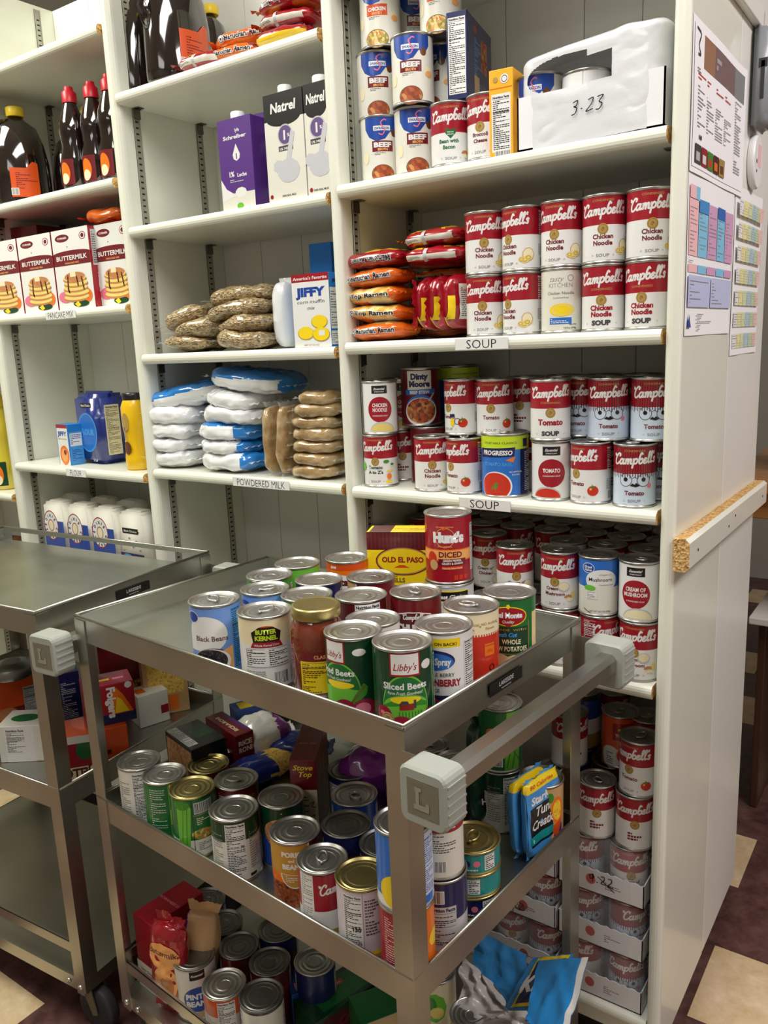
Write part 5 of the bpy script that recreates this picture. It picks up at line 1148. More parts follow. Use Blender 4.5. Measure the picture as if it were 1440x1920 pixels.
# --- milk cartons
def milk(pa, pb, y, d, h, kind_, label, rz=0, grp='shelf-stable milk cartons'):
    cx_, w = span(pa, pb, y - d / 2, M2 + h / 2); y = y
    a = Art(); W = w * 500; Hh = h * 1000
    if kind_ == 'p':
        a.rect(-W, 0, W, 34, 'offwhite'); a.rect(-W, 30, W, Hh, M('milk_purple', (88, 48, 132), rough=.35)); a.poly([(-W, 60), (-W + 14, 40), (-6, 26), (-W, 16)], 'white'); a.disc(8, 30, 16, 10, 'white', 9)
        a.text('lyfe', 8, Hh - 26, 9, 'white', .02); a.text('Schreiber', 0, Hh - 38, 10, 'white', .03, fit=2 * W * .7); a.poly([(2, Hh - 48), (-8, Hh - 68), (-6, Hh - 76), (2, Hh - 80), (10, Hh - 76), (12, Hh - 68)], 'white'); a.text('1', 2, Hh - 76, 14, 'milk_purple', .05)
        a.text('1%', -14, Hh - 108, 13, 'white', .04); a.text('Leche', 14, Hh - 110, 10, 'white', .03, fit=26); a.lines(-20, Hh - 120, 44, 7, 2, 'lgrey', 3); a.disc(4, 5, 9, 6, 'lgreen', 16)
    else:
        a.rect(-W, 0, W, Hh, 'offwhite'); a.rect(-W, Hh - 48, W, Hh, 'black'); a.disc(0, Hh - 46, W * .86, 14, 'black'); a.text('Natrel', 0, Hh - 34, 24, 'white', .03, .12, fit=2 * min(W, 40) * .80); a.disc(2, Hh - 76, 19, mat='lgrey'); a.disc(2, Hh - 76, 16.5, mat=M('milk_violet', (96, 72, 130), rough=.4)); a.text('1', 0, Hh - 84, 22, 'white', .05); a.text('%', 10, Hh - 80, 8, 'white', .03)
        a.rect(-16, Hh - 104, 20, Hh - 95, 'dgrey'); a.text('1% MILK', 2, Hh - 102.5, 6, 'white', .03, fit=30); a.disc(6, Hh - 140, 28, 22, M('milk_grey', (196, 196, 204), rough=.4), 11); a.disc(-18, Hh - 130, 14, 12, 'milk_grey', 7); a.poly([(16, Hh - 70), (26, Hh - 74), (2, Hh - 160), (-8, Hh - 156)], 'milk_grey'); a.text('100% REAL MILK', 4, 6, 5, 'dgrey', .02); a.disc(-W + 8, 9, 4, mat='red', n=10)
    o = empty('milk_carton', (cx_, y, M2 + .0004), (0, 0, rz)); tag(o, label, 'carton', grp); b = MB(); b.box(-w / 2, -d / 2, 0, w / 2, d / 2, h, 'milk_purple' if kind_ == 'p' else C('black'), .0012); b.box(-w / 2 + .001, -d / 2 + .001, -.0001, w / 2 - .001, d / 2 - .001, .03, C('offwhite')); a.emit(b, front(-d / 2), 500)
    if kind_ == 'n': a2 = Art(); a2.rect(-d * 500, 0, d * 500, Hh - 48, 'offwhite'); a2.nut(-d * 400, 30, d * 800, Hh - 90); a2.emit(b, right(w / 2), 500)
    b.obj('carton_body', o); b = MB(); b.lathe([(.014, 0), (.0145, .002), (.0145, .016), (.013, .018)], 22, 'white_plastic', Matrix.Translation((-w * .16, 0, h))); b.obj('cap', o)
milk(413, 474, .040, .058, .170, 'p', 'purple milk carton at the left of the row'); milk(484, 531, .085, .058, .182, 'p', 'purple milk carton mostly hidden by the black-topped one')
milk(499, 571, .036, .056, .192, 'n', 'black and white milk carton in the middle of the row'); milk(573, 617, .036, .056, .192, 'n', 'black and white milk carton running behind the upright')
# --- granola bags and muffin mix
G = 'clear bags of oat cereal'
def sack(nm, W, D, H, mat, px, y, z, zb, rz, label, group, seed, cat='bag', tl=0, **k):
    b = bagmesh(W, D, H, mat, seed=seed, **k); x = xat(px, y, z + zb + H / 2); o = bag(nm, b, (x, y, z + .0015 + zb), (0, tl, rz), label, cat, group); return o
for i, (px, y, zb, W, rz, lb, tl) in enumerate([(372, .065, .0, .115, .1, 'oat cereal bag at the bottom left of the clear pile', 0), (475, .065, .0, .125, -.1, 'oat cereal bag at the bottom right of the clear pile', 0), (395, .070, .030, .125, .3, 'oat cereal bag, second layer left in the clear pile', -.1), (478, .072, .031, .13, -.1, 'oat cereal bag, second layer right in the clear pile', -.06),
        (372, .09, .058, .10, .3, 'oat cereal bag with a twisted top at the left of the clear pile', -.3), (462, .075, .064, .14, .1, 'oat cereal bag, third layer of the clear pile', -.1), (470, .10, .094, .15, .1, 'oat cereal bag on top of the clear pile', -.08)]):
    sack('cereal_bag', W * 1.12, .13, .041, 'granola', px, y, M3, zb, rz, lb, G, 30 + i, fins='x', finmat='film_clear', n=3, nz=2.6, amp=.0065, fs=22, finw=.018, tl=tl)
def jiffy_art(w=68, h=140, pic='corn'):
    a = Art(); a.rect(-w / 2, 0, w / 2, h, 'white'); a.rect(-w / 2, h - 15, w / 2, h, 'red'); a.text("America's Favorite", 0, h - 11, 8, 'white', .02, .1, fit=w * .92); a.text('JIFFY', 0, h - 42, 22, 'blue', .06, fit=w * .8)
    a.text('corn muffin', 0, h - 56, 9.5, 'dgrey', .0, .2, fit=w * .74); a.text('mix', 0, h - 68, 9.5, 'dgrey', .0, .2)
    for u, v, r in ((14, 48, 15), (-12, 27, 15), (16, 24, 16)): a.disc(u, v, r, r * .86, 'gold'); a.disc(u, v + 1, r * .93, r * .8, 'yellow')
    a.rect(12, 22, 23, 32, 'white'); a.text('NET WT 8.5 OZ', -2, 3, 4, 'grey'); return a
def jiffy_side(d=38, h=140):
    a = Art(); a.rect(-d / 2, 0, d / 2, h - 26, 'mblue'); a.rect(-d / 2 + 2, 34, d / 2 - 2, h - 28, 'white'); a.rect(-d / 2 + 2, 4, d / 2 - 2, 30, 'white'); a.lines(-d / 2 + 4, 38, d - 8, h - 72, 14, 'dgrey', 3, .35); a.lines(-d / 2 + 4, 6, d - 8, 20, 5, 'dgrey', 5, .35); a.text('JIFFY', 0, h - 18, 8, 'navy', .05); return a
M('jiffyblue', (30, 120, 200), rough=.4)
jx, jw = span(549, 618, .012, M3 + .07)
carton('muffin_mix_box', jw, .038, .140, 'jiffyblue', {'front': jiffy_art().stretch(jw * 1000 / 68), 'right': jiffy_side()}, (jx, .032, M3 + .0004), radians(0), 'white and red corn muffin mix box at the front right of the cereal shelf', 'box', 'muffin mix boxes')
for k, (px, y, zb, rz, lb) in enumerate([(640, .095, 0, 0, 'blue muffin mix box lying beside the upright, behind the front one'), (614, .13, .0, .1, 'blue muffin mix box at the bottom of the back stack by the upright'), (614, .13, .1405, .05, 'blue muffin mix box on top of the back stack by the upright')]):
    carton('muffin_mix_box', .05 if k == 0 else .056, .036, .14 if k < 2 else .068, 'jiffyblue', {}, (xat(px, y, M3 + .1), y + (.02 if k == 0 else 0), M3 + .0004 + zb), rz, lb, 'box', 'muffin mix boxes')
sack('sugar_bag', .045, .07, .135, 'film_milk', 541, .085, M3, 0, 0, 'white plastic bag standing between the cereal pile and the muffin mix', None, 44, fins='z', n=3, nz=4, amp=.002, finw=.01)
# --- powdered milk and brown sugar
G = 'bags of powdered milk'
def milkbag(px, y, zb, W, H, rz, tl, lb, seed, blue):
    sack('milk_powder_bag', W * 1.08, .16, H + .009, 'film_milk', px, y, M4, zb, rz, lb, G, seed, tl=tl, finw=.008, n=3.0, nz=3.0, amp=.0045, fs=24, res=(110, 44), matfn=blue)
never = lambda x, y, z: 'film_milk'; topb = lambda x, y, z: 'film_blue' if (z > .25 + .25 * x) or x > .86 else 'film_milk'; endb = lambda x, y, z: 'film_blue' if x > .72 or z > .8 else 'film_milk'
MK = [(348, .085, 0, .135, .036, .0, 0, 'milk powder bag at the bottom of the left stack', 50, never), (346, .085, .034, .115, .034, 0, 0, 'milk powder bag, second up in the left stack', 51, never), (345, .085, .067, .13, .036, 0, 0, 'milk powder bag, third up in the left stack', 52, never), (346, .085, .102, .135, .038, .1, .04, 'milk powder bag, fourth up in the left stack', 53, never),
      (372, .105, .140, .205, .046, .30, -.14, 'large tilted milk powder bag with a blue top on the left stack', 54, topb), (455, .085, 0, .15, .040, 0, 0, 'milk powder bag at the bottom of the right stack, blue at its right end', 55, endb), (450, .085, .038, .135, .028, 0, 0, 'thin milk powder bag, second up in the right stack', 56, endb), (448, .085, .065, .15, .042, 0, 0, 'bright plump milk powder bag in the middle of the right stack', 57, lambda x, y, z: 'film_blue' if x > .62 or z > .55 else 'film_milk'),
      (455, .085, .105, .14, .036, .05, .08, 'milk powder bag, fourth up in the right stack', 58, never), (458, .09, .139, .13, .036, 0, .12, 'milk powder bag, fifth up in the right stack', 59, never), (485, .105, .176, .195, .040, .1, .12, 'milk powder bag with a blue top at the very top right', 60, topb)]
for m in MK: milkbag(*m)
G = 'bags of brown sugar'
for i, (px, lb) in enumerate([(523, 'brown sugar bag standing on edge beside the powdered milk'), (548, 'brown sugar bag standing on edge, nearer the flat ones')]):
    b = bagmesh(.145, .09, .022, 'brownsugar', seed=70 + i, fins='x', finmat='film_clear', n=4, nz=3.2, amp=.0035); x = xat(px, .055, M4 + .07); bag('brown_sugar_bag', b, (x + .011, .055, M4 + .078), (0, -pi / 2, 0) if i == 0 else (0, -pi / 2 + .03, 0), lb, 'bag', G)
for i, (zb, px) in enumerate([(0, 604), (.026, 605), (.052, 603), (.077, 606), (.101, 603), (.126, 607), (.150, 610)]):
    sack('brown_sugar_bag', .112 if i < 6 else .09, .10, .030, 'brownsugar', px, .062, M4, zb, (.05, -.04, .08, -.06, .05, .1, 0)[i], ['brown sugar bag at the bottom of the flat pile by the upright', 'brown sugar bag, second up in the flat pile', 'brown sugar bag, third up in the flat pile', 'brown sugar bag, fourth up in the flat pile', 'brown sugar bag, fifth up in the flat pile', 'brown sugar bag, sixth up in the flat pile', 'brown sugar bag on top of the flat pile'][i], G, 75 + i, fins='x', finmat='film_clear', n=3.6, nz=3.2, amp=.004)

# ================================================================ left bay and the bay beyond
G = 'big syrup jugs'
jug((xat(38, .08, L2 + .09), .085, L2 + .0004), radians(60), 'big dark syrup jug with yellow cap and orange label at the left edge', G, .95)
jug((xat(108, .17, L2 + .09), .21, L2 + .0004), radians(-50), 'big dark syrup jug behind, between the near jug and the small bottles', G, .82)
G = 'small syrup bottles with red caps'
for px, y, lb in ((140, .05, 'red capped syrup bottle nearest the big jugs'), (180, .06, 'red capped syrup bottle in the middle of the row'), (213, .055, 'red capped syrup bottle half behind the upright'), (170, .15, 'syrup bottle at the back left of the row'), (200, .16, 'syrup bottle at the back right of the row')):
    bottle((xat(px, y, L2 + .1), y, L2 + .0004), radians(0), lb, G if y < .1 else 'small syrup bottles behind', 'cap_red' if y < .1 else 'cap_yellow', 1.02 if y < .1 else .98)
def pan_art(wf=93, h=188):
    w = 93
    a = Art(); a.rect(-w / 2, 0, w / 2, h, 'white'); a.disc(-20, h - 20, 18, 9, 'dred'); a.text('CORNER', -20, h - 22, 6, 'white', .03); a.disc(32, h - 20, 8, 9, 'red'); a.disc(32, h - 20, 6.4, 7.4, 'white'); a.disc(32, h - 20, 4, 5, 'dred'); a.lines(-10, h - 44, 26, 6, 1, 'grey', 4)
    a.rect(-w / 2, h - 84, w / 2, h - 56, 'dred'); a.disc(0, h - 57, w / 2, 7, 'dred', 30, 0, pi); a.text('BUTTERMILK', 0, h - 72, 15, 'white', .02, fit=w * .84); a.text('PANCAKE MIX', 0, h - 81, 5.5, 'peach', .02); a.disc(-26, 30, 18, 14, 'pink'); a.disc(30, 30, 12, 16, 'orange'); a.disc(12, 12, 20, 8, 'dgreen')
    for k in range(5): a.disc(2 + (k % 2) * 2, 26 + 11 * k, 33 - k * .8, 9.5, 'mush'); a.disc(2 + (k % 2) * 2, 28.5 + 11 * k, 32 - k * .8, 7.5, 'noodle')
    a.disc(3, 76, 26, 11, 'mush'); a.strokes([[(-14, 80), (-16, 50), (-14, 40)], [(8, 76), (10, 54)], [(20, 74), (24, 44)]], 0, 0, 1, 3.4, 'brown'); a.rect(-8, 76, 6, 88, 'cream'); a.poly([(-4, 12), (6, 18), (12, 8), (4, 4)], 'yellow'); return a.stretch(wf / w)
def pan_side(d=44, h=188): a = Art(); a.rect(-d / 2, 0, d / 2, h, 'red'); a.rect(-d / 2 + 6, h - 90, d / 2 - 6, h - 8, 'lgrey'); a.lines(-d / 2 + 8, h - 86, d - 18, 74, 14, 'dgrey', 4); a.text('BUTTERMILK', 0, 60, 8, 'white', .02, rot=pi / 2); return a
G = 'pancake mix boxes'
for i, (pa, pb, dy, lb) in enumerate([(-26, 38, 0, 'buttermilk pancake mix box cut by the left picture edge'), (40, 102, 0, 'buttermilk pancake mix box, second from the left edge'), (104, 172, 0, 'buttermilk pancake mix box left of the gap with the red side'), (182, 246, .018, 'buttermilk pancake mix box partly hidden by the upright')]):
    cx_, w_ = span(pa, pb, .012 + dy, L3 + .09)
    carton('pancake_mix_box', w_, .044, .188, C('red'), {'front': pan_art(w_ * 1000 - 1), 'right': pan_side()}, (cx_, .034 + dy, L3 + .0004), 0, lb, 'box', G)
for i, (px, y, zz, lb) in enumerate([(40, .125, 0, 'red pancake mix box standing behind the left front boxes'), (110, .125, 0, 'red pancake mix box standing behind the middle front boxes')]):
    carton('pancake_mix_box', .12, .05, .20, C('dred'), {}, (xat(px, y, L3 + .15), y, L3 + .0004), .1, lb, 'box', G)
for i, (px, lb) in enumerate([(60, 'dark red box lying on the left back pancake boxes'),]):
    carton('cake_mix_box', .13, .09, .032, C('dred'), {}, (xat(px, .12, L3 + .21), .125, L3 + .2008), .15, lb, 'box')
sack('snack_bag', .12, .10, .035, 'film_orange', 212, .07, L3, .1895, .1, 'crumpled orange bag lying on top of the pancake mix boxes', None, 90, amp=.006, finw=.015, n=2.5)
a = Art(); a.rect(-26, 0, 26, 108, 'white'); a.rect(-26, 98, 26, 108, 'red'); a.text('JIFFY', 0, 78, 16, 'blue', .05, fit=44); a.text('pizza crust mix', 0, 68, 6, 'dgrey', 0, fit=40); a.disc(2, 26, 22, 26, 'orange'); a.disc(2, 26, 16, 18, 'peach'); a.disc(6, 34, 7, mat='red')
s_ = Art(); s_.rect(-19, 0, 19, 88, 'sky'); s_.rect(-17, 50, 17, 84, 'white'); s_.lines(-15, 10, 30, 36, 8, 'blue', 4); s_.lines(-15, 54, 30, 28, 6, 'blue', 5)
cx_, w_ = span(105, 136, .03, L4 + .05)
carton('muffin_mix_box', .058, .042, .108, 'jiffyblue', {'front': a, 'right': s_}, (cx_, .05, L4 + .0004), radians(-4), 'small white and blue crust mix box on the FLOUR shelf', 'box', 'muffin mix boxes')
a = Art(); W = 60; a.rect(-24, 150, 24, 162, 'black'); a.text('Best Choice', 0, 153, 8, 'white', .02, fit=40); a.disc(-4, 84, 42, 52, 'sky', 36); a.disc(-4, 84, 38, 48, 'mblue', 36); a.text('FLOUR', -4, 78, 22, 'sky', .05, fit=60); a.text('5 LB', 20, 8, 10, 'lgrey', .03)
s_ = Art(); s_.rect(-30, 24, 14, 156, 'cream'); s_.nut(-28, 26, 40, 128, 'dgreen')
b = MB(); w_, d_, h_ = .118, .090, .185
bm = bmesh.new(); bmesh.ops.create_cube(bm, size=1)
for v in bm.verts: v.co = Vector((v.co.x * w_, v.co.y * d_, (v.co.z + .5) * h_))
bmesh.ops.bevel(bm, geom=bm.edges[:], offset=.012, segments=3, affect='EDGES'); b.bm(bm, 'film_navy', True)
b.box(-w_ / 2 + .004, -.006, h_ - .002, w_ / 2 - .004, .006, h_ + .006, 'film_navy', .002); a.emit(b, front(-d_ / 2 - .0004), 500); s_.emit(b, right(w_ / 2 + .0004), 500)
o = b.obj('flour_bag', None, (xat(186, .10, L4 + .09), .112, L4 + .0004)); o.rotation_euler = (0, 0, radians(-2)); tag(o, 'dark blue paper bag of flour with a light blue round emblem', 'bag')
o = empty('shaker_bottle', (xat(258, .06, L4 + .08), .06, L4 + .0004), (0, 0, radians(25))); tag(o, 'yellow plastic bottle with a black cap on the FLOUR shelf', 'bottle'); M('bottle_yellow', (238, 190, 10), rough=.3, coat=.3)
b = MB(); b.lathe([(.030, 0), (.034, .004), (.034, .03), (.031, .05), (.031, .09), (.034, .11), (.034, .155), (.028, .17), (.026, .174)], 30, 'bottle_yellow'); b.obj('bottle_body', o); b = MB(); b.lathe([(.027, .173), (.028, .176), (.028, .188), (.026, .190)], 26, C('black')); b.obj('cap', o)
b = MB(); a = Art(); a.disc(-14, 120, 12, 22, 'gold'); a.text('PANCAKE', -16, 92, 7, 'blue', .04, rot=pi / 2); a.disc(-14, 56, 12, 16, 'brown'); a.emit(b, cyl(.0345), 3); b.obj('label', o)
# --- sugar shelf
G = 'paper sugar bags'
def sugar(px, lb, white=False, y=.052, zb=0):
    w_, d_, h_ = .094, .062, .172; b = MB(); bm = bmesh.new(); bmesh.ops.create_cube(bm, size=1)
    for v in bm.verts: v.co = Vector((v.co.x * w_ * (1 if v.co.z < 0 else .97), v.co.y * d_, (v.co.z + .5) * h_))
    bmesh.ops.bevel(bm, geom=bm.edges[:], offset=.008, segments=3, affect='EDGES'); b.bm(bm, M('sugar_paper', (220, 216, 206), rough=.6, bump=.2, bscale=60), True); b.box(-.03, -.016, h_ - .002, .03, .016, h_ + .004, 'sugar_paper', .002); a = Art()
    if not white:
        a.rect(-38.5, 2, 38.5, 122, 'blue'); a.disc(-10, 108, 28, 42, 'red', 36); a.disc(-10, 108, 25.5, 39, 'white', 36); a.disc(-10, 108, 11, 17, 'red', 30); a.disc(-10, 108, 9, 14.5, 'cream', 30)
        for k, ch in enumerate('DIXIE CRYSTALS'): t = pi / 2 + .9 - k * .44; a.text(ch, -10 + 17.5 * cos(t), 108 + 27 * sin(t) - 3, 10, 'navy', .05, rot=t - pi / 2)
        a.text('Sugar', -8, 42, 12, 'white', .03, .2); a.disc(-6, 20, 14, 9, 'lgreen'); a.rect(0, 14, 22, 30, 'red')
    else:
        a.rect(-38.5, 2, 38.5, 66, 'navy'); a.text('Sugar', 0, 38, 22, 'white', .03, .3, fit=60); a.text('Best Choice', 4, 122, 7, 'black', .02, fit=50); a.rect(-26, 118, 26, 132, 'black'); a.text('Best Choice', 0, 122, 7, 'white', .02, fit=42); a.rects([(-30 + 11 * i, 70 + (i * 17 % 40), -24 + 11 * i, 74 + (i * 17 % 40)) for i in range(6)], 'grey'); a.disc(-16, 60, 12, 4, 'sky')
    a.emit(b, lambda u, v, o_: (u * 1.19, -d_ / 2 - .0003 - o_, v), 500); o = b.obj('sugar_bag', None, (xat(px, y, L5 + .08), y, L5 + .0004 + zb)); o.rotation_euler = (0, 0, 0); tag(o, lb, 'bag', G)
for px, lb, wt in ((122, 'blue and white sugar bag with a round emblem, leftmost of three', 0), (167, 'blue and white sugar bag with a round emblem, middle of three', 0), (214, 'blue and white sugar bag with a round emblem, rightmost of three', 0), (266, 'white sugar bag with a dark blue foot, beside the upright', 1)):
    sugar(px, lb, wt)
for px, lb in ((150, 'sugar bag in the second row behind the leftmost ones, only its folded top showing'), (205, 'sugar bag in the second row behind the middle ones, only its folded top showing'), (255, 'sugar bag in the second row behind the white one, only its folded top showing')): sugar(px, lb, False, .135)
# --- the bay beyond at the left edge
bottle((xat(6, .06, -.3), .065, -.381), radians(28), 'tall bottle of yellow cooking oil at the left picture edge', None, 'cap_yellow', 1.25, 'oil_bottle', 'oil', 'dgreen')
carton('snack_box', .16, .12, .12, 'stew', {}, (xat(12, .08, -.6), .09, -.6795), .1, 'dim brown package on the shelf below the oil bottle', 'box')

# ================================================================ things on the outside of the end panel, and beyond it
def sheet(name, y0, y1, z0, z1, art, label, x=.0243, curl=0):
    b = MB(); n = 14; w_ = y1 - y0; m = 10; vs = []
    def X(u, v): return x + .0004 + curl * (max(0, u - .72) ** 2 * 4 + max(0, .12 - v) ** 2 * 12) + .0006 * sin(u * 9 + v * 4)
    for j in range(m + 1):
        for i in range(n + 1): vs.append((X(i / n, j / m), y0 + w_ * i / n, z0 + (z1 - z0) * j / m))
    k = len(vs); vs += [(a_ - .0003, b_, c_) for a_, b_, c_ in vs]; fs = []
    for j in range(m):
        for i in range(n): q = j * (n + 1) + i; fs += [(q, q + 1, q + n + 2, q + n + 1), (k + q, k + q + n + 1, k + q + n + 2, k + q + 1)]
    b.add(vs, fs, 'paper', True); art.emit(b, lambda u, v, o: (X(u / w_, v / (z1 - z0)) + .0008 + o, y0 + u, z0 + v), 20, d=6e-5, ystep=20)
    return tag(b.obj(name), label, 'paper', 'sheets taped to the end panel')
a = Art(); a.rect(8, 8, 322, 196, M('sheet_white', (246, 246, 250), rough=.6)); a.rect(60, 146, 318, 190, M('sheet_dark', (120, 96, 96), rough=.6)); a.rect(60, 146, 120, 190, M('sheet_brown', (150, 110, 84), rough=.6)); a.rect(250, 146, 318, 190, 'grey'); a.lines(130, 158, 110, 20, 2, 'lgrey', 21, .6); a.strokes([[(20, 190), (40, 186), (30, 170), (40, 160), (28, 158)]], 0, 0, 1, 4, 'dgrey')
for k, u in enumerate((30, 82, 134, 186)): a.lines(u, 126, 44, 10, 2, 'tomato', k); a.lines(u, 62, 44, 58 - k * 6, 12, 'grey', k + 3, .4)
a.lines(24, 134, 220, 8, 2, 'dgrey', 9, .4); a.lines(256, 30, 44, 112, 26, 'grey', 12, .4); a.lines(40, 46, 150, 10, 1, 'dgrey', 9, .6)
for k, c_ in enumerate(('dgrey', 'red', 'leaf', 'maroon', 'gold')): a.rect(20 + 36 * k, 14, 54 + 36 * k, 40, c_); a.rect(26 + 36 * k, 18, 46 + 36 * k, 30, ('lgrey', 'white', 'tomato', 'orange', 'brown')[k])
sheet('notice_sheet', .010, .345, .218, .422, a, 'upper white notice with a dark header and a strip of small pictures', .0246, .004)
a = Art(); PB = M('sheet_pink', (240, 190, 196), rough=.6); BB = M('sheet_sky', (130, 196, 228), rough=.6); PP = M('sheet_mauve', (206, 160, 196), rough=.6); VV = M('sheet_lav', (190, 196, 230), rough=.6)
for k, c_ in enumerate((PB, BB, PP, BB, PP)): a.rect(6 + 54 * k, 116, 58 + 54 * k, 196, c_); a.lines(12 + 54 * k, 120, 40, 66, 12, 'grey', k, .3); a.rect(6 + 54 * k, 92, 58 + 54 * k, 104, c_)
a.rect(40, 196, 60, 214, BB); a.rect(6, 196, 40, 214, PB); a.rect(168, 180, 220, 198, 'mblue'); a.rect(60, 180, 112, 198, 'sky'); a.lines(6, 106, 260, 8, 2, 'dgrey', 4, .3); a.rect(6, 42, 136, 88, VV); a.rect(140, 42, 272, 88, VV); a.lines(14, 46, 110, 36, 7, 'grey', 6, .3); a.lines(148, 46, 110, 36, 7, 'grey', 7, .3); a.lines(60, 6, 190, 28, 5, 'grey', 8, .3); a.poly([(8, 12), (26, 12), (14, 32)], 'blue')
sheet('chart_sheet', .012, .290, -.012, .2165, a, 'pink and blue chart taped below the white notice', .0243, .003)
a = Art(); cs = ['yellow', 'leaf', BB, 'lgreen', PB, 'gold', VV]
for r_ in range(7):
    for c_ in range(6): a.rect(12 + c_ * 33, 12 + r_ * 38, 44 + c_ * 33, 38 + r_ * 38, M('cal_%d' % c_, [(232, 232, 232), (236, 228, 160), (214, 222, 176), (176, 204, 220), (190, 214, 170), (236, 196, 190)][c_], rough=.6)); a.lines(15 + c_ * 33, 14 + r_ * 38, 27, 22, 5, 'lgrey' if c_ else 'grey', r_ * 5 + c_, .3)
sheet('calendar_sheet', .306, .525, -.052, .236, a, 'colour-blocked schedule sheet at the back of the end panel', .0243, .003)
# grey hanging handset
o = empty('wall_telephone', (.0285, .40, .41)); tag(o, 'grey plastic telephone hanging on a cord at the far edge of the end panel', 'telephone'); M('phone_grey', (140, 146, 150), rough=.35, coat=.2); M('phone_dark', (50, 52, 56), rough=.4)
b = MB(); pr = [(.0, -.075), (.014, -.075), (.026, -.055), (.034, -.02), (.034, .04), (.028, .075), (.014, .09), (0, .09)]; vs = [(x, y, z) for y in (-.03, .045) for x, z in pr]; n = len(pr)
bm = bmesh.new(); bv = [bm.verts.new(v) for v in vs]
for i in range(n): bm.faces.new((bv[i], bv[(i + 1) % n], bv[n + (i + 1) % n], bv[n + i]))
bm.faces.new(bv[:n][::-1]); bm.faces.new(bv[n:]); bmesh.ops.recalc_face_normals(bm, faces=bm.faces[:]); bmesh.ops.bevel(bm, geom=bm.edges[:], offset=.006, segments=3, affect='EDGES'); b.bm(bm, 'phone_grey', True); b.obj('housing', o)
b = MB(); b.box(.014, -.0312, -.03, .02, -.0296, .03, 'phone_dark'); b.box(.010, -.0312, .02, .024, -.0296, .034, 'phone_dark'); b.obj('slot', o)
b = MB(); b.tube([(.02, 0, .088), (.016, .004, .12), (.024, .002, .16), (.018, .0, .22), (.03, .0, .30), (.024, 0, .42)], .0016, 'phone_dark', 6); b.obj('cord', o)
o = empty('wall_timer', (.0245, .415, .285)); tag(o, 'white disc with pink and a red dot hanging under the grey telephone', 'timer'); b = MB(); b.lathe([(.044, 0), (.046, .003), (.046, .009), (.043, .012)], 32, 'white_plastic', Matrix.Rotation(pi / 2, 4, 'Y') @ Matrix.Diagonal((1, .8, 1, 1))); a = Art(); a.rect(-2, -8, 22, 30, PB); a.disc(-14, 0, 4, mat='red'); a.disc(-12, -16, 3, mat='dgrey'); a.emit(b, lambda u, v, o_: (.0122 + o_, u, v), 60); b.obj('dial', o)
# desk and low shelf beyond the end panel
speckle('desk_wood', [(150, 96, 50), (196, 136, 76), (176, 116, 62)], 5, .35, 'noise', .3, (1, 8, 8)); M('desk_dark', (70, 44, 30), rough=.5, var=.2, bscale=6)
yB = .95
o = empty('wooden_desk', (.62, yB + .35, FLOOR)); tag(o, 'wooden desk with an orange-brown top beyond the end panel', 'desk')
def dp(nm, *q, mat='desk_wood', bev=.003): b = MB(); b.box(*q, mat, bev); return b.obj(nm, o)
zt_ = -.39 - FLOOR
dp('desk_top', -.75, -.35, zt_ - .03, .6, .35, zt_); dp('desk_apron', -.72, -.32, zt_ - .10, .57, -.30, zt_ - .0305); dp('desk_back', -.72, .30, .3, .57, .32, zt_ - .0305, mat='desk_dark')
for x_ in (-.72, .53):
    for y_ in (-.30, .28): dp('leg', x_, y_ + .003, 0.001, x_ + .04, y_ + .043, zt_ - .0305)
o = empty('low_shelf', (.55, yB + .3, FLOOR)); tag(o, 'white low shelf board under the desk beyond the end panel', 'shelf'); dp('shelf_board', -.60, -.24, .56, .4, .2, .58, mat='board'); 
for x_ in (-.58, .36): dp('shelf_support', x_, -.2, .001, x_ + .02, .18, .5597, mat='desk_dark')
bag('document_folder', bagmesh(.02, .2, .24, M('folder_orange', (236, 140, 60), rough=.5), fins='', n=5, nz=5, amp=.001), (.12, 1.2, zt_ + FLOOR + .001), (0, 0, .3), 'orange folder standing on the desk', 'folder')
bag('paper_stack', bagmesh(.05, .22, .30, 'paper', fins='', n=6, nz=6, amp=.001), (.05, 1.18, zt_ + FLOOR + .001), (0, 0, .3), 'white papers standing upright on the desk beside the orange folder', 'papers')
bag('paper_pad', bagmesh(.06, .16, .10, M('pad_blue', (150, 210, 240), rough=.5), fins='', n=6, nz=6, amp=.001), (.24, 1.22, zt_ + FLOOR + .001), (0, 0, .2), 'pale blue pad lying at the back of the desk', 'pad')

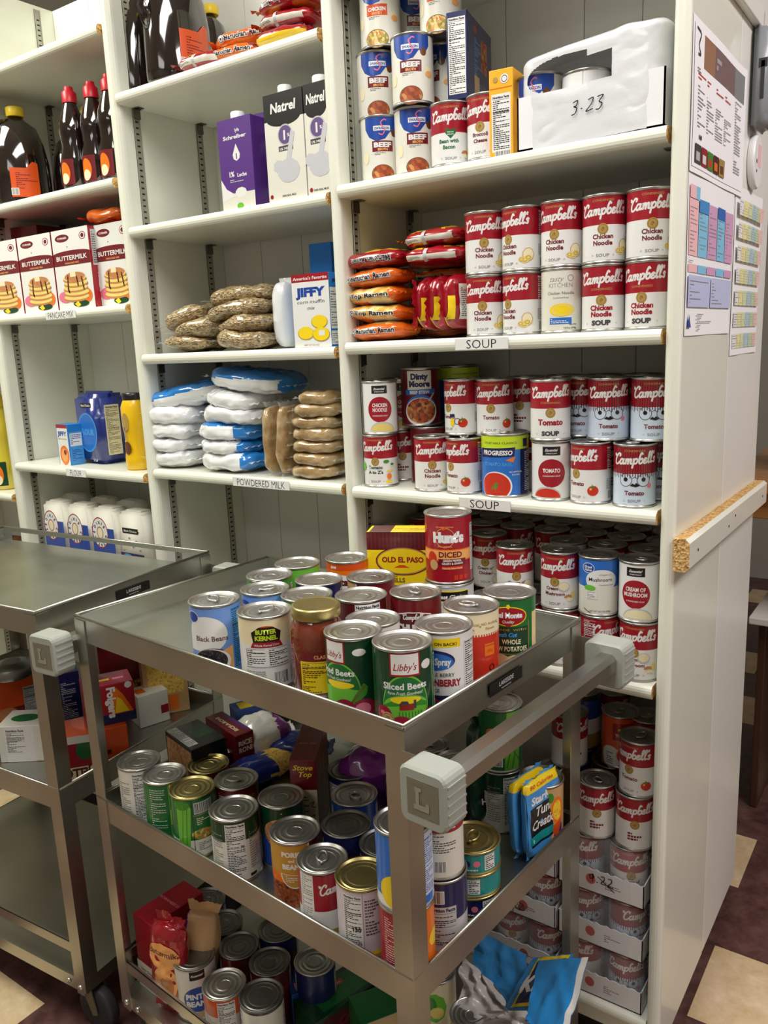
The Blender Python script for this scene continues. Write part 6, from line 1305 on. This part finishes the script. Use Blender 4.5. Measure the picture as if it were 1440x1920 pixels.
# ================================================================ the loaded cart, top tray
CP = Matrix.Translation((CART1[0], CART1[1], 0)) @ Matrix.Rotation(RZ1, 4, 'Z')
def incart(P, CPm=CP): return CPm.inverted() @ Vector((P[0], P[1], 0))
G = 'cans on the top tray'
T_ = tops(FT, [
    ('blackbeans', 401, 1122, -20, 'light blue black beans can, leftmost on the top tray', G), ('gvblue', 498, 1101, -30, 'light blue pull-tab can behind the white corn can', G), ('butterk', 495, 1142, 0, 'white corn can with a black and yellow emblem', G),
    ('greencan', 505, 1077, 0, 'dark green banded can in the back left of the top tray', G), ('limecan', 557, 1054, 10, 'lime green can at the back left of the top tray', G), ('navycan', 597, 1085, 0, 'navy blue can behind the pale green bean can', G),
    ('palegreen', 574, 1112, -10, 'pale green bean can just behind the sauce jar', G), ('festal', 650, 1044, -12, 'orange and yellow fruit can at the back of the top tray', G), ('brownc', 695, 1079, -40, 'tan and brown can behind the nutrition label can', G),
    ('maroonc', 677, 1114, -12, 'dark red can with a white nutrition panel in the middle of the top tray', G), ('chunky', 779, 1107, -6, 'dark red chunky soup can with a ring-pull lid', G), ('whitec', 694, 1162, 0, 'white can mostly hidden behind the two beet cans', G),
    ('beets2', 673, 1175, -36, 'dark green beet can turned left, showing a leaf', G), ('sbeets', 770, 1192, 2, 'dark green sliced beets can at the near corner of the tray', G), ('ocean', 858, 1184, -16, 'white cranberry sauce can with a yellow band', G),
    ('redcream', 883, 1131, 0, 'red and cream can with an orange clearance sticker', G), ('delmonte', 955, 1106, 0, 'green whole potatoes can nearest the handle side', G)])
pj = at(592, 1124, FT + .135); T_.append(('sbeets', pj.x, pj.y, 0, 'JAR', None))
ph = at(841, 958, FT + .078 + .118); T_.append(('bestchoice', ph.x, ph.y, 0, 'grey can with a black and yellow band under the diced tomatoes', G))
P_ = settle(T_, cart=CP)
for p, it in zip(P_, T_):
    if it[4] != 'JAR': can(it[0], p[0], p[1], FT, it[3], it[4], it[5])
    else:
        o = empty('sauce_jar', (p[0], p[1], FT + .0003), (0, 0, face_rz(p[0], p[1]) - .4)); tag(o, 'glass jar of red-brown pasta sauce with a gold lid and yellow back label', 'jar')
        b = MB(); b.lathe([(.030, 0), (.036, .004), (.0378, .012), (.0378, .088), (.036, .100), (.031, .110), (.0285, .114), (.0285, .120)], 40, 'sauce'); b.obj('jar_body', o)
        b = MB(); b.lathe([(.0335, .113), (.0345, .115), (.0345, .126), (.033, .129), (.030, .1295), (.028, .1285)], 40, 'can_gold'); b.obj('lid', o)
        a = Art(); a.rect(-12, 12, 40, 66, 'yellow'); a.rect(-12, 58, 40, 72, 'dred'); a.text('CLASSICO', 24, 62, 7, 'peach', .03); a.nut(-11, 24, 46, 33, 'brown', None, False); a.lines(-11, 13, 46, 10, 4, 'brown'); b = MB(); a.emit(b, cyl(.0379), 3); b.obj('label', o)
    if it[0] == 'bestchoice': can('hunts', p[0], p[1], FT + .0786, 0, 'tall red diced tomatoes can standing on a short can at the back', G)
# taco shell box
a = Art(); W = 57; a.rect(-W, -26, W, 122, 'yellow'); a.rect(-W, 98, W, 130, 'maroon'); a.rects([(-W + 7 * i, 100, -W + 7 * i + 3, 130) for i in range(16)], 'dred'); a.disc(6, 78, 48, 26, 'dred', 40); a.disc(6, 78, 46, 24, 'gold', 40); a.disc(6, 78, 44, 22, 'yellow', 40)
a.text('OLD EL PASO', 6, 76, 13, 'barn', .05, fit=74); a.poly([(-10, 66), (0, 71), (8, 71), (18, 66)], 'dorange'); a.text('10', -34, 40, 17, 'dgrey', .04); a.text('TACO', -14, 50, 7, 'dgrey', .02); a.text('SHELLS', -8, 40, 11, 'dgrey', .02); a.rect(-22, 16, 10, 34, 'purple'); a.text('JUEGO', 0, 6, 9, 'dgrey', .02); a.disc(34, 20, 14, 9, 'lgreen', 9); a.disc(26, 14, 8, 6, 'tomato', 8); a.items = [([(x, y + 26) for x, y in vs], fs, m, l) for vs, fs, m, l in a.items]
at_ = Art(); at_.rect(-52, -26, -14, 26, 'maroon'); at_.rect(-14, -26, 52, 26, 'yellow'); at_.text('TACO SHELLS', 16, -4, 9, 'gold', .04)
s_ = Art(); s_.rect(-26, 0, 26, 130, 'yellow'); s_.nut(-20, 20, 40, 90)
pb = at(752, 1098, FT + .012)
pt_ = at(760, 992, FT + .156)
carton('taco_shell_box', .114, .050, .156, M('taco_yellow', (244, 212, 30), rough=.4), {'front': a, 'top': at_, 'right': s_}, (pt_.x - .006, pt_.y + .018, FT + .0004), face_rz(pt_.x, pt_.y) - radians(10), 'yellow box of taco shells at the back of the loaded tray', 'box')

# ---------------------------------------------------------------- middle tray
G = 'cans on the middle tray'
low = tops(FM, [
    ('nfwhite', 243, 1442, 0, 'can with an orange rim and nutrition panel, leftmost on the middle tray', G), ('corncan', 296, 1448, -8, 'green and yellow corn can, second from the left on the middle tray', G), ('celery', 348, 1479, 4, 'vegetable can with celery picture and pale gold lid', G), ('redlabel_gold', 390, 1431, 0, 'short can with an amber lid behind the celery can', G),
    ('redlabel', 440, 1460, -10, 'ring-pull can with a red and brown label behind the green and white can', G), ('nf70', 434, 1521, -2, 'white and dark green can showing a big nutrition panel, front of the middle tray', G), ('bushp', 511, 1496, -5, 'bean can printed with beans and a blue foot, label upside down', G), ('porkbeans', 557, 1556, 8, 'mustard and red pork and beans can', G),
    ('camprot', 611, 1609, -22, 'ring-pull soup can turned to its text side, right of the pork and beans', G), ('nf130', 661, 1640, 4, 'can with a greenish gold lid and a lilac nutrition label at the front rim', G),
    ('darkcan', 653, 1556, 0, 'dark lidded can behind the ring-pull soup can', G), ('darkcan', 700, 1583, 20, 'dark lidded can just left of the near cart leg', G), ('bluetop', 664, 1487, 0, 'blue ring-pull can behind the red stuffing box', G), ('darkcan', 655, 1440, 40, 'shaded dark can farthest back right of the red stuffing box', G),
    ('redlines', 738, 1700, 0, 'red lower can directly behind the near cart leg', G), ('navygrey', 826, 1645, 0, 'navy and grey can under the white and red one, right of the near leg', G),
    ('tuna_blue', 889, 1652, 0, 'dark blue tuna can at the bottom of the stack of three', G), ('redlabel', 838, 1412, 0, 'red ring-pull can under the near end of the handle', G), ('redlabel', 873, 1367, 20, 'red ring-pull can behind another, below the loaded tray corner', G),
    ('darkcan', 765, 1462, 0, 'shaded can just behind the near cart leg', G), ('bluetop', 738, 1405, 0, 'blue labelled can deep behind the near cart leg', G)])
low += [('nf70', -.226, -.083, 30, 'vegetable can supporting the tall green beans can by the far leg', G), ('mixveg', -.147, -.060, 0, 'mixed vegetables can with an orange shape beside the far leg', G)]
Pm = settle(low, cart=CP)
pos = {}
for p, it in zip(Pm, low):
    can(it[0], p[0], p[1], FM, it[3], it[4], it[5]); pos[it[4]] = p
q = pos['red lower can directly behind the near cart leg']; can('bluebroth', q[0], q[1], FM + .1116, 0, 'blue and yellow can stacked behind the near cart leg', G)
q = pos['navy and grey can under the white and red one, right of the near leg']; can('whitered', q[0], q[1], FM + .1116, 8, 'white can with a red top stacked right of the near cart leg', G)
q = pos['dark blue tuna can at the bottom of the stack of three']; can('tuna_teal', q[0], q[1], FM + .0366, -30, 'teal tuna can in the middle of the stack of three', G); can('tuna_teal', q[0], q[1], FM + .0732, 6, 'teal tuna can with a gold ring-pull lid on top of the stack of three', G)
q = pos['vegetable can supporting the tall green beans can by the far leg']; can('gbtall', q[0], q[1], FM + .1116, -8, 'green bean can with bright pods raised behind the handle bar', G)
def cbox(nm, px, py, z, w, d, h, base, arts, rzd, label, cat='box', zlift=0, tilt=(0, 0), frontpt=True):
    p = at(px, py, z); rz = face_rz(p.x, p.y) + radians(rzd); v = Vector((-sin(rz), cos(rz), 0)) * (d / 2)
    return carton(nm, w, d, h, C(base) if base in PAL else MATS[base], arts, (p.x + v.x, p.y + v.y, z + .0004 + zlift), rz, label, cat, None, .0015, tilt)
# stuffing box
a = Art(); a.rect(-22, 0, 22, 100, 'cream'); a.lines(-19, 10, 26, 84, 16, 'dgrey', 4, .35); a.strokes([[(8, 74), (16, 78), (12, 70), (18, 68)], [(8, 50), (16, 54), (12, 46)]], 0, 0, 1, 1.2, 'blue'); a.text('Stove', 0, 136, 13, 'yellow', .02, .3, fit=34); a.text('Top', 4, 124, 13, 'yellow', .02, .3, fit=22)
s_ = Art(); s_.text('Stove Top', 0, 60, 30, 'yellow', .02, .2, fit=150, rot=0) if 0 else None; s_.strokes([[(-50, 40), (-40, 120), (-30, 60), (-20, 140)], [(0, 30), (10, 130), (20, 60)]], 0, 0, 1, 3, 'gold')
pS = at(566, 1425, FM + .155); rzS = face_rz(pS.x, pS.y) - radians(12); v = Vector((-sin(rzS), cos(rzS), 0)) * .065
tS = Art(); tS.text('Stove Top', 0, -10, 7, 'gold', .02, .3)
carton('stuffing_box', .044, .13, .155, C('dred'), {'front': a, 'right': s_, 'top': tS}, (pS.x + v.x, pS.y + v.y, FM + .0004), rzS, 'red stuffing mix box standing narrow side out among the cans', 'box')
# boxes at the back left of the middle tray
a = Art(); a.rect(-14, 12, 24, 62, 'lgrey'); a.lines(-12, 16, 34, 42, 9, 'dgrey', 4); t_ = Art(); t_.rect(-34, -40, -14, 52, 'lgrey'); t_.lines(-33, -38, 18, 88, 18, 'dgrey', 3); t_.rect(-6, -20, 30, 40, 'dgreen'); l_ = Art(); l_.rect(-50, 0, 50, 92, 'beans_tan')
p = at(322, 1372, FM + .10)
carton('rice_mix_box', .072, .11, .10, C('black'), {'front': a, 'top': t_, 'left': l_}, (p.x + .005, p.y + .02, FM + .0004), face_rz(p.x, p.y) - radians(-24), 'black food box with a white barcode end behind the leftmost cans', 'box')
a = Art(); a.text('RICE', 0, 66, 14, 'cream', .04, fit=30); a.text('RONI', 0, 52, 14, 'cream', .04, fit=30); a.rect(-16, 14, 16, 40, 'tan'); t_ = Art(); t_.text('RICE-A-RONI', 0, 0, 12, 'cream', .03, rot=pi / 2, fit=80); t_.rect(10, -50, 18, 50, 'purple')
p = at(368, 1372, FM + .09)
carton('rice_mix_box', .040, .12, .09, C('dred'), {'front': a, 'top': t_}, (p.x + .012, p.y + .06, FM + .0004), face_rz(p.x, p.y) + radians(26), 'dark red rice mix box standing beside the black box', 'box')
a = Art(); a.rect(-50, 2, -14, 66, 'lgrey'); a.nut(-49, 3, 34, 60); a.rect(-10, 48, 46, 56, 'purple'); a.lines(-8, 8, 56, 30, 7, 'peach', 3, .3); a.disc(6, 42, 7, 4, 'tan'); t_ = Art(); t_.text('RICE-A-RONI', 0, 0, 12, 'peach', .04, rot=pi, fit=80); a2 = Art(); a2.rect(-20, 2, 20, 60, 'dred')
p = at(432, 1362, FM + .075)
carton('rice_mix_box', .105, .045, .075, C('dred'), {'front': a, 'top': t_}, (p.x + .005, p.y + .028, FM + .0004), face_rz(p.x, p.y) + radians(8), 'dark red rice mix box lying with its nutrition side out', 'box')
t_ = Art(); t_.rect(-30, -16, 6, 16, 'yellow'); a = Art(); a.disc(-4, 22, 18, 12, 'orange', 20, pi, 2 * pi); a.disc(-4, 24, 10, 7, 'navy', 20, pi, 2 * pi)
p = at(404, 1312, FM + .10)
carton('macaroni_box', .085, .045, .095, C('blue'), {'front': a, 'top': t_}, (p.x + .01, p.y + .04, FM + .0004), face_rz(p.x, p.y) + radians(14), 'blue macaroni box with a yellow patch at the back of the middle tray', 'box')
def cbag(nm, px, py, z, W, D, H, mat, rzd, label, seed, **k):
    p = at(px, py, z + H); return bag(nm, bagmesh(W, D, H, mat, seed=seed, **k), (p.x, p.y, z + .002), (0, 0, face_rz(p.x, p.y) + radians(rzd)), label, 'bag')
cbag('pasta_bag', 487, 1418, FM, .19, .075, .05, 'film_navy', 28, 'blue and amber pasta bag lying behind the cans', 101, matfn=lambda x, y, z: 'film_navy' if x < .1 else ('film_yellow' if x < .18 else 'pasta'), n=2.3, amp=.004)
cbag('marshmallow_bag', 486, 1345, FM, .13, .10, .09, 'film_white', 10, 'soft white bag with purple print under the rim of the top tray', 102, matfn=lambda x, y, z: 'film_purple' if x > .45 and z > 0 else 'film_white', n=2.2, amp=.007)
cbag('snack_bag', 560, 1378, FM, .12, .08, .06, 'film_navy', -10, 'dark blue bag in shade between the white bag and the stuffing box', 103, n=2.3, amp=.006)
cbag('candy_bag', 690, 1402, FM, .11, .09, .14, 'film_purple', 0, 'purple bag in shade right of the stuffing box', 104, n=2.4, amp=.006)
# pouches on the right of the middle tray
def pouch(px, py, h, w, art, base, rzd, label, lean, z=FM, seed=0, t=.022, fm=None):
    b = bagmesh(w, t, h, base, {'front': art}, fins='z', n=6, nz=5, amp=.0015, seed=seed, finw=.006, matfn=fm); p = at(px, py, z); o = bag('food_pouch', b, (p.x, p.y, z + .004), (radians(lean), 0, face_rz(p.x, p.y) + radians(rzd)), label, 'pouch'); return o
def starkist():
    a = Art(); a.rect(-44, -66, 44, 66, 'sky'); a.rect(-44, 48, 44, 66, 'yellow'); a.text('80 Calories', -4, 53, 9, 'dorange', .03, .1, fit=60); a.text('StarKist', 2, 26, 18, 'white', .04, .1, fit=70); a.rect(-38, -44, 40, 22, 'black'); a.text('Tuna', 0, 4, 22, 'white', .02, .3, fit=44); a.text('Creations', 4, -18, 22, 'white', .02, .3, fit=72); a.rect(-40, -40, 40, -26, 'teal'); a.lines(-34, -38, 66, 8, 1, 'white', 4, .7); a.disc(26, -52, 16, 9, 'peach'); a.disc(34, -42, 8, 8, 'tomato'); return a
ps = at(985, 1618, FM); rp = radians(79); dv = Vector((cos(rp), sin(rp)))
for k, lb in enumerate(('blue and yellow tuna pouch at the front, leaning by the tuna cans', 'blue and yellow tuna pouch tucked behind the front one')):
    b = bagmesh(.092, .014, .128, C('sky'), {'front': starkist()} if not k else None, fins='z', n=6, nz=5, amp=.0015, seed=120 + k, finw=.005, matfn=lambda x, y, z: C('yellow') if z > .72 else C('sky'))
    bag('tuna_pouch', b, (ps.x + dv.x * .044 + .002 - .020 * k, ps.y + dv.y * .044 - .004 * k, FM + .006), (radians(-3), radians(0), rp), lb, 'pouch', 'tuna pouches')
a = Art(); a.rect(-40, -80, 40, 80, 'dgreen'); a.rect(-20, -10, 40, 60, 'maroon'); a.text('"DAWN', 8, 20, 20, 'white', .03, .2, rot=.9, fit=50); a.disc(-8, -48, 22, mat='black'); a.text('HERB', -8, -54, 14, 'white', .03); a.disc(20, 62, 16, 18, 'yellow'); a.disc(34, -30, 12, 30, 'soupbowl')
p = at(938, 1545, FM)
bag('pasta_pouch', bagmesh(.09, .03, .175, C('dgreen'), {'front': a}, fins='z', n=5, nz=5, amp=.003, seed=130), (p.x - .012, p.y + .045, FM + .012), (radians(-4), radians(4), radians(55)), 'dark green and maroon food pouch behind the tuna pouches', 'pouch')

# ---------------------------------------------------------------- bottom tray
G = 'cans on the bottom tray'
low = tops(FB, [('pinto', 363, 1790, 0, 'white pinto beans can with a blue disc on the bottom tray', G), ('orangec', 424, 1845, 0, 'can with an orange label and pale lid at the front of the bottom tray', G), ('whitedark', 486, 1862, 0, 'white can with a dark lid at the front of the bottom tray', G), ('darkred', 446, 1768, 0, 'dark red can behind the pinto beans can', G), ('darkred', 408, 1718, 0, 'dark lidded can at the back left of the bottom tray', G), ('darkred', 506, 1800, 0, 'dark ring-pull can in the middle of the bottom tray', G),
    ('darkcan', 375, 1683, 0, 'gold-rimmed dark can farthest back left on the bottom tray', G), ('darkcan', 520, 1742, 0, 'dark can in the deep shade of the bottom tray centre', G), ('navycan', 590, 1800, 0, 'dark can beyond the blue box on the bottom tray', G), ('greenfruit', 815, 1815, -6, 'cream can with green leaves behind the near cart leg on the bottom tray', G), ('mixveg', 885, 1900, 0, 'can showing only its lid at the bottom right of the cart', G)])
for p, it in zip(settle(low, cart=CP), low): can(it[0], p[0], p[1], FB, it[3], it[4], it[5])
a = Art(); a.rect(-34, 0, 34, 58, 'offwhite'); a.text('New Orleans', 0, 40, 8, 'dgreen', .02, .2, fit=44); a.lines(-24, 12, 46, 20, 4, 'tomato', 3); a.text('12', 22, 8, 14, 'tomato', .03); t_ = Art(); t_.text('ROMANESCO', 0, 0, 9, 'pink', .02, rot=0, fit=60)
def loc1(x, y): q = CP @ Vector((x, y, 0)); return q.x, q.y
carton('cracker_box', .062, .12, .16, C('red'), {'front': a, 'top': t_}, (*loc1(.046, .092), FB + .0004), RZ1, 'red and white box beside the cart leg on the bottom tray', 'box')
a = Art(); a.disc(0, 24, 36, 26, 'peach', 30); a.text('Buttermilk', 0, 26, 15, 'brown', .03, .1, fit=60); a.rect(-40, 60, 40, 78, 'red'); a.disc(6, -30, 26, 36, 'peach'); a.disc(10, -36, 16, 22, 'mush')
p = at(292, 1800, FB + .06)
bag('pancake_mix_bag', bagmesh(.078, .038, .165, 'film_red', {'front': a}, fins='z', seed=140, n=3, nz=4, amp=.004, finw=.02), (*loc1(.110, .034), FB + .014), (radians(-4), radians(3), RZ1 + radians(12)), 'red and peach buttermilk mix bag leaning by the cart leg', 'bag')
bag('biscuit_mix_bag', bagmesh(.07, .04, .165, M('kraft', (206, 166, 120), rough=.5, coat=.3, bump=.3, bscale=40), None, fins='z', seed=141, n=3, nz=4, amp=.004, finw=.02, matfn=lambda x, y, z: 'film_purple' if x < -.75 else 'kraft'), (*loc1(.128, .085), FB + .014), (radians(-4), radians(8), RZ1 + radians(35)), 'tan bag with a purple edge next to the red and peach one', 'bag')
t_ = Art(); t_.rect(-50, -28, 60, 28, 'green'); t_.rect(-30, 6, 20, 18, 'dorange'); t_.text('Creamette', -5, 9, 8, 'cream', .02, fit=40); a = Art(); a.rect(-60, 0, 60, 44, 'maroon'); a.text('Crispy', 10, 12, 26, 'red', .03, .2)
p = at(632, 1850, FB + .055)
carton('frozen_food_box', .15, .075, .05, C('dgreen'), {'front': a, 'top': t_}, (p.x, p.y, FB + .0004), face_rz(p.x, p.y) + radians(34), 'green and maroon box lying at the front of the bottom tray', 'box')
t_ = Art(); t_.rect(-30, -20, 14, -4, 'pink')
p = at(566, 1846, FB + .06)
carton('snack_box', .08, .06, .06, C('blue'), {'top': t_}, (p.x, p.y + .02, FB + .0004), face_rz(p.x, p.y) + radians(10), 'blue box with a pink patch lying on the bottom tray', 'box')
a = Art(); a.rect(-40, 0, 40, 60, 'gold')
p = at(700, 1880, FB + .06)
carton('noodle_box', .10, .07, .06, C('green'), {'front': a}, (p.x + .01, p.y + .01, FB + .0004), face_rz(p.x, p.y) + radians(20), 'green and yellow box half hidden by the near cart leg', 'box')
# torn blue wrapper and clear film spilling from the cart end
def crumple(b, quad, mat, n=14, amp=.012, seed=0, thick=.0012, stripe=None, art=None):
    """creased sheet between four corners (bl, br, tr, tl), faceted like plastic film"""
    A, B, Cc, D = [Vector(q) for q in quad]; nrm = (B - A).cross(D - A).normalized(); vs = []; rd = random.Random(seed)
    def pt(u, v):
        p = A * (1 - u) * (1 - v) + B * u * (1 - v) + Cc * u * v + D * (1 - u) * v
        q = Vector((u * 2.6 + seed, v * 2.6, seed * .7)); r_ = (1 - abs(noise.noise(q))) ** 2 - .6 + .4 * noise.noise(q * 2.7)
        return p + nrm * r_ * amp * 1.6
    for j in range(n + 1):
        for i in range(n + 1): vs.append(pt(i / n, j / n))
    k = len(vs); vs += [v - nrm * thick for v in vs]; fs = []; ms = []
    for j in range(n):
        for i in range(n):
            q = j * (n + 1) + i; m = stripe if stripe and abs((i + .5) / n - .93) < .045 else mat
            fs += [(q, q + 1, q + n + 2, q + n + 1), (k + q, k + q + n + 1, k + q + n + 2, k + q + 1)]; ms += [m, mat]
    b.add(vs, fs, ms, True)
    if art: art.emit(b, lambda u, v, o_: tuple(pt(.5 + u, .5 + v) + nrm * (.0012 + o_)), 6, d=6e-5, ystep=6)
o = empty('plastic_wrapper', tuple(at(960, 1850, -1.15).xy) + (FB,)); tag(o, 'torn bright blue plastic wrapper with a white seam at the cart end', 'wrapper'); Oi = Matrix.Translation(-o.location)
def Q(px, py, y): return Oi @ ony(px, py, y)
b = MB(); crumple(b, [Q(985, 1915, -.25), Q(1060, 1945, -.27), Q(1104, 1796, -.17), Q(1010, 1800, -.13)], 'wrapper_blue', 16, .004, 3, stripe='film_white'); b.obj('outer_panel', o)
a = Art(); a.rect(-340, -420, 460, 480, 'yellow'); a.rect(-280, -360, 400, 420, 'navy'); a.text('KRU', 40, -140, 420, 'white', .04)
b = MB(); crumple(b, [Q(940, 1900, -.16), Q(1030, 1890, -.17), Q(1075, 1788, -.11), Q(1000, 1796, -.10)], 'wrapper_blue', 12, .003, 5, art=a); b.obj('label_panel', o)
b = MB(); crumple(b, [Q(895, 1860, -.13), Q(1000, 1900, -.13), Q(985, 1790, -.08), Q(880, 1738, -.08)], 'wrapper_blue', 16, .008, 8); b.obj('inner_panel', o)
o = empty('plastic_film', tuple(at(900, 1860, -1.15).xy) + (FB,)); tag(o, 'crumpled greyish film bunched beside the blue wrapper', 'wrapper'); Oi = Matrix.Translation(-o.location)
b = MB(); crumple(b, [Q(862, 1900, -.24), Q(985, 1955, -.25), Q(930, 1850, -.18), Q(866, 1790, -.18)], 'wrapper_grey', 18, .014, 11); b.obj('film_sheet', o)
b = MB(); crumple(b, [Q(885, 1940, -.27), Q(1010, 1975, -.28), Q(985, 1895, -.24), Q(905, 1895, -.25)], 'wrapper_grey', 16, .018, 14); b.obj('film_sheet', o)

# ---------------------------------------------------------------- middle tray of the other cart
def c2(nm, px, py, h, w, d, base, arts, rzd, label, zl=0, cat='box'):
    """px, py = photo position of the top front edge"""
    p = at(px, py, FM + zl + h); rz = face_rz(p.x, p.y) + radians(rzd); v = Vector((-sin(rz), cos(rz), 0)) * (d / 2)
    return carton(nm, w, d, h, C(base) if base in PAL else MATS[base], arts, (p.x + v.x, p.y + v.y, FM + zl + .0006), rz, label, cat)
a = Art(); a.rect(-48, 0, 48, 22, 'navy'); a.poly([(0, 20), (6, 70), (14, 76), (26, 60), (44, 20)], 'orange'); a.poly([(8, 22), (14, 56), (22, 50), (36, 22)], 'yellow'); a.text('Folgers', -4, 46, 22, 'white', .05, 0, rot=-pi / 2, fit=66); a.disc(38, 78, 7, mat='white'); t_ = Art(); t_.rect(-20, -8, 6, 2, 'yellow'); t_.rect(12, -10, 34, 0, 'pink')
a2 = Art(); a2.rect(-60, 4, 40, 30, 'dorange'); a2.rect(6, 30, 40, 40, 'maroon'); a2.rect(-8, 4, 18, 28, 'lgrey')
c2('coffee_box', 195, 1385, .085, .15, .09, 'dorange', {'front': a2}, 6, 'orange-red box under the coffee box on the other cart')
c2('coffee_box', 214, 1288, .085, .098, .07, 'red', {'front': a, 'top': t_}, 6, 'red coffee box with a mountain sunset on the other cart', .0858)
a = Art(); a.disc(16, 60, 16, 20, 'green'); a.rect(-30, 0, 30, 26, 'cream'); a.text('JELLO', 0, 22, 24, 'dred', .05, fit=52, rot=pi); a.rect(-30, 76, 30, 92, 'white'); t_ = Art(); t_.rect(-28, -16, 28, 0, 'white'); t_.rect(-20, -14, 0, 14, 'pink')
c2('gelatin_box', 140, 1392, .080, .062, .05, 'red', {'front': a, 'top': t_}, -8, 'red gelatin dessert box between the legs of the two carts')
a = Art(); a.disc(24, 60, 26, 24, 'maroon'); a.disc(24, 62, 16, 14, 'stew'); a.rect(-46, 6, 10, 20, 'pink'); c2('cereal_box', 232, 1205, .17, .12, .05, 'dred', {'front': a}, 6, 'dark red box with a bowl at the back of the other cart')
a = Art(); a.rect(-40, 50, 40, 130, 'pasta'); a.rect(-34, 8, 26, 46, 'orange'); c2('pasta_box', 312, 1222, .15, .10, .05, 'tan', {'front': a}, 8, 'tan and orange pasta box at the back right of the other cart')
a = Art(); a.rect(16, 20, 34, 40, 'red'); t_ = Art(); t_.rect(-30, -14, -8, 14, 'orange'); c2('tea_box', 286, 1300, .075, .07, .06, 'offwhite', {'front': a, 'top': t_}, 20, 'small white box with an orange patch beside the coffee box')
a = Art(); a.rect(-80, 20, 80, 36, 'dred'); a.nut(20, 4, 44, 74, 'dgrey', 'lgrey'); a.disc(-20, 24, 24, 14, 'mush'); c2('snack_box', 20, 1262, .12, .15, .08, 'dorange', {'front': a}, 10, 'orange snack box left of the near leg of the other cart', .0)
a = Art(); a.rect(-40, 0, 20, 78, 'white'); a.nut(-38, 20, 40, 54, 'dgrey'); t_ = Art(); t_.disc(-10, 0, 30, 18, 'green'); s_ = Art(); s_.rect(-20, 14, 10, 74, 'sky')
c2('tea_box', 42, 1362, .08, .11, .08, 'offwhite', {'front': a, 'top': t_, 'right': s_}, -26, 'white box with a green oval and a blue side on the other cart')
a = Art(); a.lines(-16, 8, 30, 100, 24, 'lgrey', 3); c2('cracker_box', 125, 1262, .13, .05, .05, 'navy', {'front': a}, 4, 'narrow dark box with small print behind the near leg of the other cart')
o = tag(empty('food_tin', tuple(at(22, 1243, FM + .15).xy) + (FM + .1215,)), 'round tin showing its domed lid on the orange box of the other cart', 'tin'); b = MB(); b.lathe([(.045, 0), (.047, .003), (.047, .022), (.04, .028), (.02, .033)], 36, 'can_dark'); b.obj('tin_body', o)

# keep every loose box and bag inside the rim of the cart it stands in
CP2 = Matrix.Translation((CART2[0], CART2[1], 0)) @ Matrix.Rotation(RZ2, 4, 'Z')
for o in list(COL.objects):
    if o.parent or o.type != 'MESH' or o.get('kind') or o.location.z > FT + .02 or o.location.z < FB - .02 or o.get('category') not in ('box', 'bag', 'pouch'): continue
    for cp in (CP, CP2):
        inv = cp.inverted(); c = inv @ Vector((o.location.x, o.location.y, 0))
        if not (-.03 < c.x < LC + .03 and -.03 < c.y < WC + .03): continue
        mw = Matrix.Translation(o.location) @ o.rotation_euler.to_matrix().to_4x4(); q = [inv @ (mw @ v.co) for v in o.data.vertices]
        xa, xb_, ya, yb = min(v.x for v in q), max(v.x for v in q), min(v.y for v in q), max(v.y for v in q); m_ = .005
        dx = max(0, m_ - xa) - max(0, xb_ - LC + m_) if xb_ - xa < LC - 2 * m_ else 0; dy = max(0, m_ - ya) - max(0, yb - WC + m_)
        o.location += cp.to_3x3() @ Vector((dx, dy, 0)); break
